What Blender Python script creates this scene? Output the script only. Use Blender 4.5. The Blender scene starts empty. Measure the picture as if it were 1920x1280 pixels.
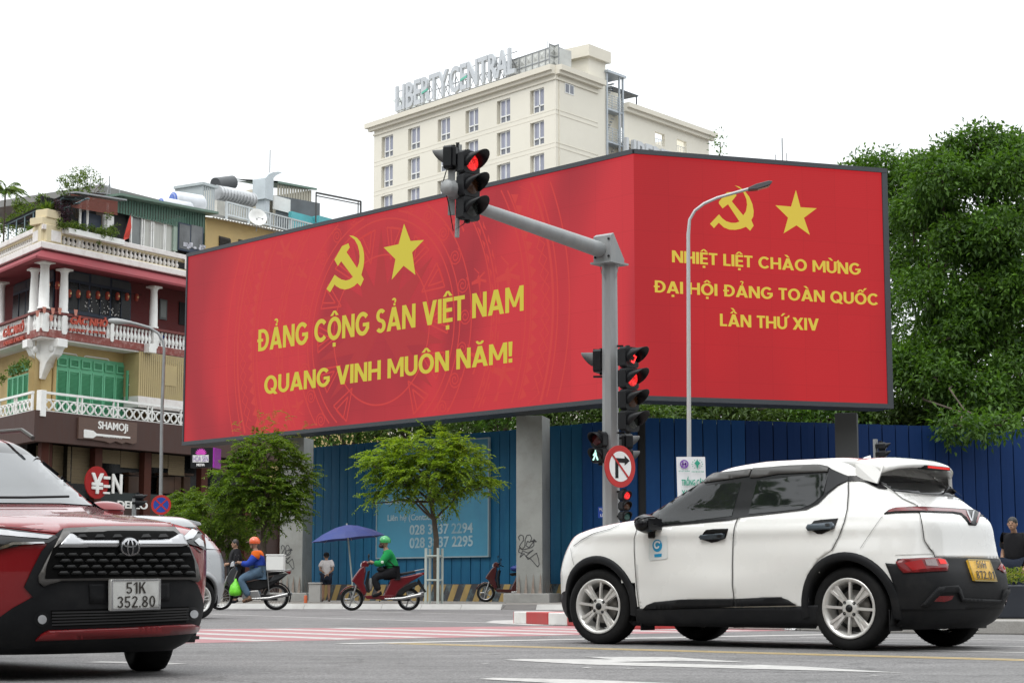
import bpy, bmesh, math, random
import numpy as np
from mathutils import Vector, Matrix, geometry
R = math.radians
S = bpy.context.scene
COL = S.collection
random.seed(7)
# ------------------------------------------------------------------ camera
FPX, HZ, CH = 3470.0, 1102.0, 0.5          # focal length in photo pixels, horizon row, eye height
TH = math.atan((HZ - 640) / FPX)
cd = bpy.data.cameras.new('camera'); cam = bpy.data.objects.new('camera', cd); COL.objects.link(cam)
cam.location = (0, 0, CH); cam.rotation_euler = (R(90) + TH, 0, 0)
cd.sensor_width = 36; cd.lens = FPX / 1920 * 36; cd.clip_start = 0.1; cd.clip_end = 3000
S.camera = cam
# ------------------------------------------------------------------ sky, sun, exposure
SUN_EL, SUN_AZ = R(58), R(215)
W = bpy.data.worlds.new('World'); S.world = W; W.use_nodes = True
nt = W.node_tree; nt.nodes.clear(); N = nt.nodes.new; L = nt.links.new
out = N('ShaderNodeOutputWorld'); bg = N('ShaderNodeBackground'); L(bg.outputs[0], out.inputs[0])
bg.inputs[1].default_value = 0.1
sky = N('ShaderNodeTexSky'); sky.sky_type = 'NISHITA'; sky.sun_disc = False
sky.sun_elevation = SUN_EL; sky.sun_rotation = SUN_AZ
tc = N('ShaderNodeTexCoord'); sep = N('ShaderNodeSeparateXYZ'); L(tc.outputs['Generated'], sep.inputs[0])
mr = N('ShaderNodeMapRange'); L(sep.outputs[2], mr.inputs[0])        # overcast: the zenith is brighter than the horizon
mr.inputs[1].default_value = 0; mr.inputs[2].default_value = 1; mr.inputs[3].default_value = 9.5; mr.inputs[4].default_value = 27
ns = N('ShaderNodeTexNoise'); ns.inputs['Scale'].default_value = 2.2; ns.inputs['Detail'].default_value = 5
mp = N('ShaderNodeMapping'); mp.inputs['Scale'].default_value = (1, 1, 2.6); L(tc.outputs['Generated'], mp.inputs[0]); L(mp.outputs[0], ns.inputs[0])
nr = N('ShaderNodeMapRange'); L(ns.outputs[0], nr.inputs[0]); nr.inputs[1].default_value = .3; nr.inputs[2].default_value = .7
nr.inputs[3].default_value = .9; nr.inputs[4].default_value = 1.08
mul = N('ShaderNodeMath'); mul.operation = 'MULTIPLY'; L(mr.outputs[0], mul.inputs[0]); L(nr.outputs[0], mul.inputs[1])
cl = N('ShaderNodeVectorMath'); cl.operation = 'SCALE'; cl.inputs[0].default_value = (0.955, 0.985, 1.0); L(mul.outputs[0], cl.inputs['Scale'])
mx = N('ShaderNodeMix'); mx.data_type = 'RGBA'; mx.inputs[0].default_value = 0.93
L(sky.outputs[0], mx.inputs[6]); L(cl.outputs[0], mx.inputs[7]); L(mx.outputs[2], bg.inputs[0])
sl = bpy.data.lights.new('sun', 'SUN'); so = bpy.data.objects.new('sun', sl); COL.objects.link(so)
sl.energy = 1.3; sl.angle = R(25); sl.color = (1, .97, .92)
so.rotation_euler = Vector((math.sin(SUN_AZ) * math.cos(SUN_EL), math.cos(SUN_AZ) * math.cos(SUN_EL), math.sin(SUN_EL))).to_track_quat('Z', 'Y').to_euler()
S.view_settings.view_transform = 'Standard'; S.view_settings.look = 'None'
S.view_settings.exposure = 0; S.view_settings.gamma = 1; S.view_settings.use_curve_mapping = False
S.cycles.max_bounces = 8; S.cycles.transparent_max_bounces = 16
# ------------------------------------------------------------------ where a photo pixel lies in the world
cT, sT = math.cos(TH), math.sin(TH)
def ray(px, py): return Vector((px - 960, FPX * cT - (640 - py) * sT, FPX * sT + (640 - py) * cT))
def at(px, py, Y): d = ray(px, py); t = Y / d.y; return Vector((d.x * t, Y, CH + d.z * t))
def gnd(px, py, z=0.0): d = ray(px, py); t = (z - CH) / d.z; return Vector((d.x * t, d.y * t, z))
def proj(p):
 x, y, z = p[0], p[1], p[2] - CH
 dp = y * cT + z * sT; up = -y * sT + z * cT
 return (960 + FPX * x / dp, 640 - FPX * up / dp)
class Fr:
 """vertical plane frame: x along the face, y into the thing, z up"""
 def __init__(s, o, rz): s.o = Vector(o); s.rz = rz; s.M = Matrix.Translation(s.o) @ Matrix.Rotation(rz, 4, 'Z'); s.I = s.M.inverted()
 def px(s, px, py, d=0.0):
  c = s.I @ Vector((0, 0, CH)); v = s.I.to_3x3() @ ray(px, py); t = (d - c.y) / v.y
  p = c + v * t; return p.x, p.z
 def at(s, u, d, z): return s.M @ Vector((u, d, z))
def fr2(a, b):
 a = Vector(a); b = Vector(b); return Fr((a.x, a.y, 0), math.atan2(b.y - a.y, b.x - a.x))
# ------------------------------------------------------------------ things, parts, meshes
def tag(o, label=None, cat=None, group=None, kind=None):
 if label: o['label'] = label
 if cat: o['category'] = cat
 if group: o['group'] = group
 if kind: o['kind'] = kind
 return o
def thing(name, label, cat, loc=(0, 0, 0), rz=0.0, group=None, rot=None, scale=None):
 o = bpy.data.objects.new(name, None); COL.objects.link(o); o.empty_display_size = .2
 o.location = loc; o.rotation_euler = rot if rot else (0, 0, rz)
 if scale: o.scale = (scale,) * 3
 return tag(o, label, cat, group)
def copy_tree(o, parent=None):
 c = o.copy(); COL.objects.link(c)
 if parent: c.parent = parent
 for ch in list(KIDS.get(o.name, [])):
  k = copy_tree(ch, c); KIDS.setdefault(c.name, []).append(k)
 return c
KIDS = {}
def adopt(o, parent):
 if parent is not None: o.parent = parent; KIDS.setdefault(parent.name, []).append(o)
 return o
class MB:
 def __init__(s, M=None): s.v = []; s.f = []; s.M = M; s.sm = []
 def add(s, vs, fs, smooth=False):
  b = len(s.v)
  if s.M is not None: vs = [s.M @ Vector(v) for v in vs]
  s.v += [tuple(v) for v in vs]; s.f += [tuple(b + i for i in f) for f in fs]; s.sm += [smooth] * len(fs); return s
 def box(s, x0, x1, y0, y1, z0, z1, c=0.0):
  if x1 < x0: x0, x1 = x1, x0
  if y1 < y0: y0, y1 = y1, y0
  if z1 < z0: z0, z1 = z1, z0
  vs = [(x, y, z) for x in (x0, x1) for y in (y0, y1) for z in (z0, z1)]
  return s.add(vs, [(0, 1, 3, 2), (4, 6, 7, 5), (0, 4, 5, 1), (2, 3, 7, 6), (0, 2, 6, 4), (1, 5, 7, 3)])
 def cbox(s, x, y, z, sx, sy, sz): return s.box(x - sx / 2, x + sx / 2, y - sy / 2, y + sy / 2, z - sz / 2, z + sz / 2)
 def quad(s, a, b, c, d): return s.add([a, b, c, d], [(0, 1, 2, 3)])
 def tube(s, pts, r, n=10, cap=True, smooth=True):
  pts = [Vector(p) for p in pts]; k = len(pts); rs = r if isinstance(r, (list, tuple)) else [r] * k
  vs, fs = [], []; ref = None
  for i, p in enumerate(pts):
   t = (pts[min(i + 1, k - 1)] - pts[max(i - 1, 0)])
   t = t.normalized() if t.length > 1e-9 else Vector((0, 0, 1))
   if ref is None: ref = Vector((0, 0, 1)) if abs(t.z) < .9 else Vector((1, 0, 0))
   a = t.cross(ref); a = a.normalized() if a.length > 1e-6 else t.orthogonal().normalized()
   b = t.cross(a); ref = -b if i == 0 else ref
   for j in range(n):
    an = 2 * math.pi * j / n; vs.append(p + (a * math.cos(an) + b * math.sin(an)) * rs[i])
  for i in range(k - 1):
   for j in range(n):
    q = (j + 1) % n; fs.append((i * n + j, i * n + q, (i + 1) * n + q, (i + 1) * n + j))
  s.add(vs, fs, smooth)
  if cap:
   s.add([vs[j] for j in range(n)], [tuple(range(n - 1, -1, -1))]); s.add([vs[(k - 1) * n + j] for j in range(n)], [tuple(range(n))])
  return s
 def lathe(s, prof, c=(0, 0, 0), n=16, axis='Z', smooth=True, cap=True):
  vs, fs = [], []
  for (r, h) in prof:
   for j in range(n):
    a = 2 * math.pi * j / n; x, y = r * math.cos(a), r * math.sin(a)
    p = (x, y, h) if axis == 'Z' else ((h, x, y) if axis == 'X' else (y, h, x))
    vs.append((p[0] + c[0], p[1] + c[1], p[2] + c[2]))
  for i in range(len(prof) - 1):
   for j in range(n):
    q = (j + 1) % n; fs.append((i * n + j, i * n + q, (i + 1) * n + q, (i + 1) * n + j))
  s.add(vs, fs, smooth)
  if cap and prof[0][0] > 1e-5: s.add(vs[:n], [tuple(range(n - 1, -1, -1))])
  if cap and prof[-1][0] > 1e-5: s.add(vs[-n:], [tuple(range(n))])
  return s
 def ball(s, c, rx, ry=None, rz=None, n=12, m=8):
  ry = ry or rx; rz = rz or rx; vs, fs = [], []
  for i in range(m + 1):
   th = math.pi * i / m
   for j in range(n):
    a = 2 * math.pi * j / n
    vs.append((c[0] + rx * math.sin(th) * math.cos(a), c[1] + ry * math.sin(th) * math.sin(a), c[2] + rz * math.cos(th)))
  for i in range(m):
   for j in range(n):
    q = (j + 1) % n; fs.append((i * n + j, (i + 1) * n + j, (i + 1) * n + q, i * n + q))
  return s.add(vs, fs, True)
 def plate(s, poly, d0, d1, plane='XZ', holes=None):
  """flat outline (in x,z) given thickness between y=d0 (front) and y=d1; also 'XY' outline between z=d0 and z=d1"""
  def P(a, b, d): return (a, d, b) if plane == 'XZ' else ((a, b, d) if plane == 'XY' else (d, a, b))
  n = len(poly)
  loops = [poly] + (holes or [])
  flat = [Vector((p[0], p[1], 0)) for lp in loops for p in lp]
  tr = geometry.tessellate_polygon([[Vector((p[0], p[1], 0)) for p in lp] for lp in loops])
  vs = [P(p.x, p.y, d0) for p in flat] + [P(p.x, p.y, d1) for p in flat]; m = len(flat)
  fs = []
  for t in tr:
   fs.append(tuple(t)); fs.append(tuple(m + i for i in reversed(t)))
  b = 0
  for lp in loops:
   k = len(lp)
   for i in range(k): j = (i + 1) % k; fs.append((b + i, b + j, m + b + j, m + b + i))
   b += k
  return s.add(vs, fs)
 def mesh(s, name, smooth=None):
  me = bpy.data.meshes.new(name); me.from_pydata(s.v, [], s.f); 
  if smooth is True: me.polygons.foreach_set('use_smooth', [True] * len(s.f))
  elif smooth is None: me.polygons.foreach_set('use_smooth', s.sm)
  me.update(); return me
 def build(s, name, m, parent=None, smooth=None, bev=0.0, label=None, kind=None, recalc=True):
  me = s.mesh(name, smooth)
  if recalc and len(s.f) < 60000:
   bm = bmesh.new(); bm.from_mesh(me); bmesh.ops.recalc_face_normals(bm, faces=bm.faces); bm.to_mesh(me); bm.free()
  me.materials.append(m)
  o = bpy.data.objects.new(name, me); COL.objects.link(o); adopt(o, parent)
  if bev > 0:
   md = o.modifiers.new('bevel', 'BEVEL'); md.width = bev; md.segments = 2; md.limit_method = 'ANGLE'; md.angle_limit = R(40)
   md.harden_normals = False
  if label: o['label'] = label
  if kind: o['kind'] = kind
  return o
def inst(src, parent, M):
 o = src.copy(); COL.objects.link(o); o.parent = parent; o.matrix_local = M
 KIDS.setdefault(parent.name, []).append(o) if parent else None
 for ch in KIDS.get(src.name, []):
  k = ch.copy(); COL.objects.link(k); k.parent = o; KIDS.setdefault(o.name, []).append(k)
 return o
T = lambda x, y, z: Matrix.Translation((x, y, z))
RX = lambda a: Matrix.Rotation(a, 4, 'X')
RY = lambda a: Matrix.Rotation(a, 4, 'Y')
RZ = lambda a: Matrix.Rotation(a, 4, 'Z')
SC = lambda x, y, z: Matrix.Diagonal((x, y, z, 1))
# ------------------------------------------------------------------ materials
def pm(name, rgb, rough=.6, metal=0.0, var=.12, scale=2.0, bump=0.0, bscale=None, coat=0.0, emis=None, est=1.0, spec=.5, dirt=None, damt=.5, dscale=1.2, stretch=None):
 m = bpy.data.materials.new(name); m.use_nodes = True; nt = m.node_tree; N = nt.nodes.new; L = nt.links.new
 b = nt.nodes['Principled BSDF']
 b.inputs['Roughness'].default_value = rough; b.inputs['Metallic'].default_value = metal
 b.inputs['Coat Weight'].default_value = coat; b.inputs['Coat Roughness'].default_value = .04; b.inputs['Specular IOR Level'].default_value = spec
 tc = N('ShaderNodeTexCoord'); mp = N('ShaderNodeMapping'); L(tc.outputs['Object'], mp.inputs[0])
 if stretch: mp.inputs['Scale'].default_value = stretch
 n = N('ShaderNodeTexNoise'); n.inputs['Scale'].default_value = scale; n.inputs['Detail'].default_value = 6; n.inputs['Roughness'].default_value = .6
 L(mp.outputs[0], n.inputs[0])
 r = N('ShaderNodeMapRange'); L(n.outputs[0], r.inputs[0]); r.inputs[1].default_value = .3; r.inputs[2].default_value = .7
 r.inputs[3].default_value = 1 - var; r.inputs[4].default_value = 1 + var
 sc = N('ShaderNodeVectorMath'); sc.operation = 'SCALE'; sc.inputs[0].default_value = rgb[:3]; L(r.outputs[0], sc.inputs['Scale'])
 last = sc.outputs[0]
 if dirt:
  n2 = N('ShaderNodeTexNoise'); n2.inputs['Scale'].default_value = dscale; n2.inputs['Detail'].default_value = 9; n2.inputs['Roughness'].default_value = .7
  L(mp.outputs[0], n2.inputs[0]); r2 = N('ShaderNodeMapRange'); L(n2.outputs[0], r2.inputs[0]); r2.inputs[1].default_value = .48; r2.inputs[2].default_value = .72
  r2.inputs[3].default_value = 0; r2.inputs[4].default_value = damt
  x = N('ShaderNodeMix'); x.data_type = 'RGBA'; L(r2.outputs[0], x.inputs[0]); L(last, x.inputs[6]); x.inputs[7].default_value = (*dirt[:3], 1)
  last = x.outputs[2]
 L(last, b.inputs['Base Color'])
 rr = N('ShaderNodeMapRange'); L(n.outputs[0], rr.inputs[0]); rr.inputs[1].default_value = .3; rr.inputs[2].default_value = .7
 rr.inputs[3].default_value = max(0, rough * .85); rr.inputs[4].default_value = min(1, rough * 1.15); L(rr.outputs[0], b.inputs['Roughness'])
 if bump:
  n3 = N('ShaderNodeTexNoise'); n3.inputs['Scale'].default_value = bscale or scale * 6; n3.inputs['Detail'].default_value = 5; L(mp.outputs[0], n3.inputs[0])
  bp = N('ShaderNodeBump'); bp.inputs['Strength'].default_value = bump; bp.inputs['Distance'].default_value = .02; L(n3.outputs[0], bp.inputs['Height']); L(bp.outputs[0], b.inputs['Normal'])
 if emis: b.inputs['Emission Color'].default_value = (*emis[:3], 1); b.inputs['Emission Strength'].default_value = est
 m.diffuse_color = (*rgb[:3], 1)
 return m
def srgb(r, g, b): f = lambda c: (c / 255 / 12.92) if c <= 10 else ((c / 255 + .055) / 1.055) ** 2.4; return (f(r), f(g), f(b))
BLACK = pm('black_plastic', (.008, .008, .009), .5, var=.2, scale=5, spec=.25)
GALV = pm('galvanised_steel', (.24, .25, .255), .5, metal=.35, var=.14, scale=3, dirt=(.24, .23, .21), damt=.4, dscale=4, bump=.05)
STEEL = pm('grey_steel', (.30, .31, .32), .5, metal=.4, var=.1, scale=4)
WHITEP = pm('white_paint', (.78, .78, .76), .5, var=.05, scale=3, dirt=(.5, .47, .42), damt=.35, dscale=2)
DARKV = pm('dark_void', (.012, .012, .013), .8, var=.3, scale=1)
GLASSD = pm('dark_glass', (.02, .024, .028), .08, var=.3, scale=.6, spec=.8)
CHROME = pm('chrome', (.42, .42, .43), .16, metal=1, var=.03)
def text_mesh(txt, bold=0.0, ital=0.0, space=1.0, font_scale=1.0):
 cu = bpy.data.curves.new('text', 'FONT'); cu.body = txt; cu.offset = bold; cu.space_character = space; cu.shear = ital; cu.resolution_u = 3
 cu.align_x = 'LEFT'; cu.fill_mode = 'FRONT'
 o = bpy.data.objects.new('text', cu); COL.objects.link(o); dg = bpy.context.evaluated_depsgraph_get(); dg.update()
 me = bpy.data.meshes.new_from_object(o.evaluated_get(dg)); 
 vs = [v.co.copy() for v in me.vertices]; fs = [tuple(p.vertices) for p in me.polygons]
 bpy.data.objects.remove(o); bpy.data.meshes.remove(me); return vs, fs
_cap = {}
def text_on(mb, txt, x0, x1, z0, capz, d, depth=0.01, bold=0.02, slope=0.0, ital=0.0, space=1.0, split=None):
 """write txt between x0 and x1, baseline z0, capitals up to capz, front face at y=d, solid towards +y; strokes are thickened by
 small shifted copies. split=(name, material, parent, matrix): every letter becomes a part of its own"""
 from collections import Counter
 off = min(bold, .012)
 vs, fs = text_mesh(txt, off, ital, space)
 if not vs: return
 if off not in _cap: _cap[off] = [v.y for v in text_mesh('H', off)[0]]
 ch = max(_cap[off]); cb = min(_cap[off]); sh = max(0, bold - off)
 xa = min(v.x for v in vs) - sh; xb = max(v.x for v in vs) + sh
 sx = (x1 - x0) / (xb - xa); sz = (capz - z0) / (ch - cb)
 n = len(vs); F = list(fs); ec = Counter()
 for f in fs:
  for i in range(len(f)): ec[frozenset((f[i], f[(i + 1) % len(f)]))] += 1
 for f in fs:
  for i in range(len(f)):
   a, b = f[i], f[(i + 1) % len(f)]
   if ec[frozenset((a, b))] == 1: F.append((b, a, n + a, n + b))
 # letters: connected islands whose x ranges overlap
 par = list(range(n))
 def find(a):
  while par[a] != a: par[a] = par[par[a]]; a = par[a]
  return a
 for f in fs:
  for a in f[1:]: par[find(a)] = find(f[0])
 isl = {}
 for i in range(n): isl.setdefault(find(i), []).append(i)
 rng = sorted((min(vs[i].x for i in I), max(vs[i].x for i in I), r) for r, I in isl.items())
 groups = []
 for lo, hi, r in rng:
  if groups and lo < groups[-1][1] - .35 * min(hi - lo, groups[-1][1] - groups[-1][0]): groups[-1][1] = max(groups[-1][1], hi); groups[-1][2].append(r)
  else: groups.append([lo, hi, [r]])
 gid = {r: k for k, g_ in enumerate(groups) for r in g_[2]}
 shifts = [(0, 0)] if sh == 0 else [(0, 0), (-sh, 0), (sh, 0), (0, sh * .55), (0, -sh * .55)]
 mbs = [mb] if not split else [MB(split[3]) for _ in groups]
 for q, (ox, oz) in enumerate(shifts):
  dd = d + q * .0012 * max(1, depth * 8)
  pts = [(x0 + (v.x + ox - xa) * sx, z0 + (v.y + oz - cb) * sz + slope * (v.x - xa) * sx) for v in vs]
  V = [(p[0], dd, p[1]) for p in pts] + [(p[0], d + depth, p[1]) for p in pts]
  if not split: mb.add(V, F)
  else:
   for k in range(len(groups)):
    idx = [i for i in range(n) if gid[find(i)] == k]; mp_ = {i: j for j, i in enumerate(idx)}; m_ = len(idx)
    mp_.update({n + i: m_ + j for j, i in enumerate(idx)})
    mbs[k].add([V[i] for i in idx] + [V[n + i] for i in idx], [tuple(mp_[i] for i in f) for f in F if f[0] in mp_])
 if split:
  for m_ in mbs: m_.build(split[0], split[1], split[2], recalc=False)
def wall_holes(mb, u0, u1, z0, z1, holes, d=0.0, deep=.25):
 """wall face at y=d with rectangular openings (a,b,c,e) and their reveals"""
 us = sorted({u0, u1, *[h[0] for h in holes], *[h[1] for h in holes]}); zs = sorted({z0, z1, *[h[2] for h in holes], *[h[3] for h in holes]})
 us = [u for u in us if u0 <= u <= u1]; zs = [z for z in zs if z0 <= z <= z1]
 for i in range(len(us) - 1):
  for j in range(len(zs) - 1):
   cu, cz = (us[i] + us[i + 1]) / 2, (zs[j] + zs[j + 1]) / 2
   if not any(h[0] < cu < h[1] and h[2] < cz < h[3] for h in holes):
    mb.quad((us[i], d, zs[j]), (us[i + 1], d, zs[j]), (us[i + 1], d, zs[j + 1]), (us[i], d, zs[j + 1]))
 for a, b, c, e in holes:
  mb.quad((a, d, c), (a, d, e), (a, d + deep, e), (a, d + deep, c)); mb.quad((b, d, c), (b, d + deep, c), (b, d + deep, e), (b, d, e))
  mb.quad((a, d, c), (a, d + deep, c), (b, d + deep, c), (b, d, c)); mb.quad((a, d, e), (b, d, e), (b, d + deep, e), (a, d + deep, e))
# ------------------------------------------------------------------ ground, road, kerbs, markings
def asphalt():
 m = bpy.data.materials.new('asphalt'); m.use_nodes = True; nt = m.node_tree; N = nt.nodes.new; L = nt.links.new; b = nt.nodes['Principled BSDF']
 tc = N('ShaderNodeTexCoord')
 def noise(s, d=4, r=.6): n = N('ShaderNodeTexNoise'); n.inputs['Scale'].default_value = s; n.inputs['Detail'].default_value = d; n.inputs['Roughness'].default_value = r; L(tc.outputs['Object'], n.inputs[0]); return n.outputs[0]
 def ramp(i, a, c, lo, hi): r = N('ShaderNodeMapRange'); L(i, r.inputs[0]); r.inputs[1].default_value = a; r.inputs[2].default_value = c; r.inputs[3].default_value = lo; r.inputs[4].default_value = hi; return r.outputs[0]
 big = ramp(noise(.22, 6), .35, .65, .80, 1.12)
 mid = ramp(noise(1.6, 8, .7), .35, .65, .88, 1.1)
 vo = N('ShaderNodeTexVoronoi'); vo.inputs['Scale'].default_value = 95; L(tc.outputs['Object'], vo.inputs[0])
 sp = N('ShaderNodeSeparateColor'); L(vo.outputs['Color'], sp.inputs[0]); spk = ramp(sp.outputs[0], 0, 1, .5, 1.5)
 fine = ramp(noise(60, 3), .3, .7, .85, 1.15)
 def mulm(a, c): x = N('ShaderNodeMath'); x.operation = 'MULTIPLY'; L(a, x.inputs[0]); L(c, x.inputs[1]); return x.outputs[0]
 mp = N('ShaderNodeMapping'); mp.inputs['Rotation'].default_value = (0, 0, R(41)); mp.inputs['Scale'].default_value = (.12, 2.2, 1); L(tc.outputs['Object'], mp.inputs[0]); ty = N('ShaderNodeTexNoise'); ty.inputs['Scale'].default_value = 1; ty.inputs['Detail'].default_value = 3; L(mp.outputs[0], ty.inputs[0])
 ck = N('ShaderNodeTexVoronoi'); ck.feature = 'DISTANCE_TO_EDGE'; ck.inputs['Scale'].default_value = .35; wp = N('ShaderNodeMix'); wp.data_type = 'VECTOR'; wp.inputs[0].default_value = .06; L(tc.outputs['Object'], wp.inputs[4]); nz = N('ShaderNodeTexNoise'); nz.inputs['Scale'].default_value = 3; nz.inputs['Detail'].default_value = 6; L(tc.outputs['Object'], nz.inputs[0]); sv = N('ShaderNodeVectorMath'); sv.operation = 'SCALE'; sv.inputs['Scale'].default_value = 14; L(nz.outputs['Color'], sv.inputs[0]); L(sv.outputs[0], wp.inputs[5]); L(wp.outputs[1], ck.inputs[0])
 v = mulm(mulm(mulm(big, mid), mulm(spk, fine)), mulm(ramp(ty.outputs[0], .4, .62, 1.04, .84), ramp(ck.outputs['Distance'], .002, .012, .62, 1)))
 sc = N('ShaderNodeVectorMath'); sc.operation = 'SCALE'; sc.inputs[0].default_value = (.158, .153, .152); L(v, sc.inputs['Scale']); L(sc.outputs[0], b.inputs['Base Color'])
 b.inputs['Roughness'].default_value = .75
 bp = N('ShaderNodeBump'); bp.inputs['Strength'].default_value = .5; bp.inputs['Distance'].default_value = .006; L(vo.outputs['Distance'], bp.inputs['Height']); L(bp.outputs[0], b.inputs['Normal'])
 return m
ASPH = asphalt()
MB().quad((-300, -60, 0), (300, -60, 0), (300, 500, 0), (-300, 500, 0)).build('road', ASPH, kind='structure')
def worn(name, rgb, wear=.45, sc=7, at_=.56):
 m = pm(name, rgb, .65, var=.06, scale=4, dirt=(.16, .155, .15), damt=wear, dscale=sc); return m
LINE = worn('worn_white_line_paint', (.43, .42, .405), .8, 9); YLINE = worn('worn_yellow_line_paint', (.50, .37, .17), .5, 9)
PINK = worn('faded_red_road_paint', (.33, .14, .15), .3, 3)
def flat(pts, z, name, m, kind='structure'):
 mb = MB(); tr = geometry.tessellate_polygon([[Vector((p[0], p[1], 0)) for p in pts]]); mb.add([(p[0], p[1], z) for p in pts], [tuple(t) for t in tr])
 o = mb.build(name, m, kind=kind, recalc=False)
 for p in o.data.polygons:
  if p.normal.z < 0: p.flip()
 return o
def strip(a, b, w, z, mb, dash=None):
 a = Vector(a[:2]); b = Vector(b[:2]); t = (b - a).normalized(); n = Vector((-t.y, t.x)) * w / 2
 mb.add([(*(a - n), z), (*(b - n), z), (*(b + n), z), (*(a + n), z)], [(0, 1, 2, 3)])
# red zebra crossing, bars parallel to the traffic
A = Vector((-2.97, 17.2)); e = Vector((.775, .632)).normalized(); nn = Vector((-e.y, e.x))
g = lambda t, w: (A + e * t + nn * w)
flat([g(-5, 0), g(9.5, 0), g(9.5, 3.2), g(4.2, 4.7), g(1.5, 5.6), g(-5, 5.6)], .0012, 'red_crossing_surface', PINK)
zb = MB()
for i in range(16):
 t = -4.8 + i * .93; w1 = 5.45 if t < 1.3 else (4.6 if t < 4.6 else 3.0)
 q = [g(t, .12), g(t + .36, .12), g(t + .36, w1), g(t, w1)]; zb.add([(p.x, p.y, .0022) for p in q], [(0, 1, 2, 3)])
zb.build('zebra_crossing_stripe', LINE, kind='structure', recalc=False)
yl = MB()
for o_ in (-.085, .085):
 a, b = gnd(700, 1204.4), gnd(2300, 1247); d_ = (b - a).normalized(); n_ = Vector((-d_.y, d_.x, 0)) * o_
 strip(a + n_, b + n_, .1, .0022, yl)
yl.build('double_yellow_line', YLINE, kind='structure', recalc=False)
wl = MB()
strip(gnd(640, 1206.5), gnd(1620, 1188), .3, .0034, wl)
for a, b, w in (((395, 1151), (740, 1162), .13), ((740, 1162), (955, 1168.5), .15), ((640, 1145), (960, 1152.5), .13), ((700, 1148), (2000, 1153), .13),
    ((1180, 1195), (2100, 1216), .12), ((1500, 1195), (2100, 1202), .12), ((1640, 1217), (2100, 1227), .12)):
 strip(gnd(*a), gnd(*b), w, .0028 if w == .15 else .0024, wl)
wl.build('white_lane_line', LINE, kind='structure', recalc=False)
flat([gnd(*p) for p in [(945, 1237), (975, 1235), (1150, 1236), (1095, 1231), (1260, 1231.5), (1413, 1242), (1278, 1238.5), (1150, 1241), (1390, 1247), (1420, 1246), (1500, 1249),
  (1694, 1261.5), (1560, 1257.5), (1323, 1251.5), (1100, 1245.5)]], .0030, 'direction_arrow', LINE)
flat([gnd(*p) for p in [(897, 1273), (925, 1270.5), (1100, 1274), (1240, 1280), (1500, 1290), (1300, 1300), (1050, 1281)]], .0030, 'lane_arrow', LINE)
flat([gnd(*p) for p in [(155, 1241.5), (190, 1239.5), (300, 1241.5), (352, 1244.5), (300, 1246), (220, 1243)]], .0030, 'worn_lane_mark', LINE)
flat([gnd(*p) for p in [(910, 1166), (925, 1163), (962, 1162), (1075, 1171), (1000, 1172), (940, 1169)]], .0032, 'painted_island_border', LINE)
sp = MB(); random.seed(3)
for px, py, l in ((912, 1226, 12), (930, 1224.5, 10), (910, 1243.5, 9), (1100, 1251, 10), (1180, 1254, 11), (1640, 1266, 9), (640, 1207, 30), (735, 1160, 10), (1108, 1231.5, 18), (1100, 1252, 6)):
 a = gnd(px - l / 2, py + .3); b = gnd(px + l / 2, py - .2); strip(a, b, .05, .0035, sp)
sp.build('paint_remnant', LINE, kind='structure', recalc=False)
# far pavement with its sloping kerb
PAVE = pm('old_pavement_concrete', (.22, .205, .185), .85, var=.16, scale=1.1, dirt=(.12, .11, .10), damt=.5, dscale=.8, bump=.15)
KERB = pm('kerb_concrete', (.36, .355, .34), .8, var=.12, scale=1.5, dirt=(.2, .19, .18), damt=.5, dscale=2, bump=.15)
k0, k1 = gnd(150, 1139.5), gnd(1075, 1142.5)
kfr = fr2(k0, k1); KL = (k1 - k0).length
def kerb_run(x0, x1, name, m, top=.12, w=.5):
 mb = MB(kfr.M); seg = 1.0; n = max(1, round((x1 - x0) / seg))
 for i in range(n):
  a = x0 + (x1 - x0) * i / n + .004; b = x0 + (x1 - x0) * (i + 1) / n - .004
  mb.add([(a, 0, 0), (b, 0, 0), (b, .12, top), (a, .12, top), (a, w, top), (b, w, top), (a, w, 0), (b, w, 0)], [(0, 1, 2, 3), (3, 2, 5, 4), (0, 3, 4, 6), (1, 7, 5, 2)])
 return mb.build(name, m, kind='structure')
kerb_run(-30, 11.05, 'far_kerb', KERB); kerb_run(11.9, 15.6, 'far_kerb_right', KERB)
ramp_ = MB(kfr.M); ramp_.add([(11.05, .02, .004), (11.9, .02, .004), (11.9, .5, .12), (11.05, .5, .12)], [(0, 1, 2, 3)]); ramp_.build('kerb_ramp', pm('dark_ramp', (.11, .105, .1), .8, var=.2), kind='structure', recalc=False)
PV = MB(kfr.M); n = 40
PV.quad((-30, .5, .116), (60, .5, .116), (60, 60, .116), (-30, 60, .116)); PV.build('far_pavement', PAVE, kind='structure', recalc=False)
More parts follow.
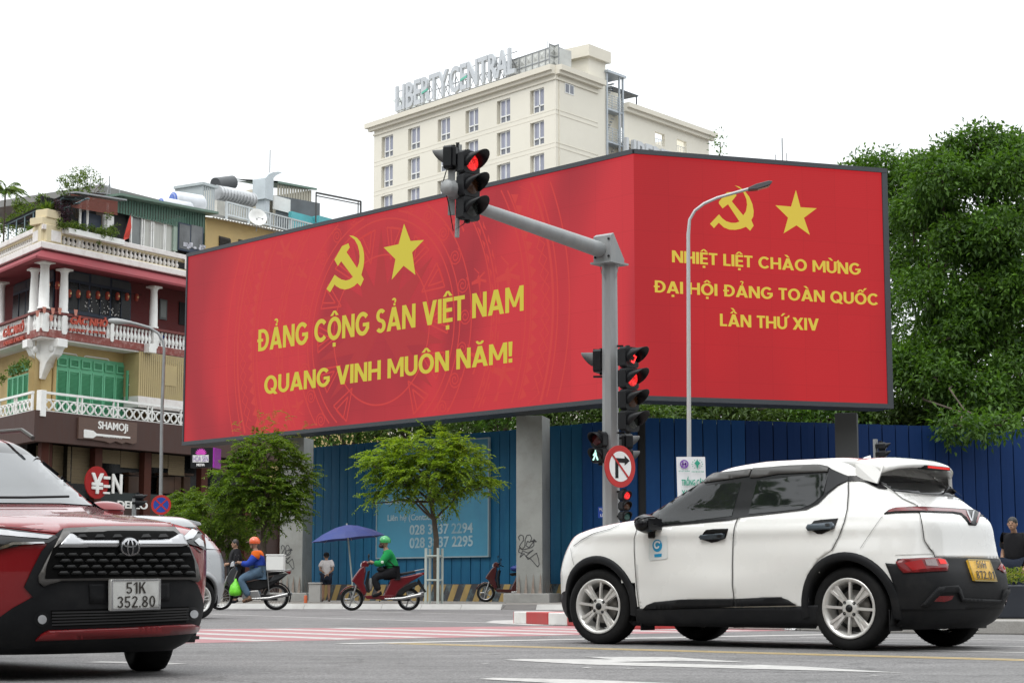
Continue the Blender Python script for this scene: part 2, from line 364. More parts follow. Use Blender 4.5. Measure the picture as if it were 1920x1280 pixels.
# red and white kerb of the traffic island, then granite kerb on to the right
REDK = pm('red_kerb_paint', (.42, .035, .035), .5, var=.1, scale=3, dirt=(.2, .1, .09), damt=.3, dscale=3)
WHK = pm('white_kerb_paint', (.72, .71, .69), .55, var=.05, scale=3, dirt=(.45, .42, .38), damt=.5, dscale=3)
GRAN = pm('granite_kerb', (.30, .29, .275), .7, var=.2, scale=60, dirt=(.2, .19, .17), damt=.3, dscale=3, bump=.1)
isl = thing('traffic_island_kerb', 'red and white painted kerb of the traffic island beside the white car', 'kerb', gnd(963, 1168))
i0, i1 = gnd(963, 1168), gnd(1085, 1173.5); ifr = fr2(i0, i1); IL = (i1 - i0).length
irz = RZ(ifr.rz); cx = [IL * v for v in (0, .2, .55, .83, 1.18, 1.5, 1.85)]
for i in range(6):
 mb = MB(irz); mb.box(cx[i] + (0 if i == 0 else .003), cx[i + 1], 0, .5, 0, .17); mb.build('kerb_block', (WHK, REDK)[i % 2], isl, bev=.012)
mb = MB(irz); mb.box(-.03, -.002, .01, .5, 0, .165); mb.build('kerb_end', REDK, isl)
mb = MB(irz); mb.box(0, 3.0, .502, 6, 0, .16); mb.build('island_top', KERB, isl)
gk = thing('granite_kerb', 'grey granite kerb stones running behind the wheels of the white car', 'kerb', (0, 0, 0))
gp = [gnd(1195, 1175.5), gnd(1500, 1181.5), gnd(1640, 1186), gnd(1930, 1189), gnd(2400, 1192)]
i_ = 0
for a, b in zip(gp[:-1], gp[1:]):
 f = fr2(a, b); ln = (b - a).length; n = max(1, round(ln / .9))
 for k in range(n):
  MB(f.M).box(ln * k / n + .004, ln * (k + 1) / n - .004, 0, .22, 0, .15).build('kerb_stone', GRAN, gk, bev=.012)
corner = [Vector((p.x, p.y)) for p in gp]
pts = [(p.x, p.y + .2) for p in gp] + [(14, 43.5), (0.2 * 10, 43.5)]
PV2 = flat(pts, .14, 'corner_pavement', PAVE)
# ------------------------------------------------------------------ the red LED billboard on its pillars
def screen_mat(name, ca, cb, fold, lum):
 m = bpy.data.materials.new(name); m.use_nodes = True; nt = m.node_tree; N = nt.nodes.new; L = nt.links.new; b = nt.nodes['Principled BSDF']
 tc = N('ShaderNodeTexCoord'); mp = N('ShaderNodeMapping'); L(tc.outputs['Object'], mp.inputs[0]); mp.inputs['Rotation'].default_value = (0, R(28), 0); mp.inputs['Scale'].default_value = (.16, .16, .07)
 w = N('ShaderNodeTexNoise'); w.inputs['Scale'].default_value = 1.6; w.inputs['Detail'].default_value = 1.5; w.inputs['Distortion'].default_value = .6; L(mp.outputs[0], w.inputs[0])
 r = N('ShaderNodeMapRange'); L(w.outputs[0], r.inputs[0]); r.inputs[1].default_value = .36; r.inputs[2].default_value = .6; r.interpolation_type = 'SMOOTHSTEP'
 x = N('ShaderNodeMix'); x.data_type = 'RGBA'; L(r.outputs[0], x.inputs[0]); x.inputs[6].default_value = (*cb, 1); x.inputs[7].default_value = (*ca, 1)
 wv = N('ShaderNodeTexWave'); wv.wave_type = 'BANDS'; wv.bands_direction = 'Z'; wv.inputs['Scale'].default_value = 6.5; wv.inputs['Distortion'].default_value = .15; L(tc.outputs['Object'], wv.inputs[0])
 br = N('ShaderNodeTexBrick'); br.inputs['Scale'].default_value = 1; br.offset = 0; br.inputs['Brick Width'].default_value = .96; br.inputs['Row Height'].default_value = .96; br.inputs['Mortar Size'].default_value = .006
 br.inputs['Color1'].default_value = (.985, .985, .985, 1); br.inputs['Color2'].default_value = (1.015, 1.015, 1.015, 1); br.inputs['Mortar'].default_value = (.88, .88, .88, 1)
 cx_ = N('ShaderNodeSeparateXYZ'); L(tc.outputs['Object'], cx_.inputs[0]); cb_ = N('ShaderNodeCombineXYZ'); L(cx_.outputs[0], cb_.inputs[0]); L(cx_.outputs[2], cb_.inputs[1]); L(cb_.outputs[0], br.inputs[0])
 r2 = N('ShaderNodeMapRange'); L(wv.outputs[1], r2.inputs[0]); r2.inputs[3].default_value = .965; r2.inputs[4].default_value = 1.03
 mm = N('ShaderNodeMix'); mm.data_type = 'RGBA'; mm.blend_type = 'MULTIPLY'; mm.inputs[0].default_value = 1; L(x.outputs[2], mm.inputs[6]); L(br.outputs[0], mm.inputs[7])
 sc = N('ShaderNodeVectorMath'); sc.operation = 'SCALE'; L(mm.outputs[2], sc.inputs[0]); L(r2.outputs[0], sc.inputs['Scale'])
 L(sc.outputs[0], b.inputs['Emission Color']); b.inputs['Emission Strength'].default_value = lum
 b.inputs['Base Color'].default_value = (.012, .006, .006, 1); b.inputs['Roughness'].default_value = .6; b.inputs['Specular IOR Level'].default_value = .15
 return m
FRAME = pm('billboard_frame_grey', (.045, .05, .058), .55, var=.08, scale=1, metal=.2)
def led(name, rgb, lum=1.0):
 return pm(name, (.01, .01, .006), .6, emis=rgb, est=lum, spec=.15)
SCR_L = screen_mat('left_screen_red', srgb(205, 54, 62), srgb(166, 46, 56), 1, .90)
SCR_R = screen_mat('right_screen_red', srgb(192, 38, 44), srgb(178, 37, 44), 1, .90)
YEL = led('yellow_screen_letters', srgb(206, 192, 66), .93); YEL2 = led('yellow_screen_letters_right', srgb(214, 190, 72), .95)
PAT = led('drum_pattern_orange', srgb(208, 61, 62), .89); PATD = led('drum_pattern_dark', srgb(178, 47, 56), .92)
C_ = at(1192, 750, 46.7); Lp = at(345, 835, 61.7); Rp = at(1664, 762, 48.9)
ZB, ZT = C_.z, at(1192, 280, 46.7).z
fL = fr2(Lp, C_); WL = (Vector((C_.x, C_.y)) - Vector((Lp.x, Lp.y))).length
fR = fr2(C_, Rp); WR = (Vector((Rp.x, Rp.y)) - Vector((C_.x, C_.y))).length
bb = thing('led_billboard', 'huge folded red screen billboard with yellow slogans, raised on concrete pillars', 'billboard', (C_.x, C_.y, 0))
Bi = Matrix.Translation((-C_.x, -C_.y, 0))
ML, MR = Bi @ fL.M, Bi @ fR.M
def scr(name, f, Mf, Wd, m, lab):
 rt = bpy.data.objects.new(name, None)
 me = MB(); me.quad((0, 0, ZB + .12), (Wd, 0, ZB + .12), (Wd, 0, ZT - .12), (0, 0, ZT - .12)); o = me.build(name, m, bb, recalc=False, label=lab); o.matrix_local = Mf; return o
sL = scr('screen', fL, ML, WL, SCR_L, 'left screen showing the drum pattern and two lines of slogan')
sR = scr('screen', fR, MR, WR, SCR_R, 'right screen with three lines of welcome text')
def box_(a, b, c, e): return [(a, c), (b, c), (b, e), (a, e)]
def arc_(cx, cy, ro, rio, a0, a1, n=18):
 """ring segments between an outer and an inner ellipse, angles in degrees"""
 out = []
 for i in range(n):
  p, q = R(a0 + (a1 - a0) * i / n), R(a0 + (a1 - a0) * (i + 1) / n)
  out.append([(cx + r[0] * math.cos(t), cy + r[1] * math.sin(t)) for r, t in ((rio, p), (ro, p), (ro, q), (rio, q))])
 return out
TSK = .19; OO, OI = (.45, .515), (.255, .335)
def glyph(c):
 if c in 'AÀẢẠĂẦ': return .88, [[(0, 0), (.215, 0), (.55, 1), (.33, 1)], [(.665, 0), (.88, 0), (.55, 1), (.33, 1)], box_(.2, .68, .19, .35)]
 if c == 'V': return .84, [[(0, 1), (.215, 1), (.53, 0), (.31, 0)], [(.625, 1), (.84, 1), (.53, 0), (.31, 0)]]
 if c == 'N': return .8, [box_(0, TSK, 0, 1), box_(.8 - TSK, .8, 0, 1), [(.0, 1), (.22, 1), (.8, 0), (.58, 0)]]
 if c == 'M': return .98, [box_(0, TSK, 0, 1), box_(.98 - TSK, .98, 0, 1), [(0, 1), (.2, 1), (.56, .2), (.42, .2)], [(.98, 1), (.78, 1), (.42, .2), (.56, .2)]]
 if c == 'X': return .82, [[(0, 0), (.23, 0), (.82, 1), (.59, 1)], [(0, 1), (.23, 1), (.82, 0), (.59, 0)]]
 if c == 'H': return .78, [box_(0, TSK, 0, 1), box_(.78 - TSK, .78, 0, 1), box_(TSK, .78 - TSK, .41, .58)]
 if c == 'I': return TSK + .01, [box_(0, TSK + .01, 0, 1)]
 if c == '!': return TSK + .01, [[(.02, .3), (TSK - .02, .3), (TSK + .01, 1), (0, 1)], box_(.01, TSK, 0, .19)]
 if c == 'L': return .52, [box_(0, TSK, 0, 1), box_(TSK, .52, 0, .16)]
 if c in 'EỆ': return .56, [box_(0, TSK, 0, 1), box_(TSK, .56, 0, .16), box_(TSK, .53, .42, .575), box_(TSK, .56, .84, 1)]
 if c == 'T': return .62, [box_(.31 - TSK / 2, .31 + TSK / 2, 0, .84), box_(0, .62, .84, 1)]
 if c in 'DĐ':
  x = .07 if c == 'Đ' else 0
  return .76 + x, [box_(x, x + TSK, 0, 1), box_(x + TSK, x + .3, 0, .16), box_(x + TSK, x + .3, .84, 1)] + arc_(x + .3, .5, (.46, .5), (.27, .34), -90, 90) + ([box_(0, .4, .43, .56)] if c == 'Đ' else [])
 if c in 'OÔỘỐ': return .9, arc_(.45, .5, OO, OI, 0, 360, 30)
 if c == 'Q': return .93, arc_(.45, .5, OO, OI, 0, 360, 30) + [[(.44, .3), (.62, .3), (.95, -.05), (.73, -.05)]]
 if c == 'C': return .82, arc_(.45, .5, OO, OI, 42, 318, 26)
 if c == 'G': return .88, arc_(.45, .5, OO, OI, 42, 335, 26) + [box_(.48, .87, .38, .53), box_(.69, .87, .24, .38)]
 if c in 'UỪỨ': return .76, [box_(0, TSK, .36, 1), box_(.76 - TSK, .76, .36, 1)] + arc_(.38, .37, (.38, .385), (.19, .21), 180, 360, 16)
 if c == 'S': return .6, arc_(.31, .725, (.29, .29), (.11, .13), 35, 270, 16) + arc_(.29, .285, (.31, .30), (.12, .14), -145, 90, 16)
 n_ = ((.27, .5), (.13, .36))
 if c == '0': return .54, arc_(.27, .5, *n_, 0, 360, 26)
 if c == '1': return .36, [box_(.2, .36, 0, 1), [(0, .72), (0, .84), (.22, 1), (.22, .86)]]
 if c == '2': return .54, arc_(.27, .72, (.27, .28), (.13, .15), 0, 165, 12) + [[(.4, .72), (.54, .72), (.2, .12), (.0, .12)], box_(0, .54, 0, .13)]
 if c == '3': return .54, arc_(.26, .74, (.27, .26), (.13, .13), -90, 160, 14) + arc_(.26, .27, (.28, .27), (.14, .14), -160, 90, 14)
 if c == '5': return .54, [box_(.04, .52, .87, 1), box_(.03, .17, .46, .88)] + arc_(.25, .3, (.29, .3), (.15, .17), -155, 130, 16)
 if c == '7': return .52, [box_(0, .52, .87, 1), [(.14, 0), (.3, 0), (.52, .88), (.36, .88)]]
 if c == '8': return .54, arc_(.27, .75, (.24, .25), (.11, .12), 0, 360, 20) + arc_(.27, .27, (.27, .27), (.13, .14), 0, 360, 20)
 if c == 'K': return .62, [box_(0, .15, 0, 1), [(.15, .36), (.15, .56), (.44, 1), (.62, 1)], [(.24, .5), (.36, .62), (.64, 0), (.46, 0)]]
 if c == '.': return .14, [box_(0, .14, 0, .14)]
 return .34, []
def marks(c, w):
 m = w / 2; o = []
 if c in 'ÔỘỐỆẦ': o += [[(m - .27, 1.07), (m - .1, 1.07), (m + .03, 1.28), (m - .07, 1.28)], [(m + .27, 1.07), (m + .1, 1.07), (m - .03, 1.28), (m + .07, 1.28)]]
 if c in 'ỘỆẠ': o.append(box_(m - .09, m + .09, -.3, -.13))
 if c == 'Ố': o.append([(m + .18, 1.2), (m + .28, 1.2), (m + .5, 1.42), (m + .32, 1.42)])
 if c == 'Ầ': o.append([(m - .0, 1.3), (m + .12, 1.3), (m - .05, 1.5), (m - .22, 1.5)])
 if c in 'ÀỪ': o.append([(m - .02, 1.07), (m + .12, 1.07), (m - .06, 1.29), (m - .25, 1.29)])
 if c == 'Ứ': o.append([(m - .1, 1.07), (m + .04, 1.07), (m + .26, 1.29), (m + .07, 1.29)])
 if c in 'ỪỨ': o += arc_(w + .0, 1.1, (.19, .19), (.08, .08), -90, 20, 6)
 if c == 'Ả': o += arc_(m + .0, 1.27, (.13, .12), (.045, .04), -60, 160, 8) + [box_(m - .02, m + .075, 1.06, 1.16)]
 if c == 'Ă': o += arc_(m, 1.28, (.22, .2), (.11, .09), 190, 350, 10)
 return o
def fitted(f, sp_, txt, lb, rb, captop, side, bold, d=-.016):
 u0, z0 = f.px(*lb); u1, z1 = f.px(*rb)
 zt = f.px(rb[0] if side == 'R' else lb[0], captop)[1]; h = zt - (z1 if side == 'R' else z0)
 x = 0; lay = []
 for c in txt:
  w, g_ = glyph(c)
  if c == ' ': x += .36; continue
  lay.append((x, w, g_ + marks(c, w))); x += w + .085
 tot = x - .085; k = (u1 - u0) / tot; sl = (z1 - z0) / (u1 - u0)
 for x, w, g_ in lay:
  mb = MB()
  for i, q in enumerate(g_):
   P = [(u0 + (x + a) * k, z0 + b * h + sl * (x + a) * k) for a, b in q]
   y = d - (i % 4) * .0006; mb.add([(a, y, b) for a, b in P], [tuple(range(len(P)))])
   mb.add([(a, y + .0005, b) for a, b in P] + [(a, -.002, b) for a, b in P], [(a, (a + 1) % 4, 4 + (a + 1) % 4, 4 + a) for a in range(4)])
  mb.build('slogan_letter', sp_[0], sp_[1], recalc=False)
LS, RS = (YEL, sL, None), (YEL2, sR, None)
fitted(fL, LS, 'ĐẢNG CỘNG SẢN VIỆT NAM', (483, 659), (982, 582), 534.5, 'R', .036)
fitted(fL, LS, 'QUANG VINH MUÔN NĂM!', (496, 739), (961, 679), 640, 'R', .036)
fitted(fR, RS, 'NHIỆT LIỆT CHÀO MỪNG', (1260, 491.6), (1613.5, 515.5), 469.5, 'L', .034)
fitted(fR, RS, 'ĐẠI HỘI ĐẢNG TOÀN QUỐC', (1226, 547.8), (1646.5, 572.5), 525.5, 'L', .034)
fitted(fR, RS, 'LẦN THỨ XIV', (1350, 611), (1535, 620), 588, 'L', .034)
def smooth_poly(pts, it=1):
 return pts
def trace(f, pts, ox, oy, sc): return [f.px(ox + x / sc, oy + y / sc) for x, y in pts]
HS_L = [(783, 118), (805, 121), (825, 132), (842, 153), (855, 185), (861, 215), (862, 250), (858, 285), (847, 328), (860, 350), (843, 388), (826, 371), (808, 388), (785, 400), (760, 406), (735, 401), (712, 387), (705, 378),
  (680, 420), (662, 403), (705, 328), (722, 341), (740, 352), (765, 358), (785, 353), (803, 339), (740, 255), (722, 280), (704, 247), (745, 175), (778, 160), (785, 182), (768, 207), (825, 293), (836, 262), (839, 230), (836, 200), (828, 170), (812, 141)]
ST_L = [(758, 420), (770, 452), (795, 450), (773, 473), (779, 515), (757, 498), (735, 524), (742, 486), (720, 464), (748, 458)]
MB().plate(trace(fL, HS_L, 380, 400, 2.844), -.012, -.004).build('hammer_and_sickle', YEL, sL)
MB().plate([fL.px(*p) for p in ST_L], -.012, -.004).build('star', YEL, sL)
HS_R = [(487, 217), (505, 222), (530, 240), (552, 268), (567, 302), (573, 335), (571, 360), (562, 376), (573, 402), (557, 425), (538, 407), (515, 416), (490, 421), (462, 420), (436, 410), (412, 388), (390, 413), (372, 393), (413, 350), (428, 368), (447, 382), (470, 389),
  (490, 389), (508, 383), (455, 303), (430, 322), (413, 300), (413, 291), (450, 248), (478, 247), (494, 262), (472, 290), (525, 355), (538, 335), (543, 305), (540, 280), (527, 250), (512, 232)]
ST_R = [(768, 238), (789, 317), (864, 322), (805, 366), (832, 444), (771, 400), (712, 437), (732, 365), (674, 308), (746, 314)]
MB().plate(trace(fR, HS_R, 1180, 260, 2.4615), -.012, -.004).build('hammer_and_sickle', YEL2, sR)
MB().plate(trace(fR, ST_R, 1180, 260, 2.4615), -.012, -.004).build('star', YEL2, sR)
# bronze-drum pattern printed faintly across the left picture
uc, zc = fL.px(713, 618)
def rad(px): return abs(fL.px(px, 618)[0] - uc)
pat, patd = MB(), MB()
lim = lambda u, z: .05 < u < WL - .05 and ZB + .17 < z < ZT - .17
def putq(mb, q, d):
 if all(lim(*p) for p in q): mb.add([(p[0], d, p[1]) for p in q], [tuple(range(len(q)))])
def ring(mb, r0, r1, d=-.003, n=220):
 for i in range(n):
  a, b = 2 * math.pi * i / n, 2 * math.pi * (i + 1) / n
  P = lambda r, t: (uc + r * math.cos(t), zc + r * math.sin(t)); putq(mb, [P(r0, a), P(r1, a), P(r1, b), P(r0, b)], d)
Rr = rad(1073)
PP = lambda r, t: (uc + r * math.cos(t), zc + r * math.sin(t))
for k in (.985, .93, .905, .80, .775, .63, .605, .50, .44, .41, .275):
 ring(pat, Rr * k, Rr * k + (.05 if k != .905 else .09))
for i in range(110):                          # saw-tooth bands
 a, b = 2 * math.pi * i / 110, 2 * math.pi * (i + 1) / 110
 putq(pat, [PP(Rr * .81, a), PP(Rr * .81, b), PP(Rr * .84, (a + b) / 2)], -.003)
 for (r0, r1) in ((.855, .895),):
  for (ta, tb) in ((a, b), (b, a)):
   p, q = PP(Rr * r0, ta), PP(Rr * r1, tb); w = .022
   putq(pat, [(p[0] - w, p[1]), (p[0] + w, p[1]), (q[0] + w, q[1]), (q[0] - w, q[1])], -.003)
for i in range(70):
 a, b = 2 * math.pi * i / 70, 2 * math.pi * (i + 1) / 70; c = (a + b) / 2
 putq(pat, [PP(Rr * .615, a + .01), PP(Rr * .615, b - .01), PP(Rr * .625, c)], -.003); putq(pat, [PP(Rr * .65, a + .01), PP(Rr * .64, c), PP(Rr * .65, b - .01)], -.003)
for i in range(14):                           # the sun in the middle
 a = 2 * math.pi * i / 14 + math.pi / 14; h = math.pi / 14
 putq(patd, [(uc, zc), PP(Rr * .17, a - h), PP(Rr * .38, a), PP(Rr * .17, a + h)], -.002)
 b = a + h
 for s_ in (1, .55):
  pa, pb, pc = PP(Rr * .26 + Rr * .09 * (1 - s_), b), PP(Rr * .38, b - h * .6 * s_), PP(Rr * .38, b + h * .6 * s_)
  for p, q in ((pa, pb), (pa, pc), (pb, pc)):
   t = Vector((q[0] - p[0], q[1] - p[1])).normalized(); n_ = (-t.y * .025, t.x * .025)
   putq(pat, [(p[0] - n_[0], p[1] - n_[1]), (q[0] - n_[0], q[1] - n_[1]), (q[0] + n_[0], q[1] + n_[1]), (p[0] + n_[0], p[1] + n_[1])], -.0035)
for i in range(26):                           # spirals
 a = 2 * math.pi * i / 26; c = PP(Rr * .47, a); prev = None
 for k in range(22):
  t = k / 21 * 4.2 * math.pi; r = .04 + .22 * k / 21; p = (c[0] + r * math.cos(t + a), c[1] + r * math.sin(t + a))
  if prev: 
   dx, dz = p[0] - prev[0], p[1] - prev[1]; l = math.hypot(dx, dz); nx, nz = -dz / l * .018, dx / l * .018
   putq(pat, [(prev[0] - nx, prev[1] - nz), (p[0] - nx, p[1] - nz), (p[0] + nx, p[1] + nz), (prev[0] + nx, prev[1] + nz)], -.003)
  prev = p
for i in range(13):                           # birds and figures of the wide bands
 for (rr, sz) in ((.70, .55), (.555, .35)):
  a = 2 * math.pi * i / 13 + rr * 3; c = PP(Rr * rr, a); ca, sa = math.cos(a + 1.57), math.sin(a + 1.57)
  Q = lambda x, y: (c[0] + (x * ca - y * sa) * sz, c[1] + (x * sa + y * ca) * sz)
  for q in ([(-1, .1), (-.2, -.18), (.5, -.1), (.3, .15)], [(.5, -.1), (1.1, .35), (1.15, .3), (.55, -.2)], [(-.2, .1), (-.1, .9), (.15, .85), (.2, .1)], [(-.1, -.1), (-.5, -.8), (-.25, -.85), (.1, -.15)],
     [(-1, .1), (-1.5, .25), (-1.45, .0), (-.9, -.05)], [(.1, -.15), (.35, -.8), (.5, -.78), (.3, -.15)]):
   putq(pat, [Q(*p) for p in q], -.003)
pat.build('drum_pattern', PAT, sL, kind='stuff', recalc=False); patd.build('sunburst_pattern', PATD, sL, kind='stuff', recalc=False)
for o in (o for o in sL.children): pass
# frame, back, soffit
f = MB(ML); f.box(-.06, WL, -.05, .9, ZT - .12, ZT); f.build('top_rail', FRAME, bb)
f = MB(ML); f.box(-.06, WL, -.05, .9, ZB, ZB + .12); f.build('bottom_rail', FRAME, bb)
f = MB(ML); f.box(-.06, 0, -.04, .9, ZB + .12, ZT - .12); f.build('side_rail', FRAME, bb)
f = MB(MR); f.box(0, WR + .16, -.052, .9, ZT - .121, ZT - .001); f.build('top_rail', FRAME, bb)
f = MB(MR); f.box(0, WR + .16, -.052, .9, ZB + .001, ZB + .121); f.build('bottom_rail', FRAME, bb)
f = MB(MR); f.box(WR, WR + .16, -.045, .9, ZB + .121, ZT - .121); f.build('side_rail', FRAME, bb)
f = MB(ML); f.box(.1, WL - .1, .3, .85, ZB + .13, ZT - .13); f.build('cabinet', DARKV, bb)
f = MB(MR); f.box(.1, WR - .05, .3, .85, ZB + .13, ZT - .13); f.build('cabinet', DARKV, bb)
CONC = pm('pillar_concrete', (.30, .305, .29), .75, var=.12, scale=1.2, dirt=(.17, .16, .14), damt=.5, dscale=1.4, bump=.06)
CONCD = pm('dark_grey_steel_pillar', (.075, .078, .08), .6, var=.1, scale=1)
def pillar(pxl, pxm, pxr, pyb, Y, m, name, top=ZB + .0, base=True, lab=None, w2=.9):
 a, b, c = gnd(pxl, HZ + 5), 0, 0
 A_ = at(pxl, 1100, Y); B_ = at(pxm, 1100, Y - .15); f = fr2(A_, B_); w = (Vector((B_.x, B_.y)) - Vector((A_.x, A_.y))).length
 Mf = Bi @ f.M
 p = MB(Mf); p.box(0, w, 0, w2, .1 if not base else .35, top); o = p.build(name, m, bb, bev=.01, label=lab)
 if base:
  q = MB(Mf); q.box(-.3, w + .25, -.3, w2 + .5, .1, .36); q.build('plinth', KERB, o, bev=.02)
  g_ = MB(Mf); x = .08
  while x < w: g_.add([(x - .05, -.1, .36), (x + .05, -.1, .36), (x, -.002, .9), (x - .006, -.002, .36), (x + .006, -.002, .36)], [(0, 1, 2), (0, 2, 3), (1, 4, 2)]); x += .2
  y = .15
  while y < w2: g_.add([(w + .1, y - .05, .36), (w + .1, y + .05, .36), (w + .002, y, .9)], [(0, 1, 2)]); y += .25
  g_.build('stiffener_fin', pm('rusty_fin', (.24, .2, .17), .7, var=.25, scale=6, dirt=(.16, .07, .03), damt=.6), o, recalc=False)
 return o, f, w
pc, fpc, wpc = pillar(968, 1017, 1045, 1128, 51.0, CONC, 'pillar', lab='square concrete pillar with spiky fins at its foot and black graffiti', w2=1.15)
pl, fpl, wpl = pillar(523, 566, 600, 1130, 58.5, CONC, 'pillar', lab='concrete pillar behind the street tree with scribbled graffiti', w2=1.0)
pr, fpr, wpr = pillar(1572, 1614, 1620, 1130, 50.2, CONCD, 'pillar', base=False, lab='dark grey steel pillar under the right screen', w2=.5)
GRAF = pm('black_graffiti', (.05, .05, .055), .7)
def scribble(f, px0, py0, pts, name, par, w=1.2, dd=-.006):
 mb = MB(Bi @ f.M); P = [f.px(px0 + x, py0 + y) for x, y in pts]
 for p, q in zip(P[:-1], P[1:]):
  l = math.hypot(q[0] - p[0], q[1] - p[1]) or 1; nx, nz = -(q[1] - p[1]) / l * .009 * w, (q[0] - p[0]) / l * .009 * w
  mb.add([(p[0] - nx, dd, p[1] - nz), (q[0] - nx, dd, q[1] - nz), (q[0] + nx, dd, q[1] + nz), (p[0] + nx, dd, p[1] + nz)], [(0, 1, 2, 3)])
 return mb.build(name, GRAF, par, recalc=False)
sc1 = [(4, 12), (2, 6), (6, 2), (11, 4), (12, 12), (7, 18), (4, 24), (9, 29), (14, 24), (15, 10), (18, 3), (24, 2), (27, 8), (24, 16), (19, 14), (16, 22), (22, 26), (28, 18), (33, 12), (24, 14), (36, 15), (31, 10), (31, 22), (26, 26), (10, 30), (4, 26), (2, 34), (12, 38), (5, 44), (10, 32), (20, 36), (30, 30), (16, 42), (26, 48), (38, 62), (41, 58), (40, 48), (36, 36), (20, 48), (12, 36)]
scribble(fpc, 970, 1000, sc1, 'graffiti', pc); scribble(fpl, 526, 1020, [(x * .62, y * .75) for x, y in sc1], 'graffiti', pl)
# ------------------------------------------------------------------ tall blue hoarding
def blue(name, rgb, faded):
 return pm(name, rgb, .5, var=.16, scale=.5, dirt=faded, damt=.75, dscale=.55, metal=.0, stretch=(1, 1, .5), spec=.12)
BL1 = blue('blue_hoarding_faded', (.014, .10, .20), (.035, .18, .27)); BL2 = blue('blue_hoarding', (.012, .058, .18), (.022, .09, .23)); BL3 = blue('blue_hoarding_deep', (.008, .030, .11), (.012, .042, .14))
FCz = at(1212, 783, 50); fzt = FCz.z
Fa = at(560, 1100, 61.2); Fc = at(1214, 1100, 50.0); Fe = at(2020, 1100, 53.9)
def hoarding(a, b, name, label, pw, mats, base, zt):
 f = fr2(a, b); ln = (Vector((b.x, b.y)) - Vector((a.x, a.y))).length; t = thing(name, label, 'fence', (a.x, a.y, 0), f.rz)
 n = int(ln / pw); cache = {}
 for i in range(n):
  m = mats(i / n)
  if m.name not in cache:
   mb = MB(); w = pw - .03; mb.add([(0, 0, base), (w, 0, base), (w, 0, zt), (0, 0, zt), (0, .05, base), (w, .05, base), (w, .05, zt), (0, .05, zt), (w * .5, -.005, base), (w * .5, -.005, zt)],
     [(0, 8, 9, 3), (8, 1, 2, 9), (1, 5, 6, 2), (0, 3, 7, 4), (3, 9, 7), (9, 2, 6), (9, 6, 7)])
   cache[m.name] = mb.build('panel', m, t, recalc=False); cache[m.name].location = (i * pw, 0, 0)
  else:
   o = cache[m.name].copy(); COL.objects.link(o); o.location = (i * pw, random.uniform(-.006, .006), random.uniform(-.006, .006)); o.parent = t
 MB().box(0, ln, .055, .12, base, zt - .1).build('backing_rail', DARKV, t)
 return t, f, ln
random.seed(5)
ht, hf, hln = hoarding(Fa, Fc, 'blue_hoarding', 'weathered blue corrugated hoarding on a striped concrete base left of the centre pillar', .42,
      lambda t: BL1 if t < .86 else BL2, .62, fzt)
hr, hfr, hrl = hoarding(Fc, Fe, 'blue_hoarding', 'deep blue panel hoarding running behind the white car to the right edge', .42, lambda t: BL2 if t < .22 else BL3, .3, fzt)
CB = pm('base_wall_yellow', (.36, .25, .09), .8, var=.2, scale=2, dirt=(.12, .11, .1), damt=.7, dscale=2.5)
CK = pm('base_wall_black', (.045, .045, .05), .8, var=.3, scale=2, dirt=(.2, .33, .36), damt=.75, dscale=2.2)
bw = MB(); bw.box(0, hln, -.12, .12, .1, .62); bw.build('base_wall', CK, ht)
sb = 0; x = .2
while x < hln - .6:
 mb = MB(); mb.plate([(x, .1), (x + .26, .1), (x + .52, .61), (x + .26, .61)], -.126, -.121); mb.build('yellow_stripe', CB, ht, recalc=False); x += .56
# faded teal notice board with phone numbers
TEAL = pm('faded_teal_board', (.045, .235, .36), .5, var=.1, scale=.4, dirt=(.03, .15, .27), damt=.7, dscale=.5)
TW = pm('faded_white_lettering', (.33, .43, .47), .6, var=.2, scale=1, dirt=(.06, .25, .36), damt=.7, dscale=1.5)
nb = thing('notice_board', 'faded teal notice board with phone numbers fixed to the blue hoarding', 'sign', (Fa.x, Fa.y, 0), hf.rz)
u0, z0 = hf.px(709, 1043, -.03); u1, z1 = hf.px(918, 822, -.03); zlo = hf.px(918, 1041, -.03)[1]
MB().box(u0, u1, -.08, -.02, zlo, z1).build('board', TEAL, nb)
e_ = MB(); e_.box(u0 - .04, u1 + .04, -.1, -.02, z1, z1 + .04); e_.box(u0 - .04, u1 + .04, -.1, -.02, zlo - .04, zlo); e_.box(u1, u1 + .04, -.1, -.02, zlo, z1); e_.box(u0 - .04, u0, -.1, -.02, zlo, z1); e_.build('edge_trim', pm('trim_teal', (.25, .33, .36), .5), nb)
tw = MB()
for txt, a, b, cap in (('Liên hệ (Contact Us):', (727, 976), (834, 973), 965), ('028 3837 2294', (768, 1002), (887, 998), 984), ('028 3837 2295', (768, 1027), (887, 1023), 1008), ('SAIGON', (722, 945), (800, 943), 934)):
 ua, za = hf.px(*a, -.08); ub, zb_ = hf.px(*b, -.08); zc_ = hf.px(a[0], cap, -.08)[1]; text_on(tw, txt, ua, ub, za, zc_, -.088, .006, .03, slope=(zb_ - za) / (ub - ua))
for k, (a, b, yy) in enumerate(((730, 900, 862), (735, 890, 885), (722, 905, 908))):
 ua, za = hf.px(a, yy, -.08); ub, _ = hf.px(b, yy, -.08); text_on(tw, ('CHO THUÊ MẶT BẰNG', 'FOR LEASE OFFICE', 'Trung tâm thương mại')[k], ua, ub, za, za + .22, -.088, .006, .02)
tw.build('lettering', TW, nb, kind='stuff')
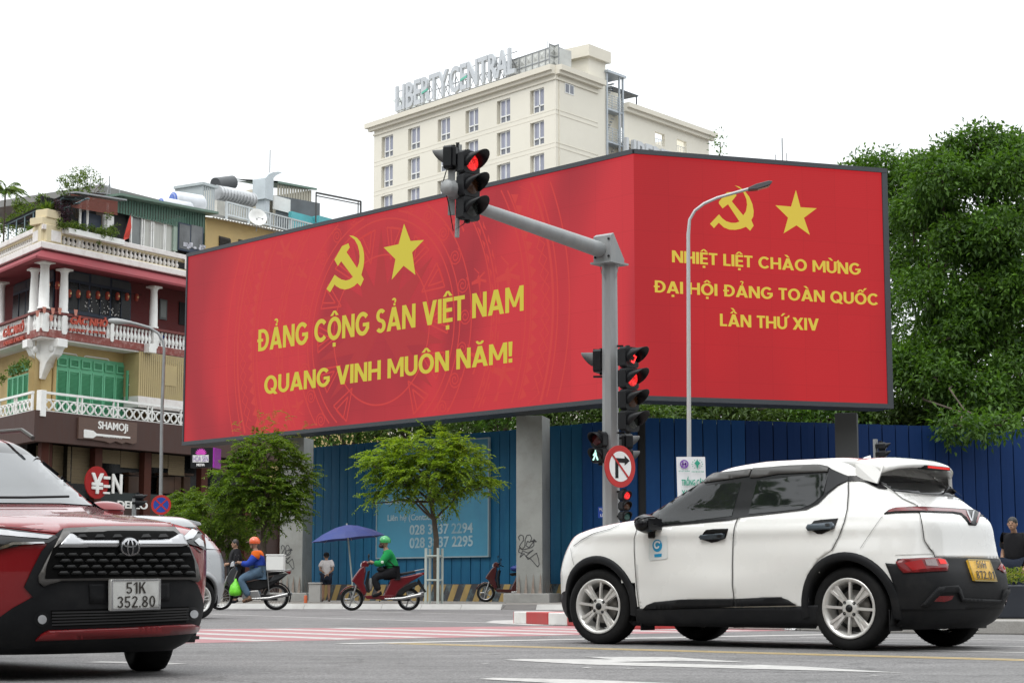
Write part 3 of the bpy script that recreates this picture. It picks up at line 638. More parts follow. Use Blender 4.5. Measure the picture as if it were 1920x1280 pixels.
# ------------------------------------------------------------------ the cream hotel far behind
CREAM = pm('cream_render', (.71, .675, .585), .85, var=.03, scale=.15, dirt=(.60, .56, .47), damt=.3, dscale=.2)
TRIM = pm('cream_trim', (.66, .62, .53), .85, var=.04, scale=.3)
HC = at(1045, 1100, 180); HL = at(693, 1100, 203.6); HR = at(1144, 1100, 186.9); HW0 = at(1176, 1100, 189.2); HW1 = at(1341, 1100, 202.1)
hot = thing('hotel_building', 'tall cream hotel with rows of white framed windows above the billboard', 'building', (HC.x, HC.y, 0))
Hi = Matrix.Translation((-HC.x, -HC.y, 0))
f1 = fr2(HL, HC); w1 = (HC - HL).length; f2 = fr2(HC, HR); w2 = (HR - HC).length; f3 = fr2(HW0, HW1); w3 = (HW1 - HW0).length
zt1 = f1.px(1043, 122)[1]; 
# windows of the long front
cols = [728, 778, 834, 886.5, 946, 1009]; ztop = f1.px(1009, 166.6)[1]; zbot = f1.px(1009, 211)[1]; pitch = ztop - f1.px(1009, 227.7)[1]
ucs = [f1.px(c, 250)[0] for c in cols]; ww = f1.px(1020, 200)[0] - f1.px(998, 200)[0]; wh = ztop - zbot
holes = [(u - ww / 2 - .35, u + ww / 2, ztop - k * pitch - wh, ztop - k * pitch) for u in ucs for k in range(6)]
mb = MB(Hi @ f1.M); wall_holes(mb, 0, w1, 0, zt1, holes, 0, .5); 
mb.quad((0, .5, 0), (w1, .5, 0), (w1, .5, zt1), (0, .5, zt1)); mb.box(0, w1 - 3.2, .6, 12, 0, zt1 - .2)
mb.build('wall', CREAM, hot, recalc=False)
PANE = pm('hotel_window_pane', (.15, .16, .19), .15, var=.25, scale=.35, spec=.7); WFR = pm('white_window_frame', (.75, .75, .73), .5, var=.03)
wf = MB(); tk = .1
wf.box(-ww / 2, ww / 2, .2, .32, 0, tk); wf.box(-ww / 2, ww / 2, .2, .32, wh - tk, wh); wf.box(-ww / 2, -ww / 2 + tk, .2, .32, 0, wh); wf.box(ww / 2 - tk, ww / 2, .2, .32, 0, wh)
wf.box(-.07, .07, .19, .32, 0, wh); wf.box(-ww / 2, ww / 2, .19, .32, wh * .27, wh * .27 + .12)
w0 = wf.build('window', WFR, hot)
pn = MB(); pn.quad((-ww / 2, .3, 0), (ww / 2, .3, 0), (ww / 2, .3, wh), (-ww / 2, .3, wh)); pn.build('pane', PANE, w0, recalc=False)
cu_ = MB()
for x0 in (-ww / 2 + .12, .08): cu_.box(x0, x0 + ww * .36, .29, .296, wh * .33, wh - .12)
cu_.build('curtain', pm('net_curtain', (.30, .31, .38), .8, var=.25, scale=1.5, stretch=(8, 8, .2)), w0)
first = True
for u in ucs:
 for k in range(5):
  M_ = Hi @ f1.M @ T(u, 0, ztop - k * pitch - wh)
  if first: w0.matrix_local = M_; first = False
  else: inst(w0, hot, M_)
tr = MB(Hi @ f1.M); tr.box(-.9, w1 + .0, -.75, 0, zt1 - .55, zt1); tr.box(-.6, w1, -.45, 0, zt1 - .9, zt1 - .55); tr.build('cornice', TRIM, hot)
sc_ = MB(Hi @ f1.M); zc1 = ztop + .42; sc_.box(-.1, w1 + .1, -.14, .0, zc1, zc1 + .18)
for k in range(6):
 for q in (.5, 1.6): 
  z_ = ztop - k * pitch - wh - q * .42; sc_.box(-.02, w1 + .02, -.018, 0, z_, z_ + .06)
sc_.build('string_course', TRIM, hot)
# end face and stair tower
mb = MB(Hi @ f2.M); wl2 = f2.px(1121.6, 300)[0]; mb.box(0, wl2, 0.02, .12, 0, zt1); mb.build('end_wall', CREAM, hot)
mb = MB(Hi @ f2.M); zt2 = f2.px(1150, 122)[1]; mb.box(wl2 - 1.4, w2, .13, 6, 0, zt2 - .1); mb.build('stair_tower', CREAM, hot)
mb = MB(Hi @ f2.M); mb.box(wl2 - 1.9, w2 + .4, -.3, 6.3, zt2 - .1, zt2 + 1.1); mb.build('tower_cap', TRIM, hot)
tr = MB(Hi @ f2.M); tr.box(-.0, wl2 + .5, -.75, 0, zt1 - .551, zt1 + .001); tr.box(0, wl2 + .3, -.45, 0, zt1 - .901, zt1 - .551); tr.build('cornice', TRIM, hot)
sc_ = MB(Hi @ f2.M); sc_.box(0, wl2, -.14, 0.02, zc1, zc1 + .18)
for k in range(6):
 for q in (.5, 1.6): z_ = ztop - k * pitch - wh - q * .42; sc_.box(0, wl2, -.018, 0.02, z_, z_ + .06)
sc_.build('string_course', TRIM, hot)
vu0, vz0 = f2.px(1059, 174); vu1, vz1 = f2.px(1076, 161)
v_ = MB(Hi @ f2.M); v_.box(vu0, vu1, -.03, .05, vz0, vz1); vo = v_.build('small_window', WFR, hot)
v_ = MB(Hi @ f2.M); v_.box(vu0 + .1, (vu0 + vu1) / 2 - .08, -.04, .0, vz0 + .1, vz1 - .1); v_.box((vu0 + vu1) / 2 + .08, vu1 - .1, -.04, .0, vz0 + .1, vz1 - .1); v_.build('pane', PANE, vo)
# open steel fire stair
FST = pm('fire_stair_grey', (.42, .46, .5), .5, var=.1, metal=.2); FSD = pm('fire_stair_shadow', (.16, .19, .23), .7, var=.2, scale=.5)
f4 = fr2(HR, HW0); w4 = (HW0 - HR).length; zs1 = f4.px(1150, 141)[1]
fs = thing('fire_stair', 'open grey steel fire stair between the two wings of the cream hotel', 'staircase', (HR.x, HR.y, 0), f4.rz)
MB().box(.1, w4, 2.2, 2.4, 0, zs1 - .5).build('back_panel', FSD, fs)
MB().box(-.2, w4 + .2, -.3, 2.4, zs1, zs1 + .25).build('roof_plate', FST, fs)
fl = (f4.px(1160, 212)[1] - f4.px(1160, 273)[1]) 
for k in range(7):
 z_ = f4.px(1160, 212)[1] - k * fl
 MB().box(0, w4, 0, 2.2, z_, z_ + .18).build('landing', FST, fs)
 r_ = MB()
 for q in range(6): r_.tube([(0, .02, z_ + .3 + q * .26), (w4, .02, z_ + .3 + q * .26)], .035, 5)
 for q in range(4): r_.tube([(w4 * q / 3, .03, z_), (w4 * q / 3, .03, z_ + 1.65)], .04, 5)
 r_.build('railing', FST, fs)
 st = MB()
 for q in range(10): st.box(w4 * .1 + q * w4 * .08, w4 * .1 + q * w4 * .08 + .3, .9, 1.9, z_ + .2 + q * fl / 10, z_ + .28 + q * fl / 10)
 st.build('flight', FST, fs)
for x in (0.05, w4 - .7, w4 - .05): MB().box(x - .09, x + .09, -.06, .1, 0, zs1).build('post', FST, fs)
# right wing
zt3 = f3.px(1176, 196)[1]
ho = []
for (a, b, t_, bt) in ((1228, 1246, 224, 241), (1269, 1287, 234, 251)):
 ua, za = f3.px(a, bt); ub, zb_ = f3.px(b, t_); ho.append((ua, ub, zt3 - 3.25, zt3 - 1.9))
mb = MB(Hi @ f3.M); wall_holes(mb, 0, w3, 0, zt3, ho, 0, .4); mb.quad((0, .01, zt3 - 4.2), (0, 9, zt3 - 4.2), (w3, 9, zt3 - 4.2), (w3, .01, zt3 - 4.2)); mb.quad((w3, 0, 0), (w3, 9, 0), (w3, 9, zt3), (w3, 0, zt3)); mb.build('wing_wall', CREAM, hot, recalc=False)
for a, b, c, d in ho:
 r_ = MB(Hi @ f3.M)
 for q in range(6): x = a + (b - a) * (q + .5) / 6; r_.tube([(x, .3, c), (x, .3, c + .75)], .03, 4)
 r_.tube([(a, .3, c + .75), (b, .3, c + .75)], .03, 4); r_.build('parapet_railing', FST, hot)
tr = MB(Hi @ f3.M); tr.box(-.0, w3 + .8, -.75, 0, zt3 - .5, zt3); tr.box(0, w3 + .5, -.45, 0, zt3 - .9, zt3 - .5); tr.box(0, w3 + .3, -.25, 0, zt3 - 4.3, zt3 - 3.9); tr.box(0, w3 + .2, -.12, 0, zt3 - 4.6, zt3 - 4.3); tr.build('cornice', TRIM, hot)
pgl = MB(Hi @ f3.M); ug, _ = f3.px(1219, 190)
pgl.box(0, ug, 1.5, 5, zt3 + 2.0, zt3 + 2.12)
for x in (.3, ug * .4, ug * .95):
 for y in (1.6, 4.8): pgl.tube([(x, y, zt3 - 2), (x, y, zt3 + 2)], .08, 6)
pgl.build('roof_pergola', pm('dark_pergola', (.05, .06, .075), .6), hot)
# silver letters
SILV = pm('silver_letters', (.50, .52, .54), .45, metal=.15, var=.06, scale=1); SILS = pm('letter_side_grey', (.25, .28, .3), .6)
sg = thing('rooftop_sign', 'large silver letters spelling the hotel name along the roof edge', 'sign', (HC.x, HC.y, 0))
for txt, a, b in (('LIBERTY', (742, 218), (840, 192)), ('CENTRAL', (843, 187), (966, 145))):
 ua, za = f1.px(*a, -.3); ub, zb_ = f1.px(*b, -.3); h = 2.8
 text_on(None, txt, ua, ub, zt1 + .45, zt1 + .45 + h, -.4, .28, .03, split=('letter', SILV, sg, Hi @ f1.M))
for (px_, py_) in ((798, 186), (871, 154)):
 gr = MB(Hi @ f1.M); u_, _ = f1.px(px_, py_, -.3); gr.plate([(u_ - .55, zt1 + 1.4), (u_ + .5, zt1 + 1.6), (u_ + .6, zt1 + 1.85), (u_ - .2, zt1 + 1.7), (u_ - .55, zt1 + 1.6)], -.46, -.41); gr.build('green_leaf_mark', pm('green_mark', (.12, .45, .33), .5), sg)
rk = MB(Hi @ f1.M); ua = f1.px(742, 210)[0]; ub = f1.px(966, 150)[0]; x = ua
while x < ub:
 rk.tube([(x, .3, zt1), (x, .3, zt1 + 3.0)], .06, 5); rk.tube([(x, .3, zt1 + 2.5), (x, 1.8, zt1)], .05, 4); rk.tube([(x, .3, zt1 + .1), (x + 1.1, .3, zt1 + 2.3)], .035, 4); x += 1.15
for z in (.5, 1.7, 2.9): rk.tube([(ua, .3, zt1 + z), (ub, .3, zt1 + z)], .05, 5)
rk.build('support_rack', STEEL, sg)
# lower letters over the entrance of the right wing
sg2 = thing('wing_sign', 'tops of grey hotel name letters just above the billboard corner', 'sign', (HC.x, HC.y, 0))
lt = MB(Hi @ f3.M); ua, za = f3.px(1180, 285, -1); ub, _ = f3.px(1270, 290, -1); zc_ = f3.px(1182, 262, -1)[1]
text_on(None, 'LIBERTY', ua - .9, ub, zc_ - 2.6, zc_, -1.3, .4, .03, split=('letter', SILV, sg2, Hi @ f3.M))
# sectional water tank on the roof
TK = pm('grp_tank_panel', (.50, .51, .49), .6, var=.12, scale=.6, dirt=(.33, .33, .31), damt=.6, dscale=.9)
wt = thing('roof_water_tank', 'pale sectional water tank with framed square panels on the hotel roof', 'tank', (HC.x, HC.y, 0))
ut0 = f1.px(950, 150, .8)[0]; zt_t = f1.px(1041, 86, .8)[1]; ph = (zt_t - zt1) / 2
pw_ = ph * .86; n_ = int((w1 - .4 - ut0) / pw_)
pmb = MB(); pmb.box(.03, pw_ - .03, 0, .05, .03, ph - .03); pmb.add([(.2, -.002, .25), (pw_ - .2, -.002, .25), (pw_ - .2, -.002, ph - .25), (.2, -.002, ph - .25), (pw_ / 2, -.13, ph / 2)], [(0, 1, 4), (1, 2, 4), (2, 3, 4), (3, 0, 4)])
p0 = pmb.build('tank_panel', TK, wt)
first = True
for face, cnt, fm in ((0, n_, Hi @ f1.M @ T(w1 - .4 - n_ * pw_, .8, zt1)), (1, 3, Hi @ f2.M @ T(.1, .9, zt1))):
 for i in range(cnt):
  for k in range(2):
   M_ = fm @ T(i * pw_, 0, k * ph)
   if first: p0.matrix_local = M_; first = False
   else: inst(p0, wt, M_)
 fr_ = MB(fm)
 for i in range(cnt + 1): fr_.box(i * pw_ - .04, i * pw_ + .04, -.06, .02, 0, 2 * ph + .05)
 for k in range(3): fr_.box(0, cnt * pw_, -.05, .02, k * ph - .04, k * ph + .04)
 fr_.build('tank_frame', STEEL, wt)
fr_ = MB(Hi @ f1.M); fr_.box(w1 - .4 - n_ * pw_, w1 - 1.2, .9, 3.2, zt1, zt1 + 2 * ph - .05); fr_.build('tank_body', TK, wt)
ms = MB(Hi @ f1.M); uu = f1.px(1026, 90, 2)[0]; ms.tube([(uu, 2, zt1), (uu, 2, zt1 + 2 * ph + 1.3)], .04, 5); ms.build('mast', STEEL, wt)
# pale exhaust cowl at the left end of the roof
ex = thing('roof_exhaust_cowl', 'pale exhaust duct with a flared top at the left end of the hotel roof', 'duct', (HC.x, HC.y, 0))
ue = f1.px(738, 215)[0]; e1 = MB(Hi @ f1.M); e1.box(ue - 1.2, ue + 1.1, 2, 4, zt1, zt1 + 1.6); e1.add([(ue - 1.2, 2, zt1 + 1.6), (ue + 1.1, 2, zt1 + 1.6), (ue + 1.1, 4, zt1 + 1.6), (ue - 1.2, 4, zt1 + 1.6), (ue - 3, 2, zt1 + 2.9), (ue + .8, 2, zt1 + 3.0), (ue + .8, 4, zt1 + 3.0), (ue - 3, 4, zt1 + 2.9)],
 [(0, 1, 5, 4), (1, 2, 6, 5), (2, 3, 7, 6), (3, 0, 4, 7), (4, 5, 6, 7)]); e1.build('duct', pm('pale_duct', (.62, .66, .65), .5), ex)
# ------------------------------------------------------------------ the colonial corner building with cafe balconies
CC = at(60, 1100, 70); CR = at(345, 1100, 77); CL = at(-60, 1100, 76.2)
fA = fr2(CC, CR); fB = fr2(CL, CC); LB = (CC - CL).length
caf = thing('corner_building', 'old cream corner building with red canopy roof, white balustrades and green shutters', 'building', (CC.x, CC.y, 0))
Ci = Matrix.Translation((-CC.x, -CC.y, 0)); MA = Ci @ fA.M; MBB = Ci @ fB.M
def zc_(py, px=62, d=0): return fA.px(px, py, d)[1]
def uA(px, d=0): return fA.px(px, 700, d)[0]
def FB(fr, mb, x0, x1, yt, yb, d0, d1):
 u0, zt = fr.px(x0, yt, d0); zb = fr.px(x0, yb, d0)[1]; u1 = fr.px(x1, yt, d0)[0]; mb.box(u0, u1, d0, d1, zb, zt); return mb
YW = pm('ochre_wall', (.50, .37, .17), .85, var=.06, scale=.8, dirt=(.36, .26, .13), damt=.4, dscale=1.2)
WPL = pm('white_plaster', (.72, .69, .67), .8, var=.06, scale=4, dirt=(.42, .33, .3), damt=.45, dscale=2.5, bump=.15)
CRT = pm('cream_plaster', (.62, .53, .35), .85, var=.06, scale=2, dirt=(.36, .32, .26), damt=.45, dscale=2)
RROOF = pm('red_canopy_roof', (.24, .035, .045), .8, var=.12, scale=1.5, dirt=(.17, .05, .05), damt=.6, dscale=1.5)
RWALL = pm('dark_red_wall', (.13, .022, .022), .8, var=.12, scale=1)
RSLAB = pm('worn_red_slab', (.22, .055, .045), .8, var=.12, scale=2, dirt=(.5, .36, .33), damt=.6, dscale=5)
NAVY = pm('navy_frame', (.015, .03, .06), .5)
GSH = pm('green_shutter_paint', (.13, .44, .25), .55, var=.07, scale=1.5, dirt=(.1, .3, .2), damt=.35)
BRN = pm('brown_fascia', (.055, .024, .018), .7, var=.15, scale=2, stretch=(6, 6, .6))
BRNP = pm('brown_post', (.065, .02, .013), .7, var=.12, spec=.2)
OCH = pm('ochre_corrugated', (.42, .33, .16), .6, var=.08, scale=1, dirt=(.3, .22, .12), damt=.3)
REDL = pm('orange_red_letters', (.42, .055, .025), .5)
BLIND = pm('bamboo_blind', (.17, .13, .075), .85, var=.2, scale=2, stretch=(1, 1, 25))
WGL = pm('shopfront_glass', (.008, .009, .010), .25, var=.5, scale=1.2, spec=.25)
Z = dict(pier=zc_(411), btop=zc_(426), bbot=zc_(447), cor=zc_(463), eave=zc_(480), colt=zc_(489), colb=zc_(575), rail=zc_(577), slab_t=zc_(612), slab_b=zc_(627),
         frz_t=zc_(645), rw_t=zc_(732), rw_b=zc_(770), fas_t=zc_(769), fas_b=zc_(827))
UE = uA(560, 0); UL = -14.0          # how far the A and B faces run
ub_end = LB
# solid cores -------------------------------------------------
mb = MB(MA); mb.quad((2.1, 1.4, Z['slab_t']), (UE, 1.4, Z['slab_t']), (UE, 1.4, Z['cor']), (2.1, 1.4, Z['cor']))
mb.add([(0, 0, Z['cor'] - .3), (UE, 0, Z['cor'] - .3), (UE, 12, Z['cor'] - .3), (3, 9, Z['cor'] - .3)], [(0, 1, 2, 3)])
mb.build('upper_wall', RWALL, caf, recalc=False)
mb = MB(MBB); mb.quad((-16, 1.4, Z['slab_t']), (LB - 2.1, 1.4, Z['slab_t']), (LB - 2.1, 1.4, Z['cor']), (-16, 1.4, Z['cor'])); mb.build('upper_wall', RWALL, caf, recalc=False)
# first floor ochre walls (1.3 m behind the balcony edge)
dW = .9
mb = MB(MA); mb.quad((.6, dW, Z['fas_t']), (uA(262, 0), dW, Z['fas_t']), (uA(262, 0), dW, Z['slab_b']), (.6, dW, Z['slab_b'])); mb.build('ochre_wall', YW, caf, recalc=False)
mb = MB(MBB); mb.quad((-16, dW, Z['fas_t']), (LB - .6, dW, Z['fas_t']), (LB - .6, dW, Z['slab_b']), (-16, dW, Z['slab_b'])); mb.build('ochre_wall', YW, caf, recalc=False)
mb = MB(Ci @ fA.M @ T(.75, 1.0, 0) @ RZ(-fA.rz)); mb.box(-.3, .6, .1, .7, Z['fas_t'], Z['slab_b']); mb.build('corner_pier', YW, caf)
# slabs, canopy, cornices on both faces
def both(name, m, fn, bev=0, recalc=True):
 mb = MB(MA); fn(mb, 0, UE, +1); a = mb.build(name, m, caf, bev=bev, recalc=recalc)
 mb = MB(MBB); fn(mb, UL, LB, -1); b = mb.build(name, m, caf, bev=bev, recalc=recalc); return a, b
TAN = math.tan(R(33.6))
def band(z0, z1, d0, d1):                    # mitred band: ends follow the corner line
 def fn(mb, a, b, s):
  ca = lambda d: (a + d / TAN if s > 0 else a); cb = lambda d: (b - d / TAN if s < 0 else b)
  vs = [(ca(d0), d0, z0), (cb(d0), d0, z0), (cb(d1), d1, z0), (ca(d1), d1, z0), (ca(d0), d0, z1), (cb(d0), d0, z1), (cb(d1), d1, z1), (ca(d1), d1, z1)]
  mb.add(vs, [(0, 1, 5, 4), (3, 7, 6, 2), (4, 5, 6, 7), (0, 3, 2, 1), (0, 4, 7, 3), (1, 2, 6, 5)])
 return fn
both('balcony_slab', RSLAB, band(Z['slab_b'], Z['slab_t'], -.02, 1.5), .01)
both('slab_soffit', WPL, band(Z['slab_b'] - .06, Z['slab_b'] - .002, .03, 1.5))
both('balcony_rail', pm('rail_brown_red', (.16, .04, .035), .7, var=.1), band(Z['rail'] - .1, Z['rail'], -.06, .2), .01)
both('roof_cornice', WPL, band(Z['cor'] + .0, Z['cor'] + .26, -.22, 1.0), .03)
both('cornice_band', CRT, band(Z['cor'] + .26, Z['bbot'], -.08, .5), .01)
both('parapet_rail', WPL, band(Z['btop'], Z['btop'] + .2, -.1, .3), .02)
both('rail_cream_edge', CRT, band(Z['btop'] - .07, Z['btop'] - .001, -.02, .25))
both('fascia', BRN, band(Z['fas_b'], Z['fas_t'], -.25, .1))
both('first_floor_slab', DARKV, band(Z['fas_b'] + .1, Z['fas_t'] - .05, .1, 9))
def canopy(mb, a, b, s):
 k = 1.0; zt, ze = Z['cor'] + .02, Z['eave'] - .1
 x0o = a - (.62 / TAN if s > 0 else 0); x1o = b + (.62 / TAN if s < 0 else 0)
 mb.add([(x0o, -.62, ze), (x1o, -.62, ze), (b, 0, zt), (a, 0, zt), (x0o, -.62, ze - .09), (x1o, -.62, ze - .09), (b - (1.4 / TAN if s < 0 else 0), 1.4, zt - .3), (a + (1.4 / TAN if s > 0 else 0), 1.4, zt - .3)],
   [(0, 1, 2, 3), (0, 4, 5, 1), (4, 7, 6, 5), (0, 3, 7, 4), (1, 5, 6, 2)])
both('canopy_roof', RROOF, canopy, 0)
# balusters -----------------------------------------------------
def baluster(h, r, name, m, par, M_):
 p = [(r * .75, 0), (r * .75, h * .08), (r * .45, h * .12), (r * .95, h * .3), (r * 1.0, h * .42), (r * .5, h * .68), (r * .42, h * .76), (r * .7, h * .84), (r * .7, h)]
 b = MB(); b.lathe(p, n=8); o = b.build(name, m, par, recalc=False); o.matrix_local = M_; return o
hb = Z['btop'] - .07 - Z['bbot']
b0 = baluster(hb, .095, 'roof_baluster', WPL, caf, MA @ T(uA(106), .1, Z['bbot']))
spc = .245; u = uA(106) + spc; k = 1
ROOFP = [(uA(102), uA(104)), (uA(337), uA(352)), (uA(470), uA(490))]
while u < UE - .2:
 if not (uA(334) < u < uA(354)) : inst(b0, caf, MA @ T(u, .1, Z['bbot'])); 
 u += spc; k += 1
u = LB - 1.15
while u > LB - 6.2: inst(b0, caf, MBB @ T(u, .1, Z['bbot'])); u -= spc
hb2 = Z['rail'] - .1 - Z['slab_t'] - .02
b1 = baluster(hb2, .085, 'balcony_baluster', WHITEP, caf, MA @ T(uA(80), .08, Z['slab_t']))
POSTS = [112, 205, 286]
for a, b in ((80, 110), (125, 202), (212, 281), (297, 352), (360, 430)):
 ua, ub_ = uA(a), uA(b); n = max(2, round((ub_ - ua) / .215))
 for i in range(n + 1):
  if a == 80 and i == 0: continue
  inst(b1, caf, MA @ T(ua + (ub_ - ua) * i / n, .08, Z['slab_t']))
for i in range(26):
 u = LB - .45 - i * .215
 if abs(u - (LB - 1.25)) > .17: inst(b1, caf, MBB @ T(u, .08, Z['slab_t']))
def post(M_, u, w=.26):
 p = MB(M_); c = .05; z0, z1 = Z['slab_t'] - .12, Z['rail'] - .1
 p.plate([(u - w / 2, z0 + c), (u - w / 2 + c, z0), (u + w / 2 - c, z0), (u + w / 2, z0 + c), (u + w / 2, z1 - c), (u + w / 2 - c, z1), (u - w / 2 + c, z1), (u - w / 2, z1 - c)], -.05, .15); p.build('balcony_post', WHITEP, caf)
for px in (117, 207, 289): post(MA, uA(px), .26 if px != 207 else .18)
post(MA, .2, .34); post(MBB, LB - .2, .34); post(MBB, LB - 1.25, .22)
# columns
def column(M_, u, d, z0, z1, r=.17):
 c = MB(M_ @ T(u, d, z0)); h = z1 - z0
 c.lathe([(r * 1.25, 0), (r * 1.25, .06), (r * 1.02, .1), (r, h * .4), (r * .82, h - .22), (r * .9, h - .18), (r * .85, h - .14), (r * 1.3, h - .07)], n=16)
 c.box(-r * 1.4, r * 1.4, -r * 1.4, r * 1.4, h - .07, h); c.build('column', WHITEP, caf)
for px in (115, 285): column(MA, uA(px, .1), .1, Z['rail'], Z['eave'] - .25)
column(MA, .22, .12, Z['rail'] + .05, Z['eave'] - .1, .2); column(MBB, LB - 1.15, .1, Z['rail'], Z['eave'] - .25); column(MBB, LB - 5, .1, Z['rail'], Z['eave'] - .25)
# corner pier of the parapet with pot
pp = MB(MA); pp.box(.02, uA(104), -.12, .32, Z['bbot'] - .02, Z['btop'] + .22); pp.build('parapet_pier', CRT, caf, bev=.02)
pp = MB(MBB); pp.box(LB - .95, LB - .02, -.12, .32, Z['bbot'] - .02, Z['btop'] + .219); pp.build('parapet_pier', CRT, caf, bev=.02)
for M_, a, b in ((MA, .25, uA(104) - .08), (MBB, LB - .85, LB - .3), (MA, uA(338), uA(352))):
 pp = MB(M_); pp.box(a, b, -.15, -.1, Z['bbot'] + .02, Z['btop'] + .02); pp.build('stucco_panel', WPL, caf, bev=.015)
pt = thing('corner_planter', 'cream stepped planter of spiky plants on the parapet corner', 'planter', (CC.x, CC.y, Z['btop'] + .22), fA.rz)
MB().box(-.1, .75, .0, .7, 0, .28).build('planter_box', CRT, pt, bev=.02); MB().box(.08, .8, -.05, .6, .281, .62).build('planter_urn', CRT, pt, bev=.03)
# arched cafe window of the balcony
def arch(M_, u0, u1, zb, zt, d, lab):
 w = u1 - u0; n = 14; pts = [(u0, zb), (u1, zb)]; zs = zt - .55
 for i in range(n + 1): a = math.pi * i / n; pts.append(((u0 + u1) / 2 + w / 2 * math.cos(a), zs + .55 * math.sin(a)))
 f = MB(M_); f.plate(pts, d - .06, d - .01); o = f.build('arched_window', NAVY, caf, label=lab)
 zm = zs - .12
 for i in range(3):
  a, b = u0 + w * i / 3 + .06, u0 + w * (i + 1) / 3 - .06
  g_ = MB(M_); g_.box(a, b, d - .075, d - .061, zb + .15, zm - .12); g_.build('pane', WGL, o)
  g_ = MB(M_); g_.box(a, b, d - .075, d - .061, zm, zm + .4 if i == 1 else zm + .3); g_.build('transom_pane', pm('transom_glass', (.10, .12, .13), .2), o)
  mu = MB(M_); mu.box((a + b) / 2 - .02, (a + b) / 2 + .02, d - .1, d - .076, zb + .1, zm - .12); mu.build('mullion', NAVY, o)
 return o
zwb, zwt = fA.px(180, 591, 1.4)[1] - .1, fA.px(180, 502, 1.4)[1]
arch(MA, uA(120, 1.4), uA(240, 1.4), zwb, zwt, 1.4, 'wide arched window with paper decorations'); arch(MBB, LB - 7.2, LB - 2.4, zwb, zwt, 1.4, None)
dec = MB(MA); random.seed(9)
for i in range(46):
 a = random.uniform(uA(150, 1.3), uA(222, 1.3)); z = random.uniform(zwb + .2, zwb + .75); r = random.uniform(.012, .03); dec.box(a - r, a + r, 1.31, 1.32, z - r, z + r)
dec.build('snowflake_sticker', WHITEP, caf, kind='stuff')
# lanterns and pennants
LAN = pm('red_paper_lantern', (.36, .055, .03), .6, var=.15, scale=8); LANY = pm('lantern_gold', (.7, .45, .2), .6)
l0 = None
for i, px in enumerate((84, 102, 125, 142, 161, 179, 197, 216, 234, 252)):
 u = uA(px, .8); z = fA.px(px, 549 + (px - 120) * .06 + (0 if i > 1 else -14), .8)[1]
 if l0 is None:
  l = MB(); l.lathe([(.05, -.16), (.085, -.11), (.09, 0), (.085, .11), (.05, .16)], n=8); l0 = l.build('paper_lantern', LAN, None); tag(l0, 'first red paper lantern from the corner column on the cafe balcony', 'lantern', 'paper lanterns strung along the cafe balcony')
  c = MB(); c.box(-.04, .04, -.095, -.09, -.04, .04); c.build('gold_mark', LANY, l0); o = l0
 else: o = inst(l0, None, Matrix.Identity(4)); o['label'] = ['', 'second', 'third', 'fourth', 'fifth', 'sixth', 'seventh', 'eighth', 'ninth', 'last'][i] + ' red paper lantern counted from the corner column'
 o.matrix_local = fA.M @ T(u, .8, z)
wire = MB(fA.M); wire.tube([(uA(70, .8), .8, zc_(538, 84, .8)), (uA(150, .8), .8, fA.px(150, 541, .8)[1] + .02), (uA(262, .8), .8, fA.px(262, 552, .8)[1])], .01, 4); tag(wire.build('lantern_wire', BLACK), 'thin black wire carrying the paper lanterns above the cafe balcony', 'wire')
pen = MB(MA)
for px, py in ((83, 581), (99, 583), (112, 583), (142, 586), (70, 588), (35, 600)):
 u, z = fA.px(px, py, -.12) if px > 60 else (0.4, Z['rail'] - .3); pen.add([(u - .1, -.12, z + .12), (u + .1, -.13, z + .12), (u + .06, -.12, z - .12), (u - .06, -.13, z - .12)], [(0, 1, 2, 3)])
pen.build('pennant', pm('faded_pennant', (.5, .2, .15), .7), caf, recalc=False, kind='stuff')
# small window, door and AC of the balcony wall
mb = MB(MA); FB(fA, mb, 300, 314, 560, 598, 1.33, 1.39); o = mb.build('small_window', pm('grey_frame', (.09, .1, .1), .5), caf); mb = MB(MA); FB(fA, mb, 302, 312, 563, 594, 1.32, 1.329); mb.build('pane', pm('grey_pane', (.16, .18, .17), .3), o)
mb = MB(MA); FB(fA, mb, 337, 350, 566, 608, 1.35, 1.39); mb.build('doorway', DARKV, caf)
ac = MB(fA.M); FB(fA, ac, 294, 305, 522, 536, .9, 1.38); tag(ac.build('air_conditioner', pm('ac_beige', (.42, .40, .34), .6), bev=.02), 'beige air conditioner box under the red canopy of the cafe balcony', 'air conditioner')
pb = MB(fA.M @ T(uA(303, .6), .6, Z['slab_t'] + .35)); pb.ball((0, 0, 0), .17, .17, .16, 10, 6); pb.lathe([(.12, .1), (.09, .22), (.14, .26)], n=10); tag(pb.build('blue_pot', pm('blue_glaze', (.02, .06, .3), .25)), 'round blue glazed pot standing on the cafe balcony', 'pot')
# cafe name in red letters on the balustrade
cs = thing('cafe_sign', 'orange red hand-lettered cafe name fixed on the balcony balustrade', 'sign', (CC.x, CC.y, 0)); 
ua, za = fA.px(131, 607, -.12); ub_, zb_ = fA.px(201, 613, -.12); zt_ = fA.px(131, 594, -.12)[1]
text_on(None, 'GÁC NHỎ', ua, ub_, za, zt_, -.16, .05, .05, slope=(zb_ - za) / (ub_ - ua), ital=.15, split=('sign_letter', REDL, cs, MA))
ua, za = fA.px(131, 620, -.12); ub_, zb_ = fA.px(199, 627, -.12); zt_ = fA.px(131, 615, -.12)[1]
text_on(None, 'EATERY & MORE', ua, ub_, za, zt_, -.14, .05, .045, slope=(zb_ - za) / (ub_ - ua), split=('sign_letter', REDL, cs, MA))
cs2 = thing('cafe_sign', 'part of a second orange red cafe name cut by the left edge', 'sign', (CC.x, CC.y, 0))
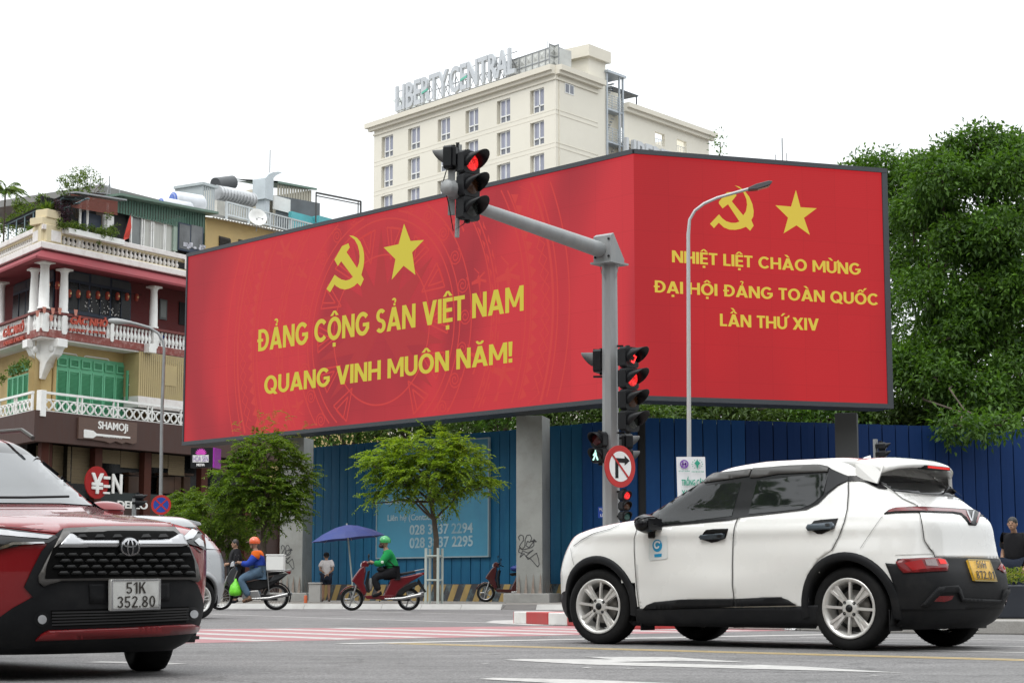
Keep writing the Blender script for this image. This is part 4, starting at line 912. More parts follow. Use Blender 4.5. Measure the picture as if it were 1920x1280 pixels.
zt_ = Z['rail'] - .35; text_on(None, 'GÁC NHỎ', LB - 3.9, LB - 1.5, zt_ - .32, zt_, -.16, .05, .05, ital=.15, split=('sign_letter', REDL, cs2, MBB))
text_on(None, 'EATERY & MORE', LB - 3.8, LB - 1.5, zt_ - .65, zt_ - .5, -.14, .05, .045, split=('sign_letter', REDL, cs2, MBB))
# brackets under the corner
def bracket(M_, u):
 z0 = Z['slab_b']; pr = [(-.1, z0), (.85, z0), (.85, z0 - 1.5), (.75, z0 - 1.55), (.68, z0 - 1.35), (.5, z0 - .95), (.3, z0 - .75), (.1, z0 - .62), (0, z0 - .42), (-.1, z0 - .32)]
 b = MB(M_ @ T(u, 0, 0)); b.plate(pr, -.22, .22, 'YZ'); o = b.build('bracket', WHITEP, caf, bev=.02)
 c = MB(M_ @ T(u, 0, 0)); c.box(-.26, .26, -.16, .1, z0 - .34, z0 - .02); c.build('bracket_head', WHITEP, o, bev=.02)
 for s_ in (-1, 1):
  v = MB(M_ @ T(u, 0, 0)); v.lathe([(.14, s_ * .225), (.14, s_ * .25), (.05, s_ * .27)], (0, .22, z0 - .4), 12, 'X'); v.build('scroll', WHITEP, o)
 return o
bracket(MA, uA(107, .1)); bracket(MBB, LB - 1.3)
# frieze pattern
fz = MB(MA); zf0, zf1 = Z['slab_b'] - .75, Z['slab_b'] - .38
def bar(mb, a, b, w=.03, d=dW - .03):
 dx, dz = b[0] - a[0], b[1] - a[1]; l = math.hypot(dx, dz); nx, nz = -dz / l * w / 2, dx / l * w / 2
 mb.plate([(a[0] - nx, a[1] - nz), (b[0] - nx, b[1] - nz), (b[0] + nx, b[1] + nz), (a[0] + nx, a[1] + nz)], d, d + .025)
u = 1.3
while u < uA(238, dW) - 1.2:
 zm = (zf0 + zf1) / 2
 for p, q in (((u, zm), (u + .18, zf1)), ((u + .18, zf1), (u + 1.42, zf1)), ((u + 1.42, zf1), (u + 1.6, zm)), ((u, zm), (u + .18, zf0)), ((u + .18, zf0), (u + 1.42, zf0)), ((u + 1.42, zf0), (u + 1.6, zm))): bar(fz, p, q, .045)
 u += 1.75
fz.build('frieze_moulding', WHITEP, caf, kind='stuff')
# green louvred shutters
def shutter_mb(w, h, mid=None):
 m = MB(); t = .07; m.box(0, t, 0, .05, 0, h); m.box(w - t, w, 0, .05, 0, h); m.box(t, w - t, 0, .05, 0, t); m.box(t, w - t, 0, .05, h - t, h)
 if mid: m.box(t, w - t, 0, .05, mid - t / 2, mid + t / 2)
 z = t + .02
 while z < h - t - .04:
  m.add([(t, .03, z), (w - t, .03, z), (w - t, .005, z + .022), (t, .005, z + .022), (t, .045, z + .04), (w - t, .045, z + .04)], [(0, 1, 2, 3), (3, 2, 5, 4)]); z += .05
 m.quad((t, .048, t), (w - t, .048, t), (w - t, .048, h - t), (t, .048, h - t)); return m
us0, us1 = uA(103, dW), uA(235, dW); sw = (us1 - us0) / 6; zs_t = fA.px(103, 665, dW)[1]; zs_m = fA.px(103, 688, dW)[1]; zs_b = Z['fas_t'] - .1
bk = MB(MA); bk.box(us0 - .08, us1 + .08, dW - .035, dW - .005, zs_b, zs_t + .06); bk.build('shutter_frame', GSH, caf)
s1 = shutter_mb(sw - .025, zs_m - zs_b - .05, (zs_m - zs_b) * .45).build('shutter', GSH, caf, recalc=False); s1.matrix_local = MA @ T(us0, dW - .09, zs_b)
s2 = shutter_mb(sw - .12, zs_t - zs_m - .12).build('shutter_vent', GSH, caf, recalc=False); s2.matrix_local = MA @ T(us0 + .05, dW - .09, zs_m + .06)
for i in range(1, 6): inst(s1, caf, MA @ T(us0 + i * sw, dW - .09, zs_b)); inst(s2, caf, MA @ T(us0 + i * sw + .05, dW - .09, zs_m + .06))
for i in range(7): inst(s1, caf, MBB @ T(LB - 1.6 - (i + 1) * .62, dW - .09, zs_b)); inst(s2, caf, MBB @ T(LB - 1.6 - (i + 1) * .62 + .05, dW - .09, zs_m + .06))
# ochre corrugated box at the right with green side window
mb = MB(MA); u0, u1 = uA(262, -.05), UE; zb_, zt_ = fA.px(262, 742, 0)[1], Z['slab_b'] - .02
n = int((u1 - u0) / .12)
for i in range(n):
 a = u0 + i * .12; mb.quad((a, .0, zb_), (a + .1, .0, zb_), (a + .1, .0, zt_), (a, .0, zt_)); mb.quad((a + .1, .0, zb_), (a + .12, .03, zb_), (a + .12, .03, zt_), (a + .1, .0, zt_))
mb.quad((u0, .0, zb_), (u0, .9, zb_), (u0, .9, zt_), (u0, .0, zt_)); mb.build('corrugated_cladding', OCH, caf, recalc=False)
mb = MB(MA); mb.box(u0, u1, .0, .8, zb_ - .45, zb_); mb.build('white_sill_band', WPL, caf)
mb = MB(MA); FB(fA, mb, 310, 330, 684, 722, -.02, .0); mb.build('hatch', OCH, caf, bev=.004)
mb = MB(MA); FB(fA, mb, 280, 294, 643, 660, -.3, .0); mb.build('white_bracket_box', WHITEP, caf, bev=.01)
mb = MB(MA); FB(fA, mb, 239, 259, 694, 752, .55, .62); o = mb.build('side_window', GSH, caf)
mb = MB(MA); FB(fA, mb, 242, 254, 702, 748, .53, .549); mb.build('pane', WGL, o)
mb = MB(MA); FB(fA, mb, 248, 250, 704, 748, .50, .52); FB(fA, mb, 242, 254, 720, 722, .50, .52); mb.build('window_grille', WHITEP, o)
# white iron railing with rings
def railing(M_, a, b, name='iron_railing'):
 r = MB(M_); zt, zb = Z['rw_t'], Z['rw_b'] + .05
 for z, t in ((zt, .09), (zt - .27, .035), (zb, .07)): r.box(a, b, -.2 - t / 2, -.2 + t / 2, z - t, z)
 n = max(1, round((b - a) / 1.9))
 for i in range(n + 1):
  for s_ in (-.12, .12):
   x = min(max(a + (b - a) * i / n + s_, a + .04), b - .04); r.box(x - .03, x + .03, -.23, -.17, zb - .06, zt - .02)
 r.build(name, WHITEP, caf)
 return n
def ring_mb(r, w):
 m = MB(); n = 18
 for i in range(n):
  p, q = 2 * math.pi * i / n, 2 * math.pi * (i + 1) / n
  c = [(rr * math.cos(t), rr * math.sin(t)) for rr, t in ((r - w, p), (r, p), (r, q), (r - w, q))]
  m.add([(x, y0, z) for y0 in (-.02, .02) for x, z in c], [(0, 1, 2, 3), (7, 6, 5, 4), (0, 3, 7, 4), (1, 5, 6, 2)])
 for i in range(4): a = math.pi / 4 + i * math.pi / 2; m.cbox(r * .72 * math.cos(a), 0, r * .72 * math.sin(a), .05, .04, .05)
 return m
railing(MA, .0, UE); railing(MBB, UL, LB)
rr = .2; zr = Z['rw_b'] + .05 + rr + .02
r0 = ring_mb(rr, .05).build('railing_ring', WHITEP, caf, recalc=False); r0.matrix_local = MA @ T(.35, -.2, zr)
u = .35 + .43
while u < uA(420): inst(r0, caf, MA @ T(u, -.2, zr)); u += .43
u = LB - .35
while u > LB - 6: inst(r0, caf, MBB @ T(u, -.2, zr)); u -= .43
cp = MB(Ci @ fA.M @ T(0, -.2, 0)); cp.box(-.13, .13, -.1, .16, Z['rw_b'] - .2, Z['rw_t'] + .03); cp.build('corner_newel', WHITEP, caf, bev=.01)
# ground floor: posts, blinds, dark rooms
for M_, L_, s_ in ((MA, UE, 1), (MBB, 0, -1)):
 g_ = MB(M_)
 if s_ > 0: g_.quad((1, 1.6, 0), (UE, 1.6, 0), (UE, 1.6, Z['fas_b'] + .2), (1, 1.6, Z['fas_b'] + .2))
 else: g_.quad((-14, 1.6, 0), (LB - 1, 1.6, 0), (LB - 1, 1.6, Z['fas_b'] + .2), (-14, 1.6, Z['fas_b'] + .2))
 g_.build('shopfront', WGL, caf, recalc=False)
for px in (96, 190, 282, 388, 470, 540):
 u = uA(px, .3); MB(MA).box(u - .2, u + .2, .3, .6, 0, Z['fas_b']).build('shop_post', BRNP, caf, bev=.01)
for u in (LB - .5, LB - 3.2, LB - 6): MB(MBB).box(u - .2, u + .2, .3, .6, 0, Z['fas_b']).build('shop_post', BRNP, caf, bev=.01)
for a, b, yb in ((10, 44, 905), (46, 86, 905), (104, 138, 900), (140, 179, 906), (197, 230, 868), (231, 266, 876), (289, 319, 876), (320, 350, 890), (373, 400, 881), (402, 430, 887), (440, 468, 880), (478, 505, 890)):
 if a > 95: m_, f_ = MA, fA
 else: m_, f_ = MA, fA
 if a < 70: ua, ub_ = (LB - 2.9 if a == 10 else LB - 1.6), (LB - 1.7 if a == 10 else LB - .6); m_ = MBB
 else: ua, ub_ = uA(a, .7), uA(b, .7)
 zz = fA.px(max(a, 62), yb, .7)[1]; q = MB(m_); n = 10
 for i in range(n):
  z0, z1 = zz + (Z['fas_b'] - zz) * i / n, zz + (Z['fas_b'] - zz) * (i + 1) / n; q.box(ua, ub_, .7 + (i % 2) * .008, .72, z0 + .004, z1)
 q.build('bamboo_blind', BLIND, caf)
g_ = MB(MA); g_.box(.8, UE, .5, .9, 0, fA.px(200, 950, .5)[1]); g_.build('dwarf_wall', pm('brown_planks', (.035, .016, .012), .7, var=.2, scale=1, stretch=(.3, .3, 12)), caf)
g_ = MB(MA); g_.box(.8, UE, .55, .58, fA.px(200, 950, .5)[1], fA.px(200, 921, .5)[1]); g_.build('glass_screen', pm('greenish_glass', (.025, .033, .033), .3, spec=.2), caf)
ch = MB(MA)
for px in (250, 262, 310, 322, 335, 352):
 u = uA(px, 1.2); z = fA.px(px, 925, 1.2)[1]
 ch.box(u - .2, u + .2, 1.1, 1.35, z, z + .7); ch.box(u - .3, u + .3, 1.0, 1.4, z + .75, z + .85)
ch.build('back_bar', pm('brown_furniture', (.09, .045, .025), .6, var=.2), caf, kind='stuff')
# SHAMOJI board
WOODB = pm('carved_wood_board', (.105, .06, .045), .6, var=.18, scale=3, stretch=(1, 1, 6))
sb_ = thing('wooden_sign', 'carved brown wooden signboard with white brush lettering and a rice paddle', 'sign', (CC.x, CC.y, 0))
u0, zt_ = fA.px(147, 781, -.3); zb_ = fA.px(147, 822, -.3)[1]; u1 = fA.px(256, 790, -.3)[0]; zt2_ = zt_
pts = [(u0, zt_), (u1, zt2_), (u1, zb_ + .06), (u1 - .2, zb_ - .02), (u1 - .6, zb_ + .03), (u1 - .8, zb_ - .04), (u0 + 2.0, zb_ + .03), (u0 + 1.7, zb_ - .07), (u0 + 1.4, zb_ - .01), (u0 + .6, zb_ + .02), (u0, zb_)]
MB(MA).plate(pts, -.34, -.26).build('board', WOODB, sb_)
wl_ = MB(MA); ua, za = fA.px(184, 803, -.35); ub_, _ = fA.px(240, 806, -.35); zt_ = fA.px(184, 789, -.35)[1]
text_on(None, 'SHAMOJi', ua, ub_, za, zt_ , -.36, .02, .03, split=('sign_letter', WHITEP, sb_, MA))
ua, za = fA.px(194, 819, -.35); ub_, _ = fA.px(229, 819, -.35); text_on(wl_, 'ROBATA YAKI', ua, ub_, za, za + .09, -.355, .012, .02); wl_.build('small_lettering', WHITEP, sb_)
ua, za = fA.px(157, 812, -.35); ub_, _ = fA.px(178, 812, -.35); uc_, _ = fA.px(244, 814, -.35); m_ = MB(MA)
m_.plate([(ua, za - .14), (ua + .05, za - .17), (ub_ - .1, za - .15), (ub_ + .08, za - .05), (uc_, za - .035), (uc_, za + .035), (ub_ + .08, za + .04), (ub_ - .1, za + .14), (ua + .05, za + .16), (ua, za + .13)], -.365, -.345); m_.build('rice_paddle', WHITEP, sb_)
# YEN sign
ys = thing('round_shop_sign', 'red disc with white letters of a shop sign above the red car hood', 'sign', (CC.x, CC.y, 0))
ud, zd = fA.px(182, 904, -.5); dk = MB(MA); r_ = .42
dk.lathe([(0, -.5), (r_ * 1.5, -.5), (r_ * 1.5, -.45), (0, -.45)], (ud, 0, zd), 28, 'Y', smooth=False); o = dk.build('disc', pm('sign_red', (.32, .015, .015), .6, spec=.2), ys)
for txt, a, b in (('¥', 170, 193), ('=', 193, 205), ('N', 209, 228)):
 ua, za = fA.px(a, 924, -.52); ub_, _ = fA.px(b, 924, -.52)
 if txt == '=':
  m_ = MB(MA); m_.box(ua, ub_, -.56, -.51, za + .55, za + .66); m_.box(ua, ub_, -.56, -.51, za + .22, za + .33); m_.box(ua, ub_, -.56, -.51, za - .02, za + .05); m_.build('sign_letter', WHITEP, ys)
 else: text_on(None, txt, ua, ub_, za, za + .75, -.56, .05, .03, split=('sign_letter', WHITEP, ys, MA))
ua, za = fA.px(226, 948, -.52); ub_, _ = fA.px(276, 948, -.52); text_on(None, 'DEPLO', ua - .2, ub_, za - .08, za + .2, -.56, .04, .03, split=('sign_letter', WHITEP, ys, MA))
# ------------------------------------------------------------------ rooftop additions
GRN = pm('green_corrugated', (.055, .13, .095), .6, var=.1, scale=1, dirt=(.1, .15, .12), damt=.4)
GRNL = pm('pale_green_edge', (.13, .2, .16), .6)
rf = thing('rooftop_room', 'green corrugated rooftop room with sliding windows behind the parapet', 'building', (CC.x, CC.y, 0))
d_ = 1.0
def corr(mb, u0, u1, z0, z1, d, w=.16, dp=.03):
 n = max(1, int((u1 - u0) / w))
 for i in range(n):
  a = u0 + (u1 - u0) * i / n; b = u0 + (u1 - u0) * (i + 1) / n; k = (b - a)
  zt0, zt1 = (z1(a), z1(b)) if callable(z1) else (z1, z1)
  mb.quad((a, d, z0), (a + k * .6, d, z0), (a + k * .6, d, zt0 + (zt1 - zt0) * .6), (a, d, zt0)); mb.quad((a + k * .6, d, z0), (b, d + dp, z0), (b, d + dp, zt1), (a + k * .6, d, zt0 + (zt1 - zt0) * .6))
ug0, zg_t = fA.px(221, 371, d_); ug1, zg_t1 = fA.px(385, 401, d_)
slp = lambda u: zg_t + (zg_t1 - zg_t) * (u - ug0) / (ug1 - ug0)
zmid = fA.px(221, 392, d_)[1] - .05
mb = MB(MA); corr(mb, ug0, ug1, zmid - .1, slp, d_); mb.quad((ug1, d_, Z['cor']), (ug1, d_ + 5, Z['cor']), (ug1, d_ + 5, slp(ug1)), (ug1, d_, slp(ug1))); mb.build('corrugated_wall', GRN, rf, recalc=False)
mb = MB(MA); mb.add([(ug0 - .3, d_ - .45, slp(ug0) + .0), (ug1 + .35, d_ - .45, slp(ug1)), (ug1 + .35, d_ + 1.2, slp(ug1) + .02), (ug0 - .3, d_ + 1.2, slp(ug0) + .02), (ug0 - .3, d_ - .45, slp(ug0) + .1), (ug1 + .35, d_ - .45, slp(ug1) + .1), (ug1 + .35, d_ + 1.2, slp(ug1) + .12), (ug0 - .3, d_ + 1.2, slp(ug0) + .12)],
 [(0, 1, 5, 4), (4, 5, 6, 7), (0, 3, 2, 1), (0, 4, 7, 3), (1, 2, 6, 5)]); mb.build('roof_edge', GRNL, rf)
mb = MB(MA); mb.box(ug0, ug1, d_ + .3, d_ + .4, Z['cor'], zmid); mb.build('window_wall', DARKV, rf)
CUR = pm('pale_curtain', (.48, .48, .45), .8, var=.18, scale=1.5, stretch=(10, 10, .3)); GPN = pm('grey_window_pane', (.17, .185, .185), .2, var=.2, scale=1)
zwb_ = Z['btop'] + .15
for (a, b, m_) in ((240, 262, GPN), (264, 280, CUR), (282, 304, CUR), (305, 325, CUR)):
 ua, ub_ = uA(a, d_), uA(b, d_); f_ = MB(MA); f_.box(ua, ua + .06, d_ + .05, d_ + .14, zwb_, zmid); f_.box(ub_ - .06, ub_, d_ + .05, d_ + .14, zwb_, zmid); f_.box(ua + .06, ub_ - .06, d_ + .05, d_ + .14, zmid - .07, zmid); f_.box(ua + .06, ub_ - .06, d_ + .05, d_ + .14, zwb_, zwb_ + .07)
 o = f_.build('sliding_window', WHITEP, rf); p_ = MB(MA); p_.quad((ua, d_ + .12, zwb_), (ub_, d_ + .12, zwb_), (ub_, d_ + .12, zmid), (ua, d_ + .12, zmid)); p_.build('pane', m_, o, recalc=False)
mb = MB(MA); FB(fA, mb, 326, 334, 414, 470, d_ + .02, d_ + .2); mb.build('corner_post', pm('pale_green_post', (.3, .38, .32), .6), rf)
mb = MB(MA); FB(fA, mb, 335, 382, 416, 468, d_ - .02, d_ + .1); o = mb.build('display_window', NAVY, rf); mb = MB(MA); FB(fA, mb, 337, 357, 419, 465, d_ - .035, d_ - .021); FB(fA, mb, 359, 380, 421, 465, d_ - .035, d_ - .021); mb.build('pane', pm('dim_glass', (.10, .105, .11), .15, var=.5, scale=1.5), o)
st = MB(MA); random.seed(4)
for i in range(9):
 a = uA(random.uniform(338, 378), d_); z = fA.px(350, 463, d_)[1] + random.uniform(0, .2); st.cbox(a, d_ - .05, z, random.uniform(.1, .3), .02, random.uniform(.08, .2))
st.build('bundle', pm('mixed_bundles', (.45, .45, .5), .7, var=.6, scale=4), rf, kind='stuff')
# dark veranda with brown roller blind
vr = thing('roof_veranda', 'shaded roof veranda with a brown bamboo roller blind and pale posts', 'veranda', (CC.x, CC.y, 0))
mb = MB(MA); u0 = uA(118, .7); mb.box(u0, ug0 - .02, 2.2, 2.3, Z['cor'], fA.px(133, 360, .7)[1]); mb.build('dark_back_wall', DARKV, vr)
mb = MB(MA); za = fA.px(133, 361, .7)[1]; zb_ = fA.px(221, 374, .7)[1]; a, b = uA(127, .7), uA(224, .7)
mb.add([(a, .55, za), (b, .55, zb_), (b, 1.2, zb_ + .02), (a, 1.2, za + .02), (a, .55, za + .06), (b, .55, zb_ + .06), (b, 1.2, zb_ + .08), (a, 1.2, za + .08)], [(0, 1, 5, 4), (4, 5, 6, 7), (0, 3, 2, 1), (0, 4, 7, 3)]); mb.build('roof_sheet', STEEL, vr)
RB = pm('brown_roller_blind', (.17, .045, .03), .75, var=.12, scale=1, stretch=(1, 1, 30))
mb = MB(MA); a, z0 = fA.px(133, 364, .6); b, z1 = fA.px(221, 378, .6); _, z2 = fA.px(221, 404, .6); _, z3 = fA.px(133, 389, .6); n = 12
for i in range(n):
 p, q = i / n, (i + 1) / n; mb.add([(a, .6, z0 + (z3 - z0) * p), (b, .6, z1 + (z2 - z1) * p), (b, .6, z1 + (z2 - z1) * q + .01), (a, .6, z0 + (z3 - z0) * q + .01), (a, .62, z0 + (z3 - z0) * p), (b, .62, z1 + (z2 - z1) * p)], [(0, 1, 2, 3), (0, 4, 5, 1)])
mb.build('roller_blind', RB, vr, recalc=False)
for px in (141, 155, 193): MB(MA).tube([(uA(px, .9), .9, Z['cor']), (uA(px, .9), .9, za)], .05, 8).build('post', WHITEP, vr)
mb = MB(MA); FB(fA, mb, 157, 190, 397, 430, 1.1, 1.2); mb.build('window', NAVY, vr); mb = MB(MA); FB(fA, mb, 196, 214, 402, 436, 1.0, 1.1); mb.build('white_door', WHITEP, vr)
# parasol flag
fg = thing('red_flag', 'small red flag leaning out over the parapet beside the veranda', 'flag', fA.at(uA(216), -.1, Z['btop'] + .1), fA.rz)
MB().tube([(0, 0, 0), (.42, -.1, 1.3)], .015, 5).build('flag_pole', BLACK, fg); MB().add([(.1, -.06, .25), (.4, -.1, 1.25), (.42, -.16, .7), (.36, -.1, .25), (.05, -.1, .1)], [(0, 1, 2), (0, 2, 3), (0, 3, 4)]).build('cloth', pm('flag_red', (.45, .035, .02), .7), fg, recalc=False)
fb = thing('flower_box', 'white flower boxes with trailing plants along the roof parapet', 'planter', (CC.x, CC.y, 0))
mb = MB(MA); mb.box(uA(116, -.2), uA(222, -.2), -.35, -.1, Z['btop'] - .02, Z['btop'] + .2); mb.build('box', WHITEP, fb, bev=.01)
# left veranda frame on the B face
lv = thing('roof_trellis', 'dark sloping roof trellis over planted terrace at the left edge', 'trellis', (CC.x, CC.y, 0))
mb = MB(MBB); zl = zc_(359)
for i in range(7): u = LB - .5 - i * 1.0; mb.tube([(u, .8, Z['cor']), (u, .8, zl), (u + .2, 1.9, zl + .1)], .035, 5)
for k in range(3): mb.tube([(LB - .2, .8 + k * .5, zl + k * .05), (LB - 7, .8 + k * .5, zl + k * .05)], .03, 5)
mb.build('frame', pm('trellis_blue_grey', (.12, .18, .2), .6), lv)
mb = MB(MBB); mb.add([(LB - .1, .7, zl + .06), (LB - 7, .7, zl + .06), (LB - 7, 1.7, zl + .1), (LB + .2, 1.7, zl + .1)], [(0, 1, 2, 3)]); mb.build('roof_sheet', pm('dark_sheet', (.06, .07, .075), .7, var=.3), lv, recalc=False)
MB(MBB).box(LB - 7, LB - 1.8, 3.5, 3.6, Z['cor'], zc_(385)).build('back_screen', pm('dark_back_screen', (.035, .04, .035), .8, var=.4, scale=2), lv)
# yellow building and the terrace above it
yb = thing('ochre_rear_building', 'ochre rear building with louvred vents and a white corrugated roof edge', 'building', (CC.x, CC.y, 0))
dy = 2.0; u0, zt_ = fA.px(386, 405, dy); u1, zt1_ = fA.px(640, 462, dy)
mb = MB(MA); mb.add([(u0, dy, 0), (u1 + 4, dy, 0), (u1 + 4, dy, zt1_), (u0, dy, zt_), (u0, dy + 8, 0), (u0, dy + 8, zt_)], [(0, 1, 2, 3), (0, 3, 5, 4)]); mb.build('wall', YW, yb, recalc=False)
for a, b, t_, bt in ((410, 426, 442, 466), (447, 463, 448, 470)):
 mb = MB(MA)
 for i in range(9):
  ua, z = fA.px(a, t_ + (bt - t_) * i / 9, dy); ub_ = uA(b, dy); mb.add([(ua, dy - .09, z - .12), (ub_, dy - .09, z - .12), (ub_, dy - .01, z), (ua, dy - .01, z)], [(0, 1, 2, 3)])
 mb.build('louvre_vent', pm('dark_louvre', (.04, .035, .03), .7), yb, recalc=False)
mb = MB(MA); ua, za = fA.px(398, 408, dy - .5); ub_, zb_ = fA.px(560, 440, dy - .5); n = int((ub_ - ua) / .2)
for i in range(n):
 a = ua + (ub_ - ua) * i / n; w = (ub_ - ua) / n; z = za + (zb_ - za) * i / n
 mb.add([(a, dy - .5, z), (a + w * .5, dy - .5, z + .06), (a + w, dy - .5, z), (a + w, dy + 2.2, z + .55), (a + w * .5, dy + 2.2, z + .61), (a, dy + 2.2, z + .55)], [(0, 1, 4, 5), (1, 2, 3, 4)])
mb.build('corrugated_roof', pm('white_roof_sheet', (.6, .6, .58), .6, var=.1, dirt=(.3, .28, .25), damt=.5), yb, recalc=False)
ter = thing('roof_terrace', 'rooftop terrace with white picket railing, sheds and air ducts', 'terrace', (CC.x, CC.y, 0))
dt = 3.5; LG = pm('light_grey_sheet', (.38, .42, .43), .55, var=.08, scale=1); LGR = pm('pale_railing', (.5, .53, .54), .5)
ra, rza = fA.px(425, 380, dt); rb, rzb = fA.px(625, 415, dt); zlow = fA.px(425, 401, dt)[1]; hR = rza - zlow
mb = MB(MA); sl_ = (rzb - rza) / (rb - ra)
n = int((rb - ra) / .17)
for i in range(n): a = ra + (rb - ra) * i / n; z = rza; mb.box(a, a + .045, dt, dt + .04, z - hR, z)
for i in range(0, n, 9): a = ra + (rb - ra) * i / n; mb.box(a - .04, a + .06, dt - .03, dt + .06, rza - hR - .4, rza + .05)
mb.box(ra, rb, dt - .02, dt + .06, rza, rza + .07); mb.box(ra, rb, dt - .02, dt + .06, rza - hR - .06, rza - hR + .01); mb.build('picket_railing', LGR, ter)
mb = MB(MA); mb.box(ra - 8, rb + 2, dt + .1, dt + 9, rza - hR - .4, rza - hR - .1); mb.build('terrace_slab', pm('slab_grey', (.22, .22, .21), .8), ter)
mb = MB(MA); ua, za = fA.px(408, 381, dt); mb.add([(fA.px(335, 395, dt)[0], dt, zlow + .1), (ua, dt, zlow + .1), (ua, dt, rza - .05), (fA.px(335, 395, dt)[0], dt, zlow + .15)], [(0, 1, 2, 3)])
sh = MB(MA)
for i in range(16):
 t = i / 15; u = fA.px(330, 395, dt)[0] * (1 - t) + fA.px(373, 388, dt)[0] * t; z = fA.px(330 + 43 * t, 388 - 17 * t, dt)[1]; sh.box(u, u + .05, dt, dt + .04, z - .6, z)
sh.build('stair_railing', LGR, ter)
mb = MB(MA); a, zt_ = fA.px(380, 347, dt + .3); b = fA.px(404, 347, dt + .3)[0]; corr(mb, a, b, zlow - .3, zt_, dt + .3, .14, .03); mb.quad((a, dt + .3, zlow), (a, dt + 2, zlow), (a, dt + 2, zt_), (a, dt + .3, zt_)); mb.box(a - .1, b + .1, dt + .2, dt + 2, zt_, zt_ + .12); mb.build('shed', LG, ter, recalc=False)
SIL = pm('duct_silver', (.50, .51, .52), .35, metal=.5, var=.1)
mb = MB(MA); pts = [Vector((fA.px(x, y, dt + .9)[0], dt + .9, fA.px(x, y, dt + .9)[1])) for x, y in ((406, 361), (425, 363), (440, 366), (455, 369), (472, 375))]
mb.tube(pts, .33, 12); o = mb.build('round_duct', SIL, ter)
mb = MB(MA)
for i in range(12): p = pts[0].lerp(pts[-1], i / 11 * .98 + .01); mb.tube([p, p + (pts[1] - pts[0]).normalized() * .05], .36, 12)
mb.build('duct_rib', SIL, o)
mb = MB(MA); p, q = [Vector((fA.px(x, y, dt + 1.6)[0], dt + 1.6, fA.px(x, y, dt + 1.6)[1])) for x, y in ((404, 346), (436, 342))]; mb.tube([p, q], .33, 14); mb.build('exhaust_fan', pm('fan_dark', (.06, .065, .07), .5), ter)
mb = MB(MA); a, zt_ = fA.px(408, 350, dt + 2.5); b = fA.px(475, 362, dt + 2.5)[0]; mb.box(a, b, dt + 2.5, dt + 5, zlow, zt_); mb.build('white_shed', pm('white_shed_wall', (.6, .59, .54), .7), ter)
mb = MB(MA); a, zt_ = fA.px(480, 354, dt + 2); b = fA.px(512, 354, dt + 2)[0]; mb.box(a, b, dt + 2, dt + 5, zlow, zt_); mb.build('cream_shed', pm('cream_shed_wall', (.55, .5, .4), .7), ter)
# curved kitchen chimney duct
mb = MB(MA); d2 = dt + .8; a, z0 = fA.px(497, 372, d2); b, z1 = fA.px(513, 338, d2); mb.box(a, b, d2, d2 + .8, z0, z1)
pr = [(a, z1), (b, z1)]; c1 = [(513, 334), (517, 330), (522, 327), (528, 324)]; c2 = [(530, 323), (521, 322), (512, 323), (504, 327), (499, 333)]
pr += [fA.px(x, y, d2) for x, y in c1] + [fA.px(x, y, d2) for x, y in c2]; mb.plate(pr, d2, d2 + .8)
mb.box(a + .15, b - .15, d2 + .1, d2 + .7, z0 - .9, z0); mb.build('chimney_duct', pm('duct_pale', (.48, .53, .56), .5, var=.08), ter)
u_, z_ = fA.px(518, 300, d2); mb = MB(MA); mb.tube([(u_, d2 + .4, z_ - 2.5), (u_, d2 + .4, fA.px(518, 279, d2)[1])], .025, 5); mb.build('antenna_mast', STEEL, ter)
mb = MB(MA); a, zt_ = fA.px(520, 346, dt + 2.2); b, zt2_ = fA.px(584, 357, dt + 2.2); corr(mb, a, b, zlow + .3, lambda u: zt_ + (zt2_ - zt_) * (u - a) / (b - a), dt + 2.2, .2, .03)
mb.quad((b, dt + 2.2, zlow), (b, dt + 5, zlow), (b, dt + 5, zt2_), (b, dt + 2.2, zt2_)); mb.build('beige_shed', pm('beige_sheet', (.45, .42, .34), .65, var=.08), ter, recalc=False)
mb = MB(MA); mb.add([(a - .2, dt + 2, zt_ + .02), (b + .2, dt + 2, zt2_ + .02), (b + .2, dt + 5, zt2_ + .5), (a - .2, dt + 5, zt_ + .5), (a - .2, dt + 2, zt_ + .12), (b + .2, dt + 2, zt2_ + .12), (b + .2, dt + 5, zt2_ + .6), (a - .2, dt + 5, zt_ + .6)], [(0, 1, 5, 4), (4, 5, 6, 7), (1, 2, 6, 5), (0, 3, 2, 1)]); mb.build('shed_roof', GRNL, ter)
mb = MB(MA); a, zt_ = fA.px(517, 366, dt + 1.5); b, zt2_ = fA.px(600, 381, dt + 1.5); mb.add([(a, dt + 1.5, zlow), (b, dt + 1.5, zlow), (b, dt + 1.5, zt2_), (a, dt + 1.5, zt_), (b, dt + 3, zt2_ + .1), (a, dt + 3, zt_ + .1)], [(0, 1, 2, 3), (3, 2, 4, 5)]); mb.build('dark_lean_to', pm('shaded_grey', (.12, .13, .14), .7, var=.3, scale=1), ter, recalc=False)
mb = MB(MA); FB(fA, mb, 514, 545, 366, 392, dt + 1.4, dt + 1.48); mb.build('white_panel', WHITEP, ter)
TQ = pm('turquoise_wall', (.09, .40, .44), .6, var=.12, scale=1, dirt=(.2, .5, .5), damt=.4)
mb = MB(MA); FB(fA, mb, 547, 600, 396, 430, dt + .6, dt + .8); FB(fA, mb, 598, 626, 404, 425, dt + .3, dt + .7); mb.build('turquoise_wall', TQ, ter)
mb = MB(MA); z1 = fA.px(588, 360, dt)[1]; a, b = uA(588, dt), uA(673, dt); z2 = fA.px(673, 377, dt)[1]; c = uA(668, dt)
